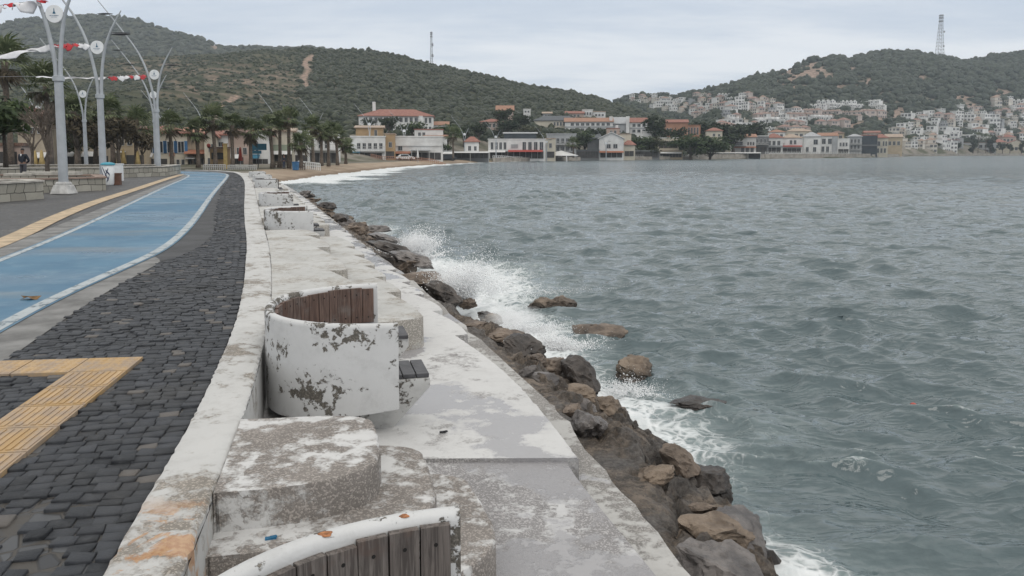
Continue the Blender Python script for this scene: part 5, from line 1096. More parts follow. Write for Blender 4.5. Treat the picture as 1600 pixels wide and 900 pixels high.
# broadleaved trees and shrubs
TP = {'round': tree_proto('tree', 'x', 'tree', 7, 3.2, m_leafd, 1), 'green': tree_proto('tree', 'x', 'tree', 6.5, 3.4, m_leafg, 2), 'tall': tree_proto('tree', 'x', 'tree', 9, 2.6, m_leafd, 3, shape='tall', trunk=.18), 'umb': tree_proto('pine_tree', 'x', 'pine tree', 9, 4.0, m_leafd, 4, shape='umbrella', trunk=.6),
      'olive': tree_proto('tree', 'x', 'tree', 6, 2.8, m_leafo, 5), 'brown': tree_proto('tree', 'x', 'tree', 7, 2.8, m_leafb, 6, n=700), 'bush': tree_proto('shrub', 'x', 'shrub', 3, 2.0, m_leafg, 7, n=600, size=.2, trunk=.15)}
TH = {'round': 7, 'green': 6.5, 'tall': 9, 'umb': 9, 'olive': 6, 'brown': 7, 'bush': 3}; used = set()
def tree(kind, px, ytop, ybase, Y, label, w=1.0):
    src = TP[kind]; zb = at(px, ybase, Y).z; zt = at(px, ytop, Y).z; s_ = max(.15, (zt - zb) / TH[kind] / 1.04); g = min(zb, gz_(px, Y))
    loc = (at(px, 240, Y).x, Y, g if Y > 150 else zb)
    if Y > 150: s_ = max(.15, (zt - g) / TH[kind] / 1.04)
    rz = (px * 1.7) % 6.28; sc = (s_ * w, s_ * w, s_)
    if kind not in used: used.add(kind); src.location = loc; src.rotation_euler.z = rz; src.scale = sc; src['label'] = label; src['group'] = 'trees of the seafront town'; return src
    return dup(src, loc, rz, label, 'trees of the seafront town', sc)
for row in (('umb', 8, 148, 268, 52, 'dark pine with low spreading crown above the standing man', .95), ('green', -16, 150, 268, 50, 'dense green shrub tree cut by the left edge', 1.3), ('brown', 122, 168, 264, 78, 'thin brownish tree behind the nearest lamp', 1.1), ('olive', 150, 160, 262, 86, 'olive green tree between the second lamp and its pole', 1.1), ('brown', 186, 176, 262, 80, 'bare brownish tree beside the yellow parasols', 1.1),
            ('olive', 100, 190, 262, 92, 'grey green tree behind the yellow parasols at left', 1.3), ('brown', 222, 196, 262, 84, 'dusty brown tree left of the third lamp', 1.0), 
            ('round', 576, 184, 215, 250, 'dark tree in front of the big hotel at left', 1.1), ('round', 608, 181, 212, 250, 'largest dark tree before the big hotel', 1.4), ('green', 645, 188, 222, 235, 'green tree at the right corner of the big hotel', 1.3), ('green', 700, 192, 232, 240, 'bright green tree right of the big hotel', 1.5), ('round', 725, 196, 232, 255, 'dark tree behind the small white house', 1.4),
            ('green', 692, 220, 240, 205, 'round green bush tree beside the restaurant terrace', 1.1), ('round', 748, 190, 222, 270, 'dark tree left of the red roofed cottage', 1.4), ('round', 790, 185, 216, 285, 'dark tree behind the two storey white restaurant', 1.6), ('round', 812, 176, 205, 300, 'dark tree on the slope beside the little white villa', 1.5), ('round', 785, 169, 190, 310, 'round tree hiding the arched house', 1.3), ('olive', 830, 196, 214, 290, 'olive tree above the glass roof terrace', 1.5),
            ('green', 914, 202, 232, 268, 'green tree left of the white gabled house', 1.0), ('round', 905, 206, 236, 262, 'dark tree beside the grey balcony building', .9), ('round', 932, 200, 216, 300, 'dark tree under the long white school', 1.6), ('tall', 1022, 178, 222, 300, 'tall dark tree right of the long white school', 1.5), ('tall', 1034, 184, 220, 300, 'second tall dark tree right of the long white school', 1.2), ('green', 1000, 211, 236, 285, 'green tree right of the small red roof', 1.4), ('olive', 1020, 214, 238, 285, 'grey green tree before the white billboard', 1.3),
            ('green', 1078, 206, 238, 288, 'large bright green tree by the sea wall', 1.5), ('green', 1110, 211, 238, 290, 'green tree under the cream house', 1.6), ('round', 1058, 198, 228, 300, 'dark tree before the orange wall', 1.0), ('round', 1145, 192, 225, 340, 'dark tree behind the seafront villa', 1.6), ('round', 1176, 190, 215, 380, 'dark tree above the balcony building', 1.6), ('round', 1130, 190, 222, 345, 'dark tree right of the cream house', 1.4), ('round', 1098, 188, 215, 350, 'dark tree above the cream house', 1.5),
            ('round', 1222, 220, 236, 375, 'tree between red roofed seafront houses', .9), ('brown', 1396, 222, 240, 480, 'brownish tree before the tan house', 1.0), ('umb', 1423, 221, 241, 545, 'round topped pine on the far seafront', 1.0), ('umb', 1461, 221, 241, 560, 'dark round pine beside the flat roofed building', 1.0), ('round', 1440, 224, 241, 552, 'small dark tree before the white gabled house', 1.0), ('round', 1495, 222, 241, 575, 'tree before the grey tower', 1.0), ('tall', 1520, 210, 242, 585, 'tall tree left of the twin palms', 1.3), ('tall', 1548, 209, 242, 590, 'tall tree right of the twin palms', 1.3), ('round', 1566, 222, 241, 590, 'tree under the red roof at far right', 1.0), ('round', 1578, 224, 242, 592, 'bushy tree between the last two red roofs', .9), ('tall', 1596, 220, 242, 596, 'last dark tree at the right edge', 1.2)):
    tree(*row)
for k, pr in TP.items():
    if k not in used:
        for c_ in list(pr.children): bpy.data.objects.remove(c_)
        bpy.data.objects.remove(pr)
x, y, z = p_at(72, 42); bare_tree('leafless tree with thin grey branches behind the nearest lamp', (x, y, 0), 5.6, 3)
x, y, z = p_at(48, 60); bare_tree('leafless tree behind the standing man', (x, y, 0), 6.0, 5)
# ------------------------------------------------------------------ buildings
def wallmat(name, col, var=.14): return plain(name, col, .85, var, .35, .2, 6)
WM = {'white': wallmat('white_render', (0.62, 0.62, 0.61)), 'cream': wallmat('cream_render', (0.50, 0.46, 0.38)), 'ochre': wallmat('ochre_render', (0.36, 0.25, 0.14)), 'grey': wallmat('grey_render', (0.31, 0.32, 0.33)), 'dkgrey': wallmat('dark_grey_render', (0.14, 0.145, 0.15)),
      'stone': wallmat('rubble_stone', (0.34, 0.29, 0.225), .35), 'orange': wallmat('orange_render', (0.34, 0.185, 0.125)), 'pink': wallmat('pink_render', (0.40, 0.31, 0.265)), 'tan': wallmat('tan_render', (0.38, 0.31, 0.22)), 'brown': wallmat('brown_cladding', (0.10, 0.075, 0.06)), 'glass': plain('dark_glazing', (0.03, 0.04, 0.048), .25, .3, .5),
      'blue': plain('blue_paint', (0.03, 0.12, 0.26), .6, .2), 'teal': plain('teal_canvas', (0.025, 0.14, 0.22), .7, .15), 'green': wallmat('sage_render', (0.22, 0.25, 0.19))}
def tilemat(name, lo, hi):
    m, nt = newmat(name); v = coords(nt); wv_ = nd(nt, 'ShaderNodeTexWave', {'Vector': v, 'Scale': 2.2, 'Distortion': 1.0}, bands_direction='X').outputs[1]
    c = mix(nt, ramp(nt, noise(nt, v, 1.3, 7, .65), .35, .7), lo, hi); c = mix(nt, math_(nt, 'MULTIPLY', wv_, .25), c, tuple(x * .5 for x in lo))
    finish(nt, nd(nt, 'ShaderNodeBsdfPrincipled', {'Base Color': c, 'Roughness': .85, 'Normal': bumpn(nt, wv_, .4, .05)})); return m
RM = {'red': tilemat('red_roof_tile', (0.22, 0.092, 0.068), (0.34, 0.165, 0.125)), 'orange': tilemat('orange_roof_tile', (0.28, 0.145, 0.095), (0.37, 0.215, 0.145)), 'slate': tilemat('slate_roof', (0.075, 0.085, 0.095), (0.13, 0.14, 0.15)), 'beige': tilemat('beige_roof_tile', (0.33, 0.25, 0.19), (0.44, 0.36, 0.29)),
      'white': WM['white'], 'grey': tilemat('grey_metal_roof', (0.33, 0.34, 0.35), (0.43, 0.44, 0.45)), 'brown': tilemat('brown_roof_tile', (0.13, 0.08, 0.06), (0.22, 0.14, 0.11))}
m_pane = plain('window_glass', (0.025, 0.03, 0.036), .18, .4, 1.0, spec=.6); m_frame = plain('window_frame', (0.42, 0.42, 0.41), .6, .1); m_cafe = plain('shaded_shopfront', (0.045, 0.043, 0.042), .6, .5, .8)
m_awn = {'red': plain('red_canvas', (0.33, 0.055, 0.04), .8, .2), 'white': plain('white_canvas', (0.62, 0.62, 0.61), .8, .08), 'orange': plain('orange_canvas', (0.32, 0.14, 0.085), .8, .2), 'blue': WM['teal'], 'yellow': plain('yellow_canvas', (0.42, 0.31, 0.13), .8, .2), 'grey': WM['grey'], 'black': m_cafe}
def building(label, x0, x1, yt, yb, Y, dep, wm, roof, rh, wins=(), extra=(), rot=None, cat='building', name=None):
    """facade seen between columns x0..x1, eaves at yt, foot at yb; rh = roof height in px"""
    xm = (x0 + x1) / 2; p0, pt = at(xm, yb, Y), at(xm, yt, Y); Wd = (x1 - x0) / FPX * Y; H = pt.z - p0.z; pxm = 1.0 / FPX * Y
    if rot is None: rot = -math.atan2(p0.x, Y) * .75
    Wd /= max(.5, math.cos(rot + math.atan2(p0.x, Y)))
    t = thing(name or 'building', label, cat, (p0.x, Y, p0.z), rot)
    MB().box((0, dep / 2, H / 2 - 1.5), (Wd, dep, H + 3)).build('wall', WM[wm], t)
    h = rh * pxm; kind, rm = roof; e = .45; r_ = MB(); x, d0, d1 = Wd / 2 + e, -e, dep + e
    if kind == 'hip':
        k = min(Wd, dep) * .42 if Wd > dep else Wd * .5 - .1
        r_.add([(-x, d0, H), (x, d0, H), (x, d1, H), (-x, d1, H), (-x + k, dep / 2, H + h), (x - k, dep / 2, H + h), (-x, d0, H - .15), (x, d0, H - .15), (x, d1, H - .15), (-x, d1, H - .15)], [(0, 1, 5, 4), (2, 3, 4, 5), (1, 2, 5), (3, 0, 4), (6, 7, 1, 0), (7, 8, 2, 1), (8, 9, 3, 2), (9, 6, 0, 3), (9, 8, 7, 6)])
    elif kind == 'gable':                                  # gable end to the front
        r_.add([(-x, d0, H - .1), (0, d0, H + h), (x, d0, H - .1), (-x, d1, H - .1), (0, d1, H + h), (x, d1, H - .1), (-x, d0, H + .12), (0, d0, H + h + .22), (x, d0, H + .12), (-x, d1, H + .12), (0, d1, H + h + .22), (x, d1, H + .12)],
               [(6, 7, 10, 9), (7, 8, 11, 10), (0, 3, 4, 1), (1, 4, 5, 2), (0, 1, 7, 6), (1, 2, 8, 7), (3, 9, 10, 4), (4, 10, 11, 5), (0, 6, 9, 3), (2, 5, 11, 8)])
        MB().add([(-Wd / 2, 0, H), (Wd / 2, 0, H), (0, 0, H + h), (-Wd / 2, dep, H), (Wd / 2, dep, H), (0, dep, H + h)], [(0, 1, 2), (4, 3, 5), (0, 2, 5, 3), (2, 1, 4, 5)]).build('gable', WM[wm], t)
    elif kind == 'shed':                                   # ridge along the facade
        r_.add([(-x, d0, H), (x, d0, H), (x, dep / 2, H + h), (-x, dep / 2, H + h), (x, d1, H), (-x, d1, H), (-x, d0, H - .15), (x, d0, H - .15), (x, d1, H - .15), (-x, d1, H - .15)], [(0, 1, 2, 3), (3, 2, 4, 5), (6, 7, 1, 0), (8, 9, 5, 4), (7, 8, 4, 2, 1), (9, 6, 0, 3, 5), (9, 8, 7, 6)])
    else:                                                  # flat roof with a parapet
        a = max(.25, h); r_.box((0, -.02, H + a / 2), (Wd + .3, .25, a)).box((0, dep + .02, H + a / 2), (Wd + .3, .25, a)).box((-Wd / 2 - .02, dep / 2, H + a / 2), (.25, dep - .3, a)).box((Wd / 2 + .02, dep / 2, H + a / 2), (.25, dep - .3, a)).box((0, dep / 2, H + .06), (Wd - .2, dep - .2, .1))
    r_.build('roof', RM[rm], t)
    for w_ in wins:                                        # (u0,u1,v0,v1,n[,kind]) in shares of the facade
        u0, u1, v0, v1, n = w_[:5]; kd = w_[5] if len(w_) > 5 else 'win'; st_ = (u1 - u0) / n; ww = st_ * Wd * (.62 if kd != 'shop' else .94); wh = (v1 - v0) * H; zc = (v0 + v1) / 2 * H
        for i in range(n):
            xc = (u0 + st_ * (i + .5) - .5) * Wd
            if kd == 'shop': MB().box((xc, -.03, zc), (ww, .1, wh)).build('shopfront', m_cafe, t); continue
            fr = MB(); b_ = min(.14, ww * .12)
            fr.box((xc, -.02, zc + wh / 2), (ww + b_, .12, b_)).box((xc, -.02, zc - wh / 2), (ww + b_, .16, b_)).box((xc - ww / 2, -.02, zc), (b_, .12, wh - b_)).box((xc + ww / 2, -.02, zc), (b_, .12, wh - b_)).box((xc, -.02, zc), (b_ * .6, .10, wh - b_))
            f_ = fr.build('window', m_frame, t); MB().box((xc, .0, zc), (ww - b_, .06, wh - b_)).build('pane', m_pane, f_)
            if kd == 'shut':
                for s_ in (-1, 1): MB().box((xc + s_ * (ww / 2 + ww * .27), -.06, zc), (ww * .46, .06, wh * 1.06)).build('shutter', WM['blue'], t)
    for e_ in extra:
        kd = e_[0]
        if kd in ('awning', 'canopy'):                     # (kind, colour, u0, u1, v, reach)
            _, cl, u0, u1, v, rc = e_; xa, xb, z = (u0 - .5) * Wd, (u1 - .5) * Wd, v * H; dz = .5 if kd == 'awning' else .12
            MB().add([(xa, -.08, z), (xb, -.08, z), (xb, -rc, z - dz), (xa, -rc, z - dz), (xa, -.08, z + .1), (xb, -.08, z + .1), (xb, -rc, z - dz + .1), (xa, -rc, z - dz + .1)], [(3, 2, 1, 0), (4, 5, 6, 7), (0, 1, 5, 4), (1, 2, 6, 5), (2, 3, 7, 6), (3, 0, 4, 7)]).build(kd, m_awn[cl], t)
            if kd == 'canopy':
                n = max(2, int((xb - xa) / 4) + 1)
                for i in range(n): MB().tube([(xa + .15 + (xb - xa - .3) * i / (n - 1), -rc + .1, -1), (xa + .15 + (xb - xa - .3) * i / (n - 1), -rc + .1, z - dz)], .07, 6).build('post', m_frame, t)
        elif kd == 'box':                                  # (kind, name, mat, u0, u1, v0, v1, out, depth)
            _, nm, mm, u0, u1, v0, v1, out, dp = e_; MB().box(((u0 + u1 - 1) / 2 * Wd, -out + dp / 2, (v0 + v1) / 2 * H), ((u1 - u0) * Wd, dp, (v1 - v0) * H)).build(nm, WM[mm] if mm in WM else RM[mm], t)
        elif kd == 'balcony':
            _, u0, u1, v = e_; xa, xb, z = (u0 - .5) * Wd, (u1 - .5) * Wd, v * H; b_ = MB().box(((xa + xb) / 2, -.6, z), (xb - xa, 1.2, .16)).box(((xa + xb) / 2, -1.17, z + 1.0), (xb - xa, .06, .08))
            n = max(4, int((xb - xa) / .5))
            for i in range(n + 1): b_.box((xa + (xb - xa) * i / n, -1.17, z + .53), (.05, .05, .88))
            b_.build('balcony', m_frame, t)
        elif kd == 'chimney': _, u, hh = e_; MB().box(((u - .5) * Wd, dep * .4, H + h * .6 + hh / 2), (1.0, .9, hh + h * .6)).build('chimney', WM['white'], t)
    return t
BL = [
 # left town behind the palms
 ('stone house with a red roof behind the standing man', 34, 74, 192, 266, 82, 9, 'stone', ('gable', 'red'), 22, [(.15, .85, .78, .9, 3), (.1, .9, .05, .3, 3, 'shop')], [('awning', 'white', .05, .95, .36, 2)]),
 ('dark shop row with red doors at the far left edge', -30, 30, 228, 264, 62, 6, 'pink', ('flat', 'brown'), 1, [(.1, .9, .1, .75, 4, 'shop')], [('box', 'door', 'orange', .66, .8, 0, .7, .12, .1)]),
 ('long brown stone building with white awnings behind the second lamp', 100, 170, 196, 266, 96, 9, 'stone', ('shed', 'brown'), 6, [(.05, .95, .55, .75, 5), (.05, .95, .05, .32, 4, 'shop')], [('awning', 'white', .05, .3, .40, 2.2), ('awning', 'white', .45, .75, .40, 2.2)]),
 ('pale stone building with a cafe front behind the yellow parasols', 170, 226, 200, 264, 104, 9, 'tan', ('shed', 'brown'), 5, [(.1, .9, .58, .78, 4), (.05, .95, .05, .34, 4, 'shop')], [('canopy', 'white', .02, .5, .42, 2.2)]),
 ('cream stone house with bright blue shutters', 226, 291, 207, 264, 112, 9, 'cream', ('hip', 'red'), 12, [(.04, .98, .44, .76, 4, 'shut'), (.1, .55, .05, .28, 3, 'shop'), (.62, .95, .06, .26, 3)], [('awning', 'white', .02, .25, .42, 2), ('box', 'shop_sign', 'orange', .60, .72, .35, .45, .3, .2)]),
 ('stone house with an orange awning between shutters and gable', 291, 322, 208, 264, 114, 8, 'stone', ('shed', 'orange'), 10, [(.1, .9, .06, .3, 3)], [('awning', 'orange', .02, .98, .52, 2.0), ('awning', 'white', .05, .5, .38, 1.4)]),
 ('narrow gabled stone house with arched upper windows', 321, 339, 215, 264, 112, 9, 'cream', ('gable', 'red'), 12, [(.3, .75, .55, .8, 2), (.2, .8, .05, .35, 2)], []),
 ('white house with one large window under a red roof', 338, 357, 210, 264, 115, 8, 'white', ('hip', 'red'), 8, [(.15, .75, .46, .78, 1), (.05, .95, .03, .33, 2, 'shop')], [('balcony', .1, .8, .44)]),
 ('weathered pink house with a dark cafe front by the red parasol', 357, 391, 208, 265, 116, 9, 'pink', ('shed', 'brown'), 9, [(.1, .9, .42, .6, 3), (.05, .7, .03, .34, 2, 'shop')], [('awning', 'white', .1, .6, .40, 1.6)]),
 ('white gabled house with a small red roof beside the thick palm', 391, 420, 212, 264, 118, 9, 'white', ('gable', 'red'), 12, [(.1, .5, .5, .75, 2), (.05, .95, .04, .3, 3, 'shop')], [('awning', 'blue', .1, .55, .42, 2.4)]),
 ('large cream house with a sage green band above the beach', 418, 458, 204, 262, 128, 12, 'cream', ('shed', 'beige'), 6, [(.08, .95, .06, .36, 4, 'shop')], [('box', 'band', 'green', 0, 1, .46, .62, .12, .1), ('awning', 'white', .05, .95, .44, 1.8)]),
 ('plain white house behind the short bushy palm', 456, 482, 206, 261, 134, 10, 'white', ('flat', 'white'), 2, [(.1, .9, .5, .7, 2), (.05, .95, .05, .34, 2, 'shop')], []),
 ('white two storey beach house behind the slender palms', 480, 528, 206, 259, 140, 11, 'white', ('flat', 'beige'), 2, [(.35, .75, .52, .76, 2), (.05, .95, .06, .38, 5, 'shop')], [('balcony', .1, .95, .46)]),
 # beach and hotel
 ('big white hotel with a long red hipped roof', 562, 677, 181, 210, 262, 16, 'white', ('hip', 'red'), 12, [(.06, .80, .66, .92, 11), (.87, .98, .62, .9, 2), (.06, .80, .18, .44, 9), (.87, .98, .12, .42, 2)], [('chimney', .19, 2.6), ('box', 'stair_bay', 'white', .80, .86, 0, 1.0, .5, .5)]),
 ('small white annex with an orange roof beside the big hotel', 676, 700, 195, 207, 268, 9, 'white', ('shed', 'orange'), 6, [(.1, .9, .3, .7, 3)], []),
 ('ochre house with a curved top in front of the hotel', 557, 598, 199, 240, 196, 10, 'ochre', ('shed', 'tan') if False else ('shed', 'beige'), 4, [(.66, .82, .66, .9, 1)], []),
 ('white modern house with a long balcony above the blue canopy', 549, 602, 214, 251, 182, 10, 'white', ('flat', 'white'), 1, [(.15, .95, .50, .74, 5), (.05, .9, .04, .32, 5, 'shop')], [('balcony', .14, .98, .40), ('canopy', 'blue', -.10, .28, .36, 3.0), ('box', 'sign_board', 'white', .28, .98, .33, .40, .3, .2)]),
 ('ochre column house squeezed beside the white balcony house', 602, 617, 210, 250, 184, 9, 'ochre', ('flat', 'beige'), 1, [(.3, .8, .5, .7, 1), (.05, .95, .05, .34, 1, 'shop')], []),
 ('white beach restaurant with a terrace and slanted grey canopy', 616, 692, 214, 251, 190, 11, 'white', ('flat', 'white'), .6, [(.06, .20, .42, .62, 1), (.04, .96, .04, .34, 7, 'shop')], [('canopy', 'grey', .36, .74, .44, 4.5), ('box', 'terrace_wall', 'white', .02, .98, .62, .68, .25, .2), ('awning', 'orange', .02, .34, .38, 1.4)]),
 ('flat white upper floor with dark red trim above the beach restaurant', 648, 692, 203, 216, 206, 8, 'white', ('flat', 'red'), .6, [(.1, .4, .2, .7, 2)], []),
 ('low house with an orange roof strip behind the beach restaurant', 664, 698, 213, 226, 204, 7, 'white', ('shed', 'orange'), 3, [(.15, .85, .2, .7, 3)], []),
 ('small white house with a red hipped roof by the sea', 727, 748, 221, 246, 214, 8, 'white', ('hip', 'red'), 8, [(.15, .5, .42, .72, 1), (.6, .9, .42, .7, 1), (.1, .9, .06, .30, 2, 'shop')], []),
 ('long low cafe pavilion with a white roof by the small house', 706, 764, 238, 248, 210, 6, 'dkgrey', ('flat', 'white'), 1, [(.03, .97, .1, .85, 8, 'shop')], [('canopy', 'white', 0, 1, .98, 2.5)]),
 # middle of the bay
 ('cream house with a red roof on the wooded slope', 751, 786, 190, 203, 300, 9, 'pink', ('hip', 'red'), 5, [(.1, .9, .3, .75, 4)], []),
 ('pink arched house half hidden by a round tree', 776, 802, 172, 182, 330, 8, 'pink', ('shed', 'orange'), 8, [(.6, .95, .2, .7, 1)], []),
 ('tiny white villa among trees high on the slope', 818, 829, 171, 178, 345, 7, 'white', ('flat', 'white'), 1, [(.1, .9, .3, .7, 2)], []),
 ('two storey white restaurant with tall dark windows on the sea wall', 763, 852, 218, 249, 238, 11, 'white', ('flat', 'white'), .8, [(.03, .33, .50, .86, 4), (.58, .98, .46, .88, 4), (.03, .97, .04, .40, 9, 'shop')], [('awning', 'red', .35, .95, .46, 2.6), ('awning', 'white', .0, .3, .44, 2.2), ('box', 'sign_board', 'grey', .40, .52, .56, .76, .1, .08)]),
 ('glazed roof terrace above the two storey white restaurant', 788, 838, 208, 219, 250, 8, 'glass', ('shed', 'grey'), 2, [], []),
 ('beige side wing of the white restaurant', 852, 868, 217, 248, 240, 10, 'cream', ('flat', 'beige'), .6, [(.3, .7, .55, .78, 1), (.1, .9, .05, .36, 1, 'shop')], []),
 ('grey flat building with balconies behind the white umbrella roof', 854, 900, 210, 247, 258, 11, 'grey', ('flat', 'grey'), 1.5, [(.3, .95, .62, .84, 4), (.3, .95, .3, .5, 4), (.05, .95, .02, .24, 4, 'shop')], [('balcony', .25, 1, .56)]),
 ('long beige building with a dark slate roof on the slope', 834, 906, 188, 200, 340, 12, 'cream', ('hip', 'slate'), 8, [(.42, .95, .3, .78, 8)], []),
 ('white house with an orange roof and a chimney high on the slope', 848, 862, 177, 184, 380, 8, 'grey', ('shed', 'beige'), 3, [(.2, .8, .3, .7, 2)], []),
 ('row house with a red roof above the long white school', 884, 912, 177, 184, 385, 8, 'pink', ('shed', 'red'), 4, [(.2, .8, .2, .7, 3)], []),
 ('white villa right of the red row house above the school', 910, 926, 172, 183, 388, 8, 'white', ('flat', 'white'), 1, [(.1, .9, .3, .7, 3)], []),
 ('low white villa farthest right above the school', 927, 946, 175, 183, 386, 8, 'white', ('flat', 'beige'), 1.2, [(.1, .9, .2, .6, 3)], []),
 ('long white and grey school with rows of square windows', 883, 957, 190, 207, 335, 13, 'white', ('shed', 'orange'), 7, [(.10, .96, .62, .88, 8), (.10, .96, .12, .38, 8)], [('box', 'grey_band', 'grey', 0, 1, .42, .56, .08, .06)]),
 ('middle grey roofed block of the school between two white towers', 957, 979, 193, 208, 336, 13, 'grey', ('shed', 'grey'), 11, [(.1, .9, .1, .3, 3)], [('box', 'stair_tower', 'white', -.22, .0, 0, 1.75, .8, 1.5), ('box', 'stair_tower', 'white', .95, 1.18, 0, 1.75, .8, 1.5)]),
 ('right block of the school with a red roof', 984, 1011, 191, 210, 337, 13, 'white', ('shed', 'red'), 8, [(.1, .95, .62, .88, 3), (.1, .95, .15, .4, 3)], [('box', 'grey_band', 'grey', 0, 1, .44, .56, .08, .06)]),
 ('small pink house in front of the school towers', 948, 968, 201, 216, 292, 8, 'pink', ('flat', 'red'), 1, [(.2, .8, .4, .8, 2)], [('chimney', .8, 1.2)]),
 ('white gabled house with a dark side by the sea', 936, 974, 217, 248, 264, 11, 'white', ('gable', 'white'), 10, [(.25, .8, .52, .74, 2), (.05, .95, .06, .3, 4, 'shop')], [('awning', 'orange', .0, 1, .38, 1.2)]),
 ('dark clad side building left of the white gabled house', 918, 937, 216, 248, 266, 10, 'dkgrey', ('shed', 'slate'), 7, [(.05, .95, .05, .3, 2, 'shop')], []),
 ('small house with a bright red roof right of the white gabled house', 974, 992, 226, 246, 268, 8, 'cream', ('hip', 'red'), 7, [(.1, .9, .1, .5, 2, 'shop')], []),
 ('pale block behind the small bright red roof', 968, 986, 210, 226, 280, 8, 'cream', ('flat', 'beige'), .6, [], []),
 ('white billboard like flat building among trees', 1005, 1037, 206, 216, 300, 8, 'white', ('flat', 'white'), .5, [], []),
 ('low open sided building with beige roof right of the billboard', 1028, 1060, 216, 234, 296, 8, 'cream', ('flat', 'white'), 1, [(.05, .95, .15, .75, 4, 'shop')], []),
 ('orange walled building with a slanting red roof', 1040, 1074, 191, 214, 330, 10, 'orange', ('shed', 'red'), 5, [(.02, .3, .3, .6, 2)], []),
 ('orange block with tall dark slits beside the slanting red roof', 1072, 1094, 196, 212, 335, 10, 'orange', ('flat', 'orange'), .6, [(.1, .9, .1, .8, 4)], []),
 ('cream square house with a red pyramid roof above the trees', 1104, 1128, 204, 220, 318, 9, 'cream', ('hip', 'red'), 5, [(.35, .6, .45, .7, 1), (.7, .9, .4, .65, 1)], []),
 # houses along the sea wall to the right
 ('white seafront villa with an orange roof and terrace', 1144, 1180, 214, 240, 345, 11, 'white', ('shed', 'orange'), 5, [(.62, .95, .50, .7, 3), (.05, .55, .50, .72, 1), (.35, .95, .05, .36, 3)], [('balcony', .0, .6, .46), ('awning', 'orange', .1, 1, .42, 1.5)]),
 ('low dark glass restaurant pavilion with a thin white roof at the sea wall', 1110, 1186, 239, 247, 322, 8, 'glass', ('flat', 'white'), .8, [(.02, .98, .05, .8, 10, 'shop')], [('canopy', 'white', 0, 1, 1.0, 3)], ),
 ('black and white house with a balcony beside the seafront villa', 1178, 1200, 213, 240, 362, 10, 'dkgrey', ('flat', 'white'), 1.2, [(.1, .9, .6, .85, 3), (.1, .9, .1, .4, 3, 'shop')], [('balcony', 0, 1, .52)]),
 ('white house with a wide red gabled roof on the sea wall', 1196, 1222, 215, 240, 368, 10, 'white', ('hip', 'red'), 7, [(.1, .9, .52, .8, 3), (.1, .9, .05, .38, 3, 'shop')], [('box', 'terrace_wall', 'grey', 0, 1, .42, .5, 1.0, 1.0)]),
 ('white twin gabled house with a red awning', 1222, 1252, 215, 240, 372, 10, 'white', ('hip', 'beige'), 6, [(.35, .75, .58, .84, 2), (.05, .95, .05, .34, 4, 'shop')], [('awning', 'red', .0, 1, .5, 2.0)]),
 ('large white house with a pale grey pyramid roof', 1256, 1281, 213, 241, 378, 11, 'white', ('hip', 'grey'), 7, [(.5, .9, .54, .82, 1), (.1, .35, .1, .4, 1), (.5, .8, .12, .4, 1)], []),
 ('white modern house with an orange roof and big dark windows', 1280, 1307, 212, 241, 382, 11, 'white', ('shed', 'orange'), 5, [(.1, .75, .55, .84, 2), (.1, .6, .08, .42, 2)], [('box', 'side_bay', 'grey', .72, 1, 0, .95, .5, .6)]),
 ('white house with three small dark windows', 1309, 1326, 217, 241, 392, 9, 'white', ('flat', 'white'), .6, [(.12, .88, .52, .76, 3), (.05, .95, .06, .34, 2, 'shop')], []),
 ('grey house with two long balconies on the sea wall', 1326, 1345, 213, 241, 398, 9, 'grey', ('hip', 'grey'), 4, [(.1, .9, .60, .84, 3), (.1, .9, .28, .5, 3)], [('balcony', 0, 1, .55), ('balcony', 0, 1, .22)]),
 ('dark glass fronted house with a flat red roof', 1345, 1369, 212, 241, 404, 10, 'glass', ('flat', 'red'), 1.5, [], [('box', 'floor_band', 'dkgrey', 0, 1, .44, .52, .6, .6)]),
 ('cream house with a red hipped roof next to the dark glass house', 1368, 1386, 215, 241, 410, 10, 'cream', ('hip', 'red'), 6, [(.1, .45, .5, .78, 1), (.55, .95, .5, .78, 2), (.1, .9, .08, .36, 3)], []),
 ('tan house behind the brownish tree', 1385, 1408, 214, 240, 470, 10, 'tan', ('shed', 'beige'), 5, [(.1, .9, .5, .74, 3)], []),
 ('white gabled seafront house among palms', 1409, 1448, 222, 241, 565, 14, 'white', ('gable', 'beige'), 9, [(.15, .85, .4, .7, 4), (.1, .9, .05, .3, 4, 'shop')], []),
 ('flat building with a thin red roof and open balconies', 1468, 1497, 219, 241, 580, 12, 'grey', ('flat', 'red'), .8, [(.1, .9, .55, .85, 4), (.1, .9, .1, .42, 4, 'shop')], [('balcony', 0, 1, .5)]),
 ('slim grey tower block by the far seafront', 1496, 1504, 216, 241, 584, 8, 'grey', ('flat', 'grey'), .6, [(.2, .8, .5, .8, 1)], []),
 ('low grey building behind the twin palms', 1503, 1552, 223, 241, 605, 12, 'grey', ('flat', 'brown'), .8, [(.05, .95, .55, .82, 6), (.05, .95, .1, .4, 6, 'shop')], []),
 ('yellowish house with a bright red hipped roof at far right', 1553, 1570, 222, 241, 600, 11, 'cream', ('hip', 'red'), 5, [(.1, .9, .5, .78, 2)], []),
 ('last pale house with a red roof at the right edge', 1573, 1602, 225, 241, 602, 12, 'cream', ('gable', 'red'), 6, [(.2, .8, .4, .7, 3)], []),
 # second row of roofs behind the wall houses
 ('house with an orange roof behind the red gabled house', 1202, 1226, 206, 218, 420, 9, 'white', ('hip', 'orange'), 4, [(.1, .9, .3, .7, 3)], []), ('house with a broad beige roof behind the twin gabled house', 1230, 1266, 205, 218, 425, 10, 'cream', ('hip', 'beige'), 5, [(.1, .9, .3, .7, 4)], []),
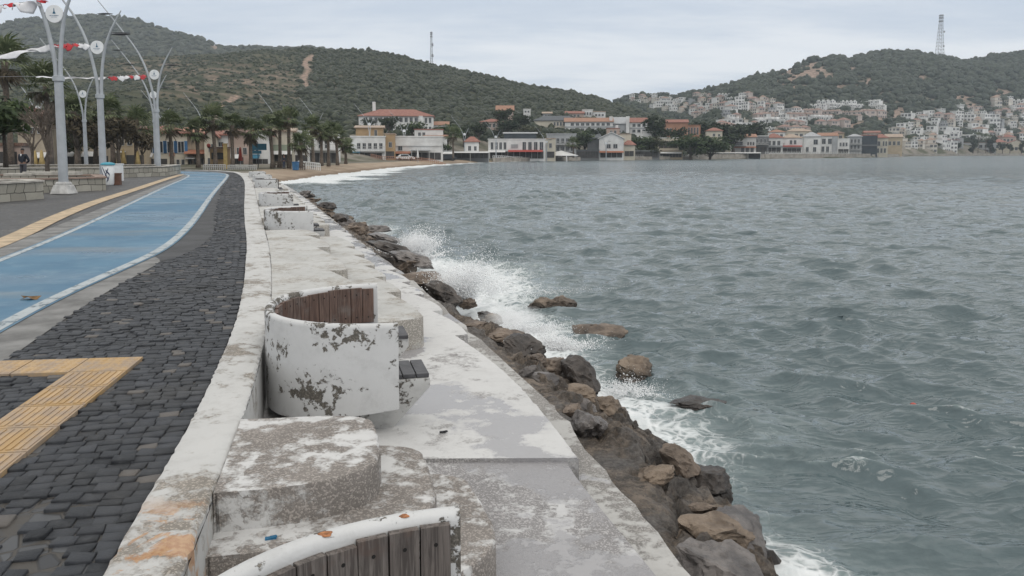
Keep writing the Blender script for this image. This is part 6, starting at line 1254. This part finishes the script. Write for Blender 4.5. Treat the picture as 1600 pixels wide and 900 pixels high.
 ('dark roofed house behind the orange roofed modern house', 1300, 1318, 208, 220, 440, 9, 'tan', ('hip', 'brown'), 4, [(.1, .9, .3, .7, 2)], []), ('house with a long red roof behind the dark glass house', 1352, 1374, 207, 216, 450, 9, 'pink', ('shed', 'red'), 3, [(.1, .9, .3, .7, 3)], []),
]
for b_ in BL: building(*b_)

# sea wall with its promenade, right of the beach
m_wallst = plain('sea_wall_stone', (0.27, 0.245, 0.215), .9, .3, .6, .5, 4, world=True)
def seawall(label, pts, h, th=1.2, m=m_wallst, nm='sea_wall'):
    P = [at(p, 246, SHORE(p) + 1.0) for p in pts]; mb = MB(); V = []
    for p in P: d = Vector((p.x, p.y, 0)).normalized() * th; V.append([(p.x, p.y, SEA - .6), (p.x, p.y, SEA + h), (p.x + d.x, p.y + d.y, SEA + h), (p.x + d.x, p.y + d.y, SEA - .6)])
    mb.loft(V); o = mb.build(nm, m); tag(o, label, 'sea wall'); return o
seawall('low grey stone quay in front of the white restaurants', [770, 800, 830, 870, 920, 980, 1040, 1080], 1.15, 7)
seawall('taller tan stone sea wall below the red roofed houses', [1082, 1120, 1160, 1200, 1260, 1320, 1360], 1.9, 2)
seawall('long low pale quay wall at the far right seafront', [1362, 1420, 1480, 1540, 1600, 1700, 1900, 2200], 1.5, 3)
fn_ = MB()
for p in np.linspace(1196, 1345, 60):
    q = at(p, 246, SHORE(p) + 1.6); fn_.box((q.x, q.y, SEA + 2.4), (.28, .12, 1.0))
tag(fn_.build('picket_fence', m_frame), 'pale picket fence along the top of the tan sea wall', 'fence')
# closed parasols, columns, cafe furniture, umbrella roof
def parasol(label, px, Y, h, m, zb=None):
    q = at(px, 262, Y); z = 0.0 if Y < 60 else (gz_(px, Y) if zb is None else zb); t = thing('closed_parasol', label, 'parasol', (q.x, Y, z), 0, 'closed parasols of the seafront cafes')
    MB().tube([(0, 0, 0), (0, 0, h)], .03, 6).build('pole', m_steel, t); MB().lathe([(.05, h), (.14, h * .88), (.20, h * .6), (.30, h * .36), (.22, h * .34)], 10).build('canopy', m, t, smooth=True); MB().box((0, 0, .05), (.5, .5, .1)).build('base', m_base, t)
for row in (('pale yellow closed parasol left of its twin behind the nearest lamp', 55.5, 76, 2.2, 'yellow'), ('pale yellow closed parasol right of its twin behind the nearest lamp', 66, 76, 2.2, 'yellow'), ('yellow closed parasol left of a pair behind the bin', 186.5, 84, 2.4, 'yellow'), ('yellow closed parasol right of a pair behind the bin', 193.5, 85, 2.4, 'yellow'), ('single yellow closed parasol left of the third lamp', 216, 84, 2.2, 'yellow'),
            ('tall red closed parasol by the pink cafe house', 376, 98, 2.6, 'red'), ('white closed parasol on the beach restaurant terrace', 653, 176, 2.6, 'white'), ('white leaning closed parasol before the grey balcony building', 885, 240, 4.0, 'white')): parasol(*row[:4], m_awn[row[4]])
q = at(353, 262, 95); MB().box((0, 0, 1.45), (.42, .34, 2.9)).box((0, 0, 2.95), (.52, .44, .12)).build('sign_column', m_awn['yellow'], loc=(q.x, 95, gz_(353, 95)), bevel=.02); tag(bpy.data.objects['sign_column'], 'slim yellow advertising column at the end of the lane', 'sign column')
q = at(341, 262, 97); k = thing('kiosk', 'small wooden kiosk with red bulbs left of the yellow column', 'kiosk', (q.x, 97, gz_(341, 97)))
MB().box((0, .8, 1.2), (1.9, 1.6, 2.4)).build('body', WM['ochre'], k); MB().box((0, .8, 2.5), (2.3, 2.0, .15)).build('roof', RM['brown'], k); MB().box((0, -.04, 1.5), (1.5, .1, .8)).build('hatch', m_cafe, k)
for xx in (-1.0, .9): MB().lathe([(.03, -.25), (.2, -.15), (.24, 0), (.2, .15), (.03, .25)], 10, (xx, -.2, 2.75)).build('red_lantern', m_awn['red'], k)
q = at(877, 238, 246); z = gz_(877, 246); u_ = thing('umbrella_roof', 'wide white umbrella roof on posts before the grey balcony building', 'canopy', (q.x, 246, z))
MB().lathe([(5.2, 2.5), (5.2, 2.65), (2.4, 3.5), (.1, 4.1)], 16).build('roof', m_awn['white'], u_)
for a in range(6): MB().tube([(4.8 * math.cos(a), 4.8 * math.sin(a), -1), (4.8 * math.cos(a), 4.8 * math.sin(a), 2.5)], .08, 6).build('post', m_frame, u_)
q = at(462, 257, 96); MB().box((0, 0, .5), (.62, .6, .92), 0, 0, 1.1).box((0, 0, 1.0), (.74, .72, .10)).box((0, -.33, .86), (.5, .06, .06)).build('wheelie_bin', WM['blue'], loc=(q.x, 96, gz_(462, 96)), bevel=.02); tag(bpy.data.objects['wheelie_bin'], 'dark blue bin standing at the top of the beach', 'bin')
fb_ = []
for lab, x0, x1, Y, hgt, mm in (('low white cafe fence below the gabled stone house', 318, 352, 92, .55, m_frame), ('white cafe terrace barrier under the red parasol', 356, 400, 92, .5, m_frame), ('brown low terrace wall at the top of the beach', 430, 476, 100, .8, WM['brown']), ('white terrace barrier before the white beach house', 466, 500, 103, .9, m_white), ('reddish brown terrace fence of the beach restaurant', 580, 700, 178, .9, WM['orange']), ('low white barrier along the quay restaurants', 770, 860, 234, .9, m_white), ('grey railing along the quay right of the gabled house', 940, 1080, 268, 1.0, m_frame)):
    n = max(4, int((x1 - x0) / 3)); f = MB(); pr = None
    for i in range(n + 1):
        px = x0 + (x1 - x0) * i / n; Yk = Y if Y < 230 else max(Y, SHORE(px) + 4); q = at(px, 255, Yk); z = gz_(px, Yk); f.box((q.x, q.y, z + hgt / 2 - .2), (.1, .1, hgt + .4)); c_ = Vector((q.x, q.y, z + hgt))
        if pr is not None: f.tube([pr, c_], .05, 4); f.tube([pr - Vector((0, 0, hgt * .45)), c_ - Vector((0, 0, hgt * .45))], .05, 4)
        pr = c_
    tag(f.build('terrace_fence', mm), lab, 'fence')
q = at(403, 234, 100); s_ = thing('shop_sign', 'blue hanging shop sign beside the thick trunked palm', 'sign', (q.x, 100, gz_(403, 100)))
MB().tube([(0, 0, 0), (0, 0, 3.2)], .05, 6).build('pole', m_darkm, s_); MB().box((.1, -.08, 2.6), (2.0, .12, .8)).box((-.2, -.08, 1.95), (1.3, .12, .4)).build('board', WM['teal'], s_)

def parked_car(label, px, Y, rz, m):
    q = at(px, 248, Y); t = thing('parked_car', label, 'car', (q.x, Y, gz_(px, Y)), rz)
    prof = [(-2.1, .35), (-2.15, .75), (-1.7, .92), (-1.1, 1.42), (.55, 1.45), (1.15, .98), (2.0, .86), (2.15, .6), (2.1, .35)]
    MB().loft([[(x, y * k, z) for x, z in prof] for y, k in ((-.86, .96), (-.84, 1.0), (.84, 1.0), (.86, .96))]).build('body', m, t, bevel=.04)
    for y in (-.85, .85): MB().add([(-1.05, y, .95), (-.95, y * .98, 1.34), (.5, y * .98, 1.36), (.95, y, .98), (-1.05, y * 1.012, .95), (-.95, y, 1.34), (.5, y, 1.36), (.95, y * 1.012, .98)], [(4, 5, 6, 7), (0, 1, 5, 4), (1, 2, 6, 5), (2, 3, 7, 6), (3, 0, 4, 7)]).build('side_window', m_pane, t)
    MB().loft([[(.62, -.7, 1.40), (.62, .7, 1.40), (1.13, .74, 1.02), (1.13, -.74, 1.02)], [(.66, -.7, 1.43), (.66, .7, 1.43), (1.17, .74, 1.05), (1.17, -.74, 1.05)]]).build('windscreen', m_pane, t)
    for x in (-1.3, 1.35):
        for y in (-.8, .8): MB().loft([[(x + .33 * math.cos(a), y + d, .33 + .33 * math.sin(a)) for a in [2 * math.pi * i / 16 for i in range(16)]] for d in (-.1, .1)]).build('wheel', m_black, t)
parked_car('white car parked between the beach restaurant posts', 633, 184, .2, m_white); parked_car('dark car parked left of the long low cafe pavilion', 700, 200, .5, m_darkm); parked_car('grey car on the quay under the bright green tree', 1082, 300, .1, m_frame)
building('low grey restaurant with a dark front between beach restaurant and cafe pavilion', 690, 709, 237, 249, 200, 7, 'dkgrey', ('flat', 'grey'), .6, [(.05, .95, .1, .8, 4, 'shop')], [('awning', 'white', 0, 1, .95, 1.6)])
building('glass fronted quay cafe with a thin grey roof right of the gabled house', 992, 1030, 236, 247, 284, 7, 'dkgrey', ('flat', 'grey'), .6, [(.03, .97, .1, .85, 8, 'shop')], [])
building('low tan quay building with white awnings beside the green trees', 1030, 1066, 236, 247, 290, 7, 'tan', ('flat', 'beige'), .6, [(.03, .97, .1, .7, 7, 'shop')], [('awning', 'white', .05, .95, .85, 1.6)])
building('dark screened quay cafe between umbrella roof and gabled house', 900, 936, 235, 248, 258, 6, 'dkgrey', ('flat', 'slate'), .6, [(.03, .97, .1, .9, 8, 'shop')], [])
building('small cream house peeping over the low tan quay building', 1036, 1052, 224, 237, 312, 8, 'cream', ('hip', 'orange'), 4, [(.1, .9, .3, .7, 2)], [])
for i_, (x0_, x1_, yt_, Y_, w_, r_, lab_) in enumerate(((1448, 1469, 226, 586, 'white', ('hip', 'red'), 'white house with a low red roof behind the dark round pine'), (1380, 1398, 226, 520, 'cream', ('hip', 'orange'), 'cream house with an orange roof behind the brownish tree'), (1505, 1528, 214, 640, 'white', ('flat', 'white'), 'white flat house above the low grey building'), (1560, 1584, 214, 650, 'pink', ('hip', 'red'), 'rosy house above the last red roofs'), (1420, 1446, 213, 640, 'white', ('flat', 'white'), 'white flat house above the gabled seafront house'), (1470, 1494, 211, 650, 'cream', ('hip', 'beige'), 'cream house with a beige roof above the open balconies'))):
    building(lab_, x0_, x1_, yt_, 241 if yt_ > 220 else 229, Y_, 10, w_, r_, 4, [(.1, .9, .5, .8, 4), (.1, .9, .1, .38, 4)], [])
# ------------------------------------------------------------------ houses on the right hillside, one object each
HP = []
m_hpane = plain('small_window', (0.085, 0.09, 0.096), .4, .3)
HRM = [tilemat('faded_red_tile', (0.25, 0.15, 0.125), (0.33, 0.215, 0.185)), tilemat('faded_brown_tile', (0.24, 0.16, 0.13), (0.33, 0.24, 0.20)), tilemat('faded_orange_tile', (0.29, 0.195, 0.15), (0.36, 0.26, 0.205))]
HWM = {'white': WM['white'], 'cream': wallmat('ivory_render', (0.52, 0.49, 0.44)), 'pink': wallmat('rose_render', (0.45, 0.39, 0.36)), 'grey': WM['grey']}
def hill_proto(col, roof, kind, W_, D_, H_, seed):
    rg = random.Random(seed); mb = MB()
    def blk(cx, cy, w_, d_, z0, h_, ro, front=True):
        mb.box((cx, cy, z0 + h_ / 2), (w_, d_, h_), 0, 0)
        z1 = z0 + h_
        if ro == 'flat': mb.box((cx, cy, z1 + .12), (w_ + .5, d_ + .5, .24), 0, 1)
        elif ro == 'hip': e = .4; k = min(w_, d_) * .45; mb.add([(cx - w_ / 2 - e, cy - d_ / 2 - e, z1), (cx + w_ / 2 + e, cy - d_ / 2 - e, z1), (cx + w_ / 2 + e, cy + d_ / 2 + e, z1), (cx - w_ / 2 - e, cy + d_ / 2 + e, z1), (cx - w_ / 2 + k, cy, z1 + 1.9), (cx + w_ / 2 - k, cy, z1 + 1.9)], [(0, 1, 5, 4), (2, 3, 4, 5), (1, 2, 5), (3, 0, 4), (3, 2, 1, 0)], 1)
        n = max(2, int(w_ / 2.3)); fl = max(1, int(h_ / 2.8))
        for f in range(fl):
            for i in range(n):
                if rg.random() < .16: continue
                ww = w_ / n * rg.uniform(.42, .72); mb.box((cx + (-.5 + (i + .5) / n) * w_, cy - d_ / 2 - .02, z0 + (f + .52) * h_ / fl), (ww, .12, h_ / fl * .52), 0, 2)
    if kind == 'row':
        n = 5
        for i in range(n): blk((i - (n - 1) / 2) * W_ / n, rg.uniform(-.8, .8), W_ / n - .15, D_, -3, H_ + 3 + rg.uniform(-.3, .3), roof)
        for i in range(n): mb.box(((i - (n - 1) / 2) * W_ / n, 0, H_ + .9), (W_ / n * .45, D_ * .5, 1.6), 0, 0)
    elif kind == 'step':
        blk(0, 0, W_, D_, -4, H_ * .55 + 4, 'flat'); blk(W_ * .14, D_ * .2, W_ * .66, D_ * .75, H_ * .55 + .25, H_ * .45, roof)
    else: blk(0, 0, W_, D_, -4, H_ + 4, roof); mb.box((W_ * .25, D_ * .1, H_ + .9), (.8, .8, 1.6), 0, 0)
    if kind == 'step': mb.box((-W_ * .3, -D_ / 2 - .5, H_ * .3), (W_ * .35, 1.0, .15), 0, 1)
    rmat = {'flat': HWM[col] if col != 'cream' else RM['beige'], 'hip': HRM[seed % 3]}[roof]
    o = mb.build('hillside_house', [HWM[col], rmat, m_hpane]); COL.objects.unlink(o); return o, col, roof, kind
for i, a in enumerate((('white', 'flat', 'plain', 9, 8, 6), ('white', 'flat', 'step', 10, 9, 6.5), ('cream', 'flat', 'plain', 8, 7, 6), ('pink', 'hip', 'plain', 9, 8, 5.5), ('white', 'hip', 'plain', 10, 8, 6), ('cream', 'hip', 'step', 9, 8, 7), ('white', 'flat', 'row', 26, 8, 5.5), ('pink', 'hip', 'row', 30, 8, 5), ('grey', 'flat', 'step', 9, 8, 6.5), ('pink', 'hip', 'plain', 7, 7, 5.2))): HP.append(hill_proto(*a, i))
YT = np.linspace(330, 1250, 900)
def hill_hit(px, py):
    z = ground_z(np.full(len(YT), px), YT); p = py_of((px - 800) / FPX * YT, YT, z); k = np.where(p <= py)[0]
    if not len(k) or k[0] == 0: return None
    return float(YT[k[0]]), float(z[k[0]])
rg = random.Random(12); HOUSES = []; HN = {'flat': 'flat roofed', 'hip': 'tile roofed'}; KIND = {'plain': 'house', 'step': 'stepped house', 'row': 'row of joined houses'}
SKYR = lambda px: min(FAR(px), MID(px)) if px < 1120 else FAR(px)
def zone_rows():
    for r_, py in enumerate((153, 157.5, 162, 167, 172, 177.5, 183, 188.5, 194, 200, 206)):         # left shoulder, packed
        x = 968 + rg.uniform(0, 6) + max(0, (py - 170)) * 2.2
        lim = np.interp(py, [150, 165, 175, 185, 206], [1165, 1215, 1245, 1262, 1262])
        while x < lim:
            if py > SKYR(x) + 3.0 and py < MID(x) - 1 or x > 1110 and py > SKYR(x) + 12: yield 'left shoulder', r_, x, py, (0.34 if x > 1100 else .12)
            x += rg.uniform(8, 19); py += rg.uniform(-1.2, 1.2)
    for r_, (py, x0, x1, kd) in enumerate(((165.5, 1282, 1392, 6), (171, 1270, 1385, 6), (181, 1255, 1370, 7), (186.5, 1248, 1360, 7), (193, 1240, 1335, 6), (199, 1215, 1320, 3))):
        x = x0
        while x < x1: yield 'terraced rows', r_, x, py, (.05, kd); x += rg.uniform(27, 42) if kd >= 6 else rg.uniform(13, 20)
    for r_, py in enumerate((159, 165, 171, 177, 183, 189, 194.5, 200, 205.5, 211, 216, 221, 226, 231)):            # right shoulder
        x = np.interp(py, [159, 177, 189, 216, 231], [1545, 1455, 1405, 1385, 1400]) + rg.uniform(0, 12)
        while x < 1640: yield 'right shoulder', r_, x, py, .24; x += rg.uniform(10, 28); py += rg.uniform(-1.5, 1.5)
cnt = {}
for zone, row, px, py, sp_ in zone_rows():
    kd = None
    if isinstance(sp_, tuple): sp_, kd = sp_
    if rg.random() < sp_: continue
    h = hill_hit(px, py)
    if h is None: continue
    Y, z = h; b_ = float(bare(np.array([px]), np.array([py - 2.0]), np.array([Y]), np.array([(px - 800) / FPX * Y]))[0])
    if kd is None:
        kd = rg.choices(range(10), [8, 7, 5, 1.6, 2, 2, .6, .2, 1.5, 1.2] if zone != 'left shoulder' else [6, 5, 5, 3.0, 2, 2, .5, .5, 1.5, 3.0])[0]
    if len(HOUSES) > 298: break
    pr, col_, roof_, kn = HP[kd]; o = pr.copy(); COL.objects.link(o); X = (px - 800) / FPX * Y
    o.location = (X, Y, z); o.rotation_euler = (0, 0, -math.atan2(X, Y) * .6 + rg.uniform(-.9, .9)); s_ = rg.uniform(.54, .92) * (1.05 if zone == 'right shoulder' else 1.0); o.scale = (s_, s_, s_ * rg.uniform(.9, 1.12))
    c_ = cnt.get((zone, row), 0); cnt[(zone, row)] = c_ + 1
    where = {'left shoulder': 'on the crowded left shoulder', 'terraced rows': 'in the terraced rows', 'right shoulder': 'above the far right seafront'}[zone]
    lab = '%s %s %s, %s from the left, row %d, %s' % ({'white': 'white', 'cream': 'ivory', 'pink': 'rosy', 'grey': 'grey'}[col_], 'flat-roofed' if roof_ == 'flat' else 'tile-roofed', {'plain': 'house', 'step': 'stepped-house', 'row': 'terrace'}[kn], nth(c_), row + 1, where)
    tag(o, lab, 'house', 'houses on the right hillside'); HOUSES.append((X, Y))
HXY = np.array(HOUSES)

# ------------------------------------------------------------------ scrub and woods on the hills (uncountable)
m_scrub = leafmat('hill_scrub_leaf', (0.022, 0.033, 0.016), (0.062, 0.070, 0.036), 0.0); m_scrubr = leafmat('dark_pine_leaf', (0.022, 0.035, 0.020), (0.055, 0.070, 0.040), 0.0); m_scrubf = leafmat('far_scrub_leaf', (0.034, 0.044, 0.024), (0.062, 0.072, 0.042), 0.0)
def ico(sub):
    bm = bmesh.new(); bmesh.ops.create_icosphere(bm, subdivisions=sub, radius=1.0); v = np.array([q.co[:] for q in bm.verts]); f = np.array([[q.index for q in p.verts] for p in bm.faces]); bm.free(); return v, f
IV, IF = ico(2)
PROT = []
for s_ in range(7):
    g_ = np.random.default_rng(100 + s_); d = 1 + .30 * g_.standard_normal(len(IV)) * .6 + .25 * fbm(IV[:, 0] * 2 + s_, IV[:, 1] * 2 + IV[:, 2] * 1.7, 1.6, 3, s_); v = IV * np.clip(d, .45, 1.6)[:, None]; v[:, 2] = v[:, 2] * .72 + .35; PROT.append(v)
IV1, IF1 = ico(1); PROT1 = [IV1 * np.clip(1 + .28 * np.random.default_rng(200 + s_).standard_normal(len(IV1)), .5, 1.6)[:, None] * np.array([1, 1, .75]) + np.array([0, 0, .3]) for s_ in range(7)]
def scatter(label, px, Y, rad, m, seed, tall=1.0, small=False):
    g_ = np.random.default_rng(seed); z = ground_z(px, Y); X = (px - 800) / FPX * Y; k = g_.integers(0, 7, len(px)); a = g_.uniform(0, 6.283, len(px)); P = np.stack(PROT1 if small else PROT)[k]; IF_, IV_ = (IF1, IV1) if small else (IF, IV); ca, sa = np.cos(a)[:, None], np.sin(a)[:, None]
    hz = g_.uniform(.8, 1.3, len(px))[:, None] * tall
    V = np.stack([(P[..., 0] * ca - P[..., 1] * sa) * rad[:, None] + X[:, None], (P[..., 0] * sa + P[..., 1] * ca) * rad[:, None] + Y[:, None], P[..., 2] * rad[:, None] * hz + z[:, None] - .3], -1).reshape(-1, 3)
    F = (IF_[None] + len(IV_) * np.arange(len(px))[:, None, None]).reshape(-1, 3); o = npmesh('hill_scrub', V, F, m); tag(o, label, 'scrub', kind='stuff'); return o
def cand(n, px0, px1, y0f, y1f, seed):
    g_ = np.random.default_rng(seed); px = g_.uniform(px0, px1, n); a, b = y0f(px), y1f(px); Y = np.sqrt(g_.uniform(0, 1, n) * (b ** 2 - a ** 2) + a ** 2); z = ground_z(px, Y); X = (px - 800) / FPX * Y; py = py_of(X, Y, z); bb = bare(px, py, Y, X); return px, Y, X, py, bb, g_
px, Y, X, py, bb, g_ = cand(60000, -250, 1130, lambda p: FOOT(p) - 2 + np.clip((p - 700) / 100, 0, 1) * -25, lambda p: MID(p, 2) + 12, 51)
patch = fbm(X, Y, .035, 3, 61); dens = np.where(px < 470, .55 + .35 * (patch > -.05), .80) + .15 * (py > 160)
for (tp, wd) in TRACK: bb = np.maximum(bb, (seg_d(px, py, tp) < wd * 1.5) * 1.0)
k = (bb < .35) & (g_.random(len(px)) < dens); kk = np.where(k)[0]
scatter('green scrub and woodland covering the nearer left hill', px[kk], Y[kk], (.5 + 1.9 * g_.random(len(kk)) ** 3) * np.where(px[kk] > 470, .95, .6), m_scrub, 71, 1.0, True)
px, Y, X, py, bb, g_ = cand(4200, -250, 560, lambda p: np.full_like(p, 980.), lambda p: FAR(p, 2) + 15, 52)
kk = np.where(bb < .4)[0]; scatter('scrub on the far left ridge', px[kk], Y[kk], g_.uniform(2.6, 5.0, len(kk)), m_scrubf, 72)
px, Y, X, py, bb, g_ = cand(20000, 960, 1760, lambda p: np.interp(p, [960, 1100, 1200, 1600, 1800], [560, 470, 440, 660, 700]), lambda p: FAR(p, 2) + 14, 53)
for (tp, wd) in TRACK: bb = np.maximum(bb, (seg_d(px, py, tp) < wd * 1.6) * 1.0)
dh = np.full(len(px), 1e9)
for hx, hy in HOUSES: dh = np.minimum(dh, np.hypot(X - hx, (Y - hy + 5) * .8))
town = ((px < 1250) & (py > 150)) | ((px >= 1250) & (px < 1400) & (py > 166)) | ((px >= 1400) & (py > 172 - (px - 1400) * .05))
k = ((bb < .38) | (g_.random(len(px)) < .10)) & (dh > 6.0) & (g_.random(len(px)) < np.where(town, .62, 1.0)); kk = np.where(k)[0]
scatter('dark pine scrub covering the right hill', px[kk], Y[kk], (1.3 + 3.0 * g_.random(len(kk)) ** 2) * np.where(town[kk], .9, 1.0), m_scrubr, 73, 1.1)
px, Y, X, py, bb, g_ = cand(900, 1060, 1720, lambda p: FAR(p, 2) - 14, lambda p: FAR(p, 2) + 8, 54)
kk = np.where((bb < .5) & (fbm(X, Y, .06, 2, 8) > -.25))[0][:420]; scatter('pines standing along the crest of the right hill', px[kk], Y[kk], g_.uniform(2.2, 4.2, len(kk)), m_scrubr, 74, 1.5)

# ------------------------------------------------------------------ masts
def mast(label, px, ytop, Y, w0, w1, n, name='radio_mast'):
    g = float(ground_z(px, Y)[0]) - 1; zt = at(px, ytop, Y).z; H = zt - g; q = at(px, 240, Y); t = thing(name, label, 'mast', (q.x, Y, g)); L, Bc = MB(), MB()
    cs = ((-1, -1), (1, -1), (1, 1), (-1, 1))
    def c(i, f): w_ = (w0 + (w1 - w0) * min(1, f * 1.25)) / 2; return Vector((cs[i][0] * w_, cs[i][1] * w_, H * f))
    for i in range(4): L.tube([c(i, f / 6) for f in range(7)], .17 * max(.6, w0 / 7), 5)
    for k in range(n):
        f0, f1 = k / n, (k + 1) / n
        for i in range(4):
            j = (i + 1) % 4; Bc.tube([c(i, f1), c(j, f1)], .11 * max(.6, w0 / 7), 4); Bc.tube([c(i, f0), c(j, f1)], .08 * max(.6, w0 / 7), 4); Bc.tube([c(j, f0), c(i, f1)], .08 * max(.6, w0 / 7), 4)
    L.build('legs', m_mast, t); Bc.build('bracing', m_mast, t); A = MB()
    for k, f in enumerate((.98, .93, .86, .62, .3)): A.lathe([(.2, -.5), (w1 * .85, -.4), (w1 * .85, .5), (.2, .6)], 8, (0, 0, H * f)) if k < 3 else A.box((w0 * .42, -w0 * .3, H * f), (1.4, .8, 2.0))
    A.build('antennas', m_mast, t); return t
m_mast = plain('mast_steel', (0.26, 0.27, 0.29), .6, .2)
mast('tall lattice radio mast on the right hilltop', 1461, 23, 955, 7.6, 3.2, 13)
mast('thin radio mast on the left hill ridge', 675.5, 50, 612, 1.9, 1.1, 14)
mast('slender mast at the right picture edge on the hilltop', 1598, 56, 985, 2.6, 1.6, 10)

# ------------------------------------------------------------------ haze
m_haze, nt = newmat('haze_air')
nd(nt, 'ShaderNodeOutputMaterial', {'Volume': nd(nt, 'ShaderNodeVolumePrincipled', {'Color': (.80, .885, .98, 1), 'Density': HAZE, 'Anisotropy': .2}).outputs[0]})
hz_ = MB().box((150, 955, 130), (4300, 2010, 290)).build('haze', m_haze); hz_['kind'] = 'stuff'
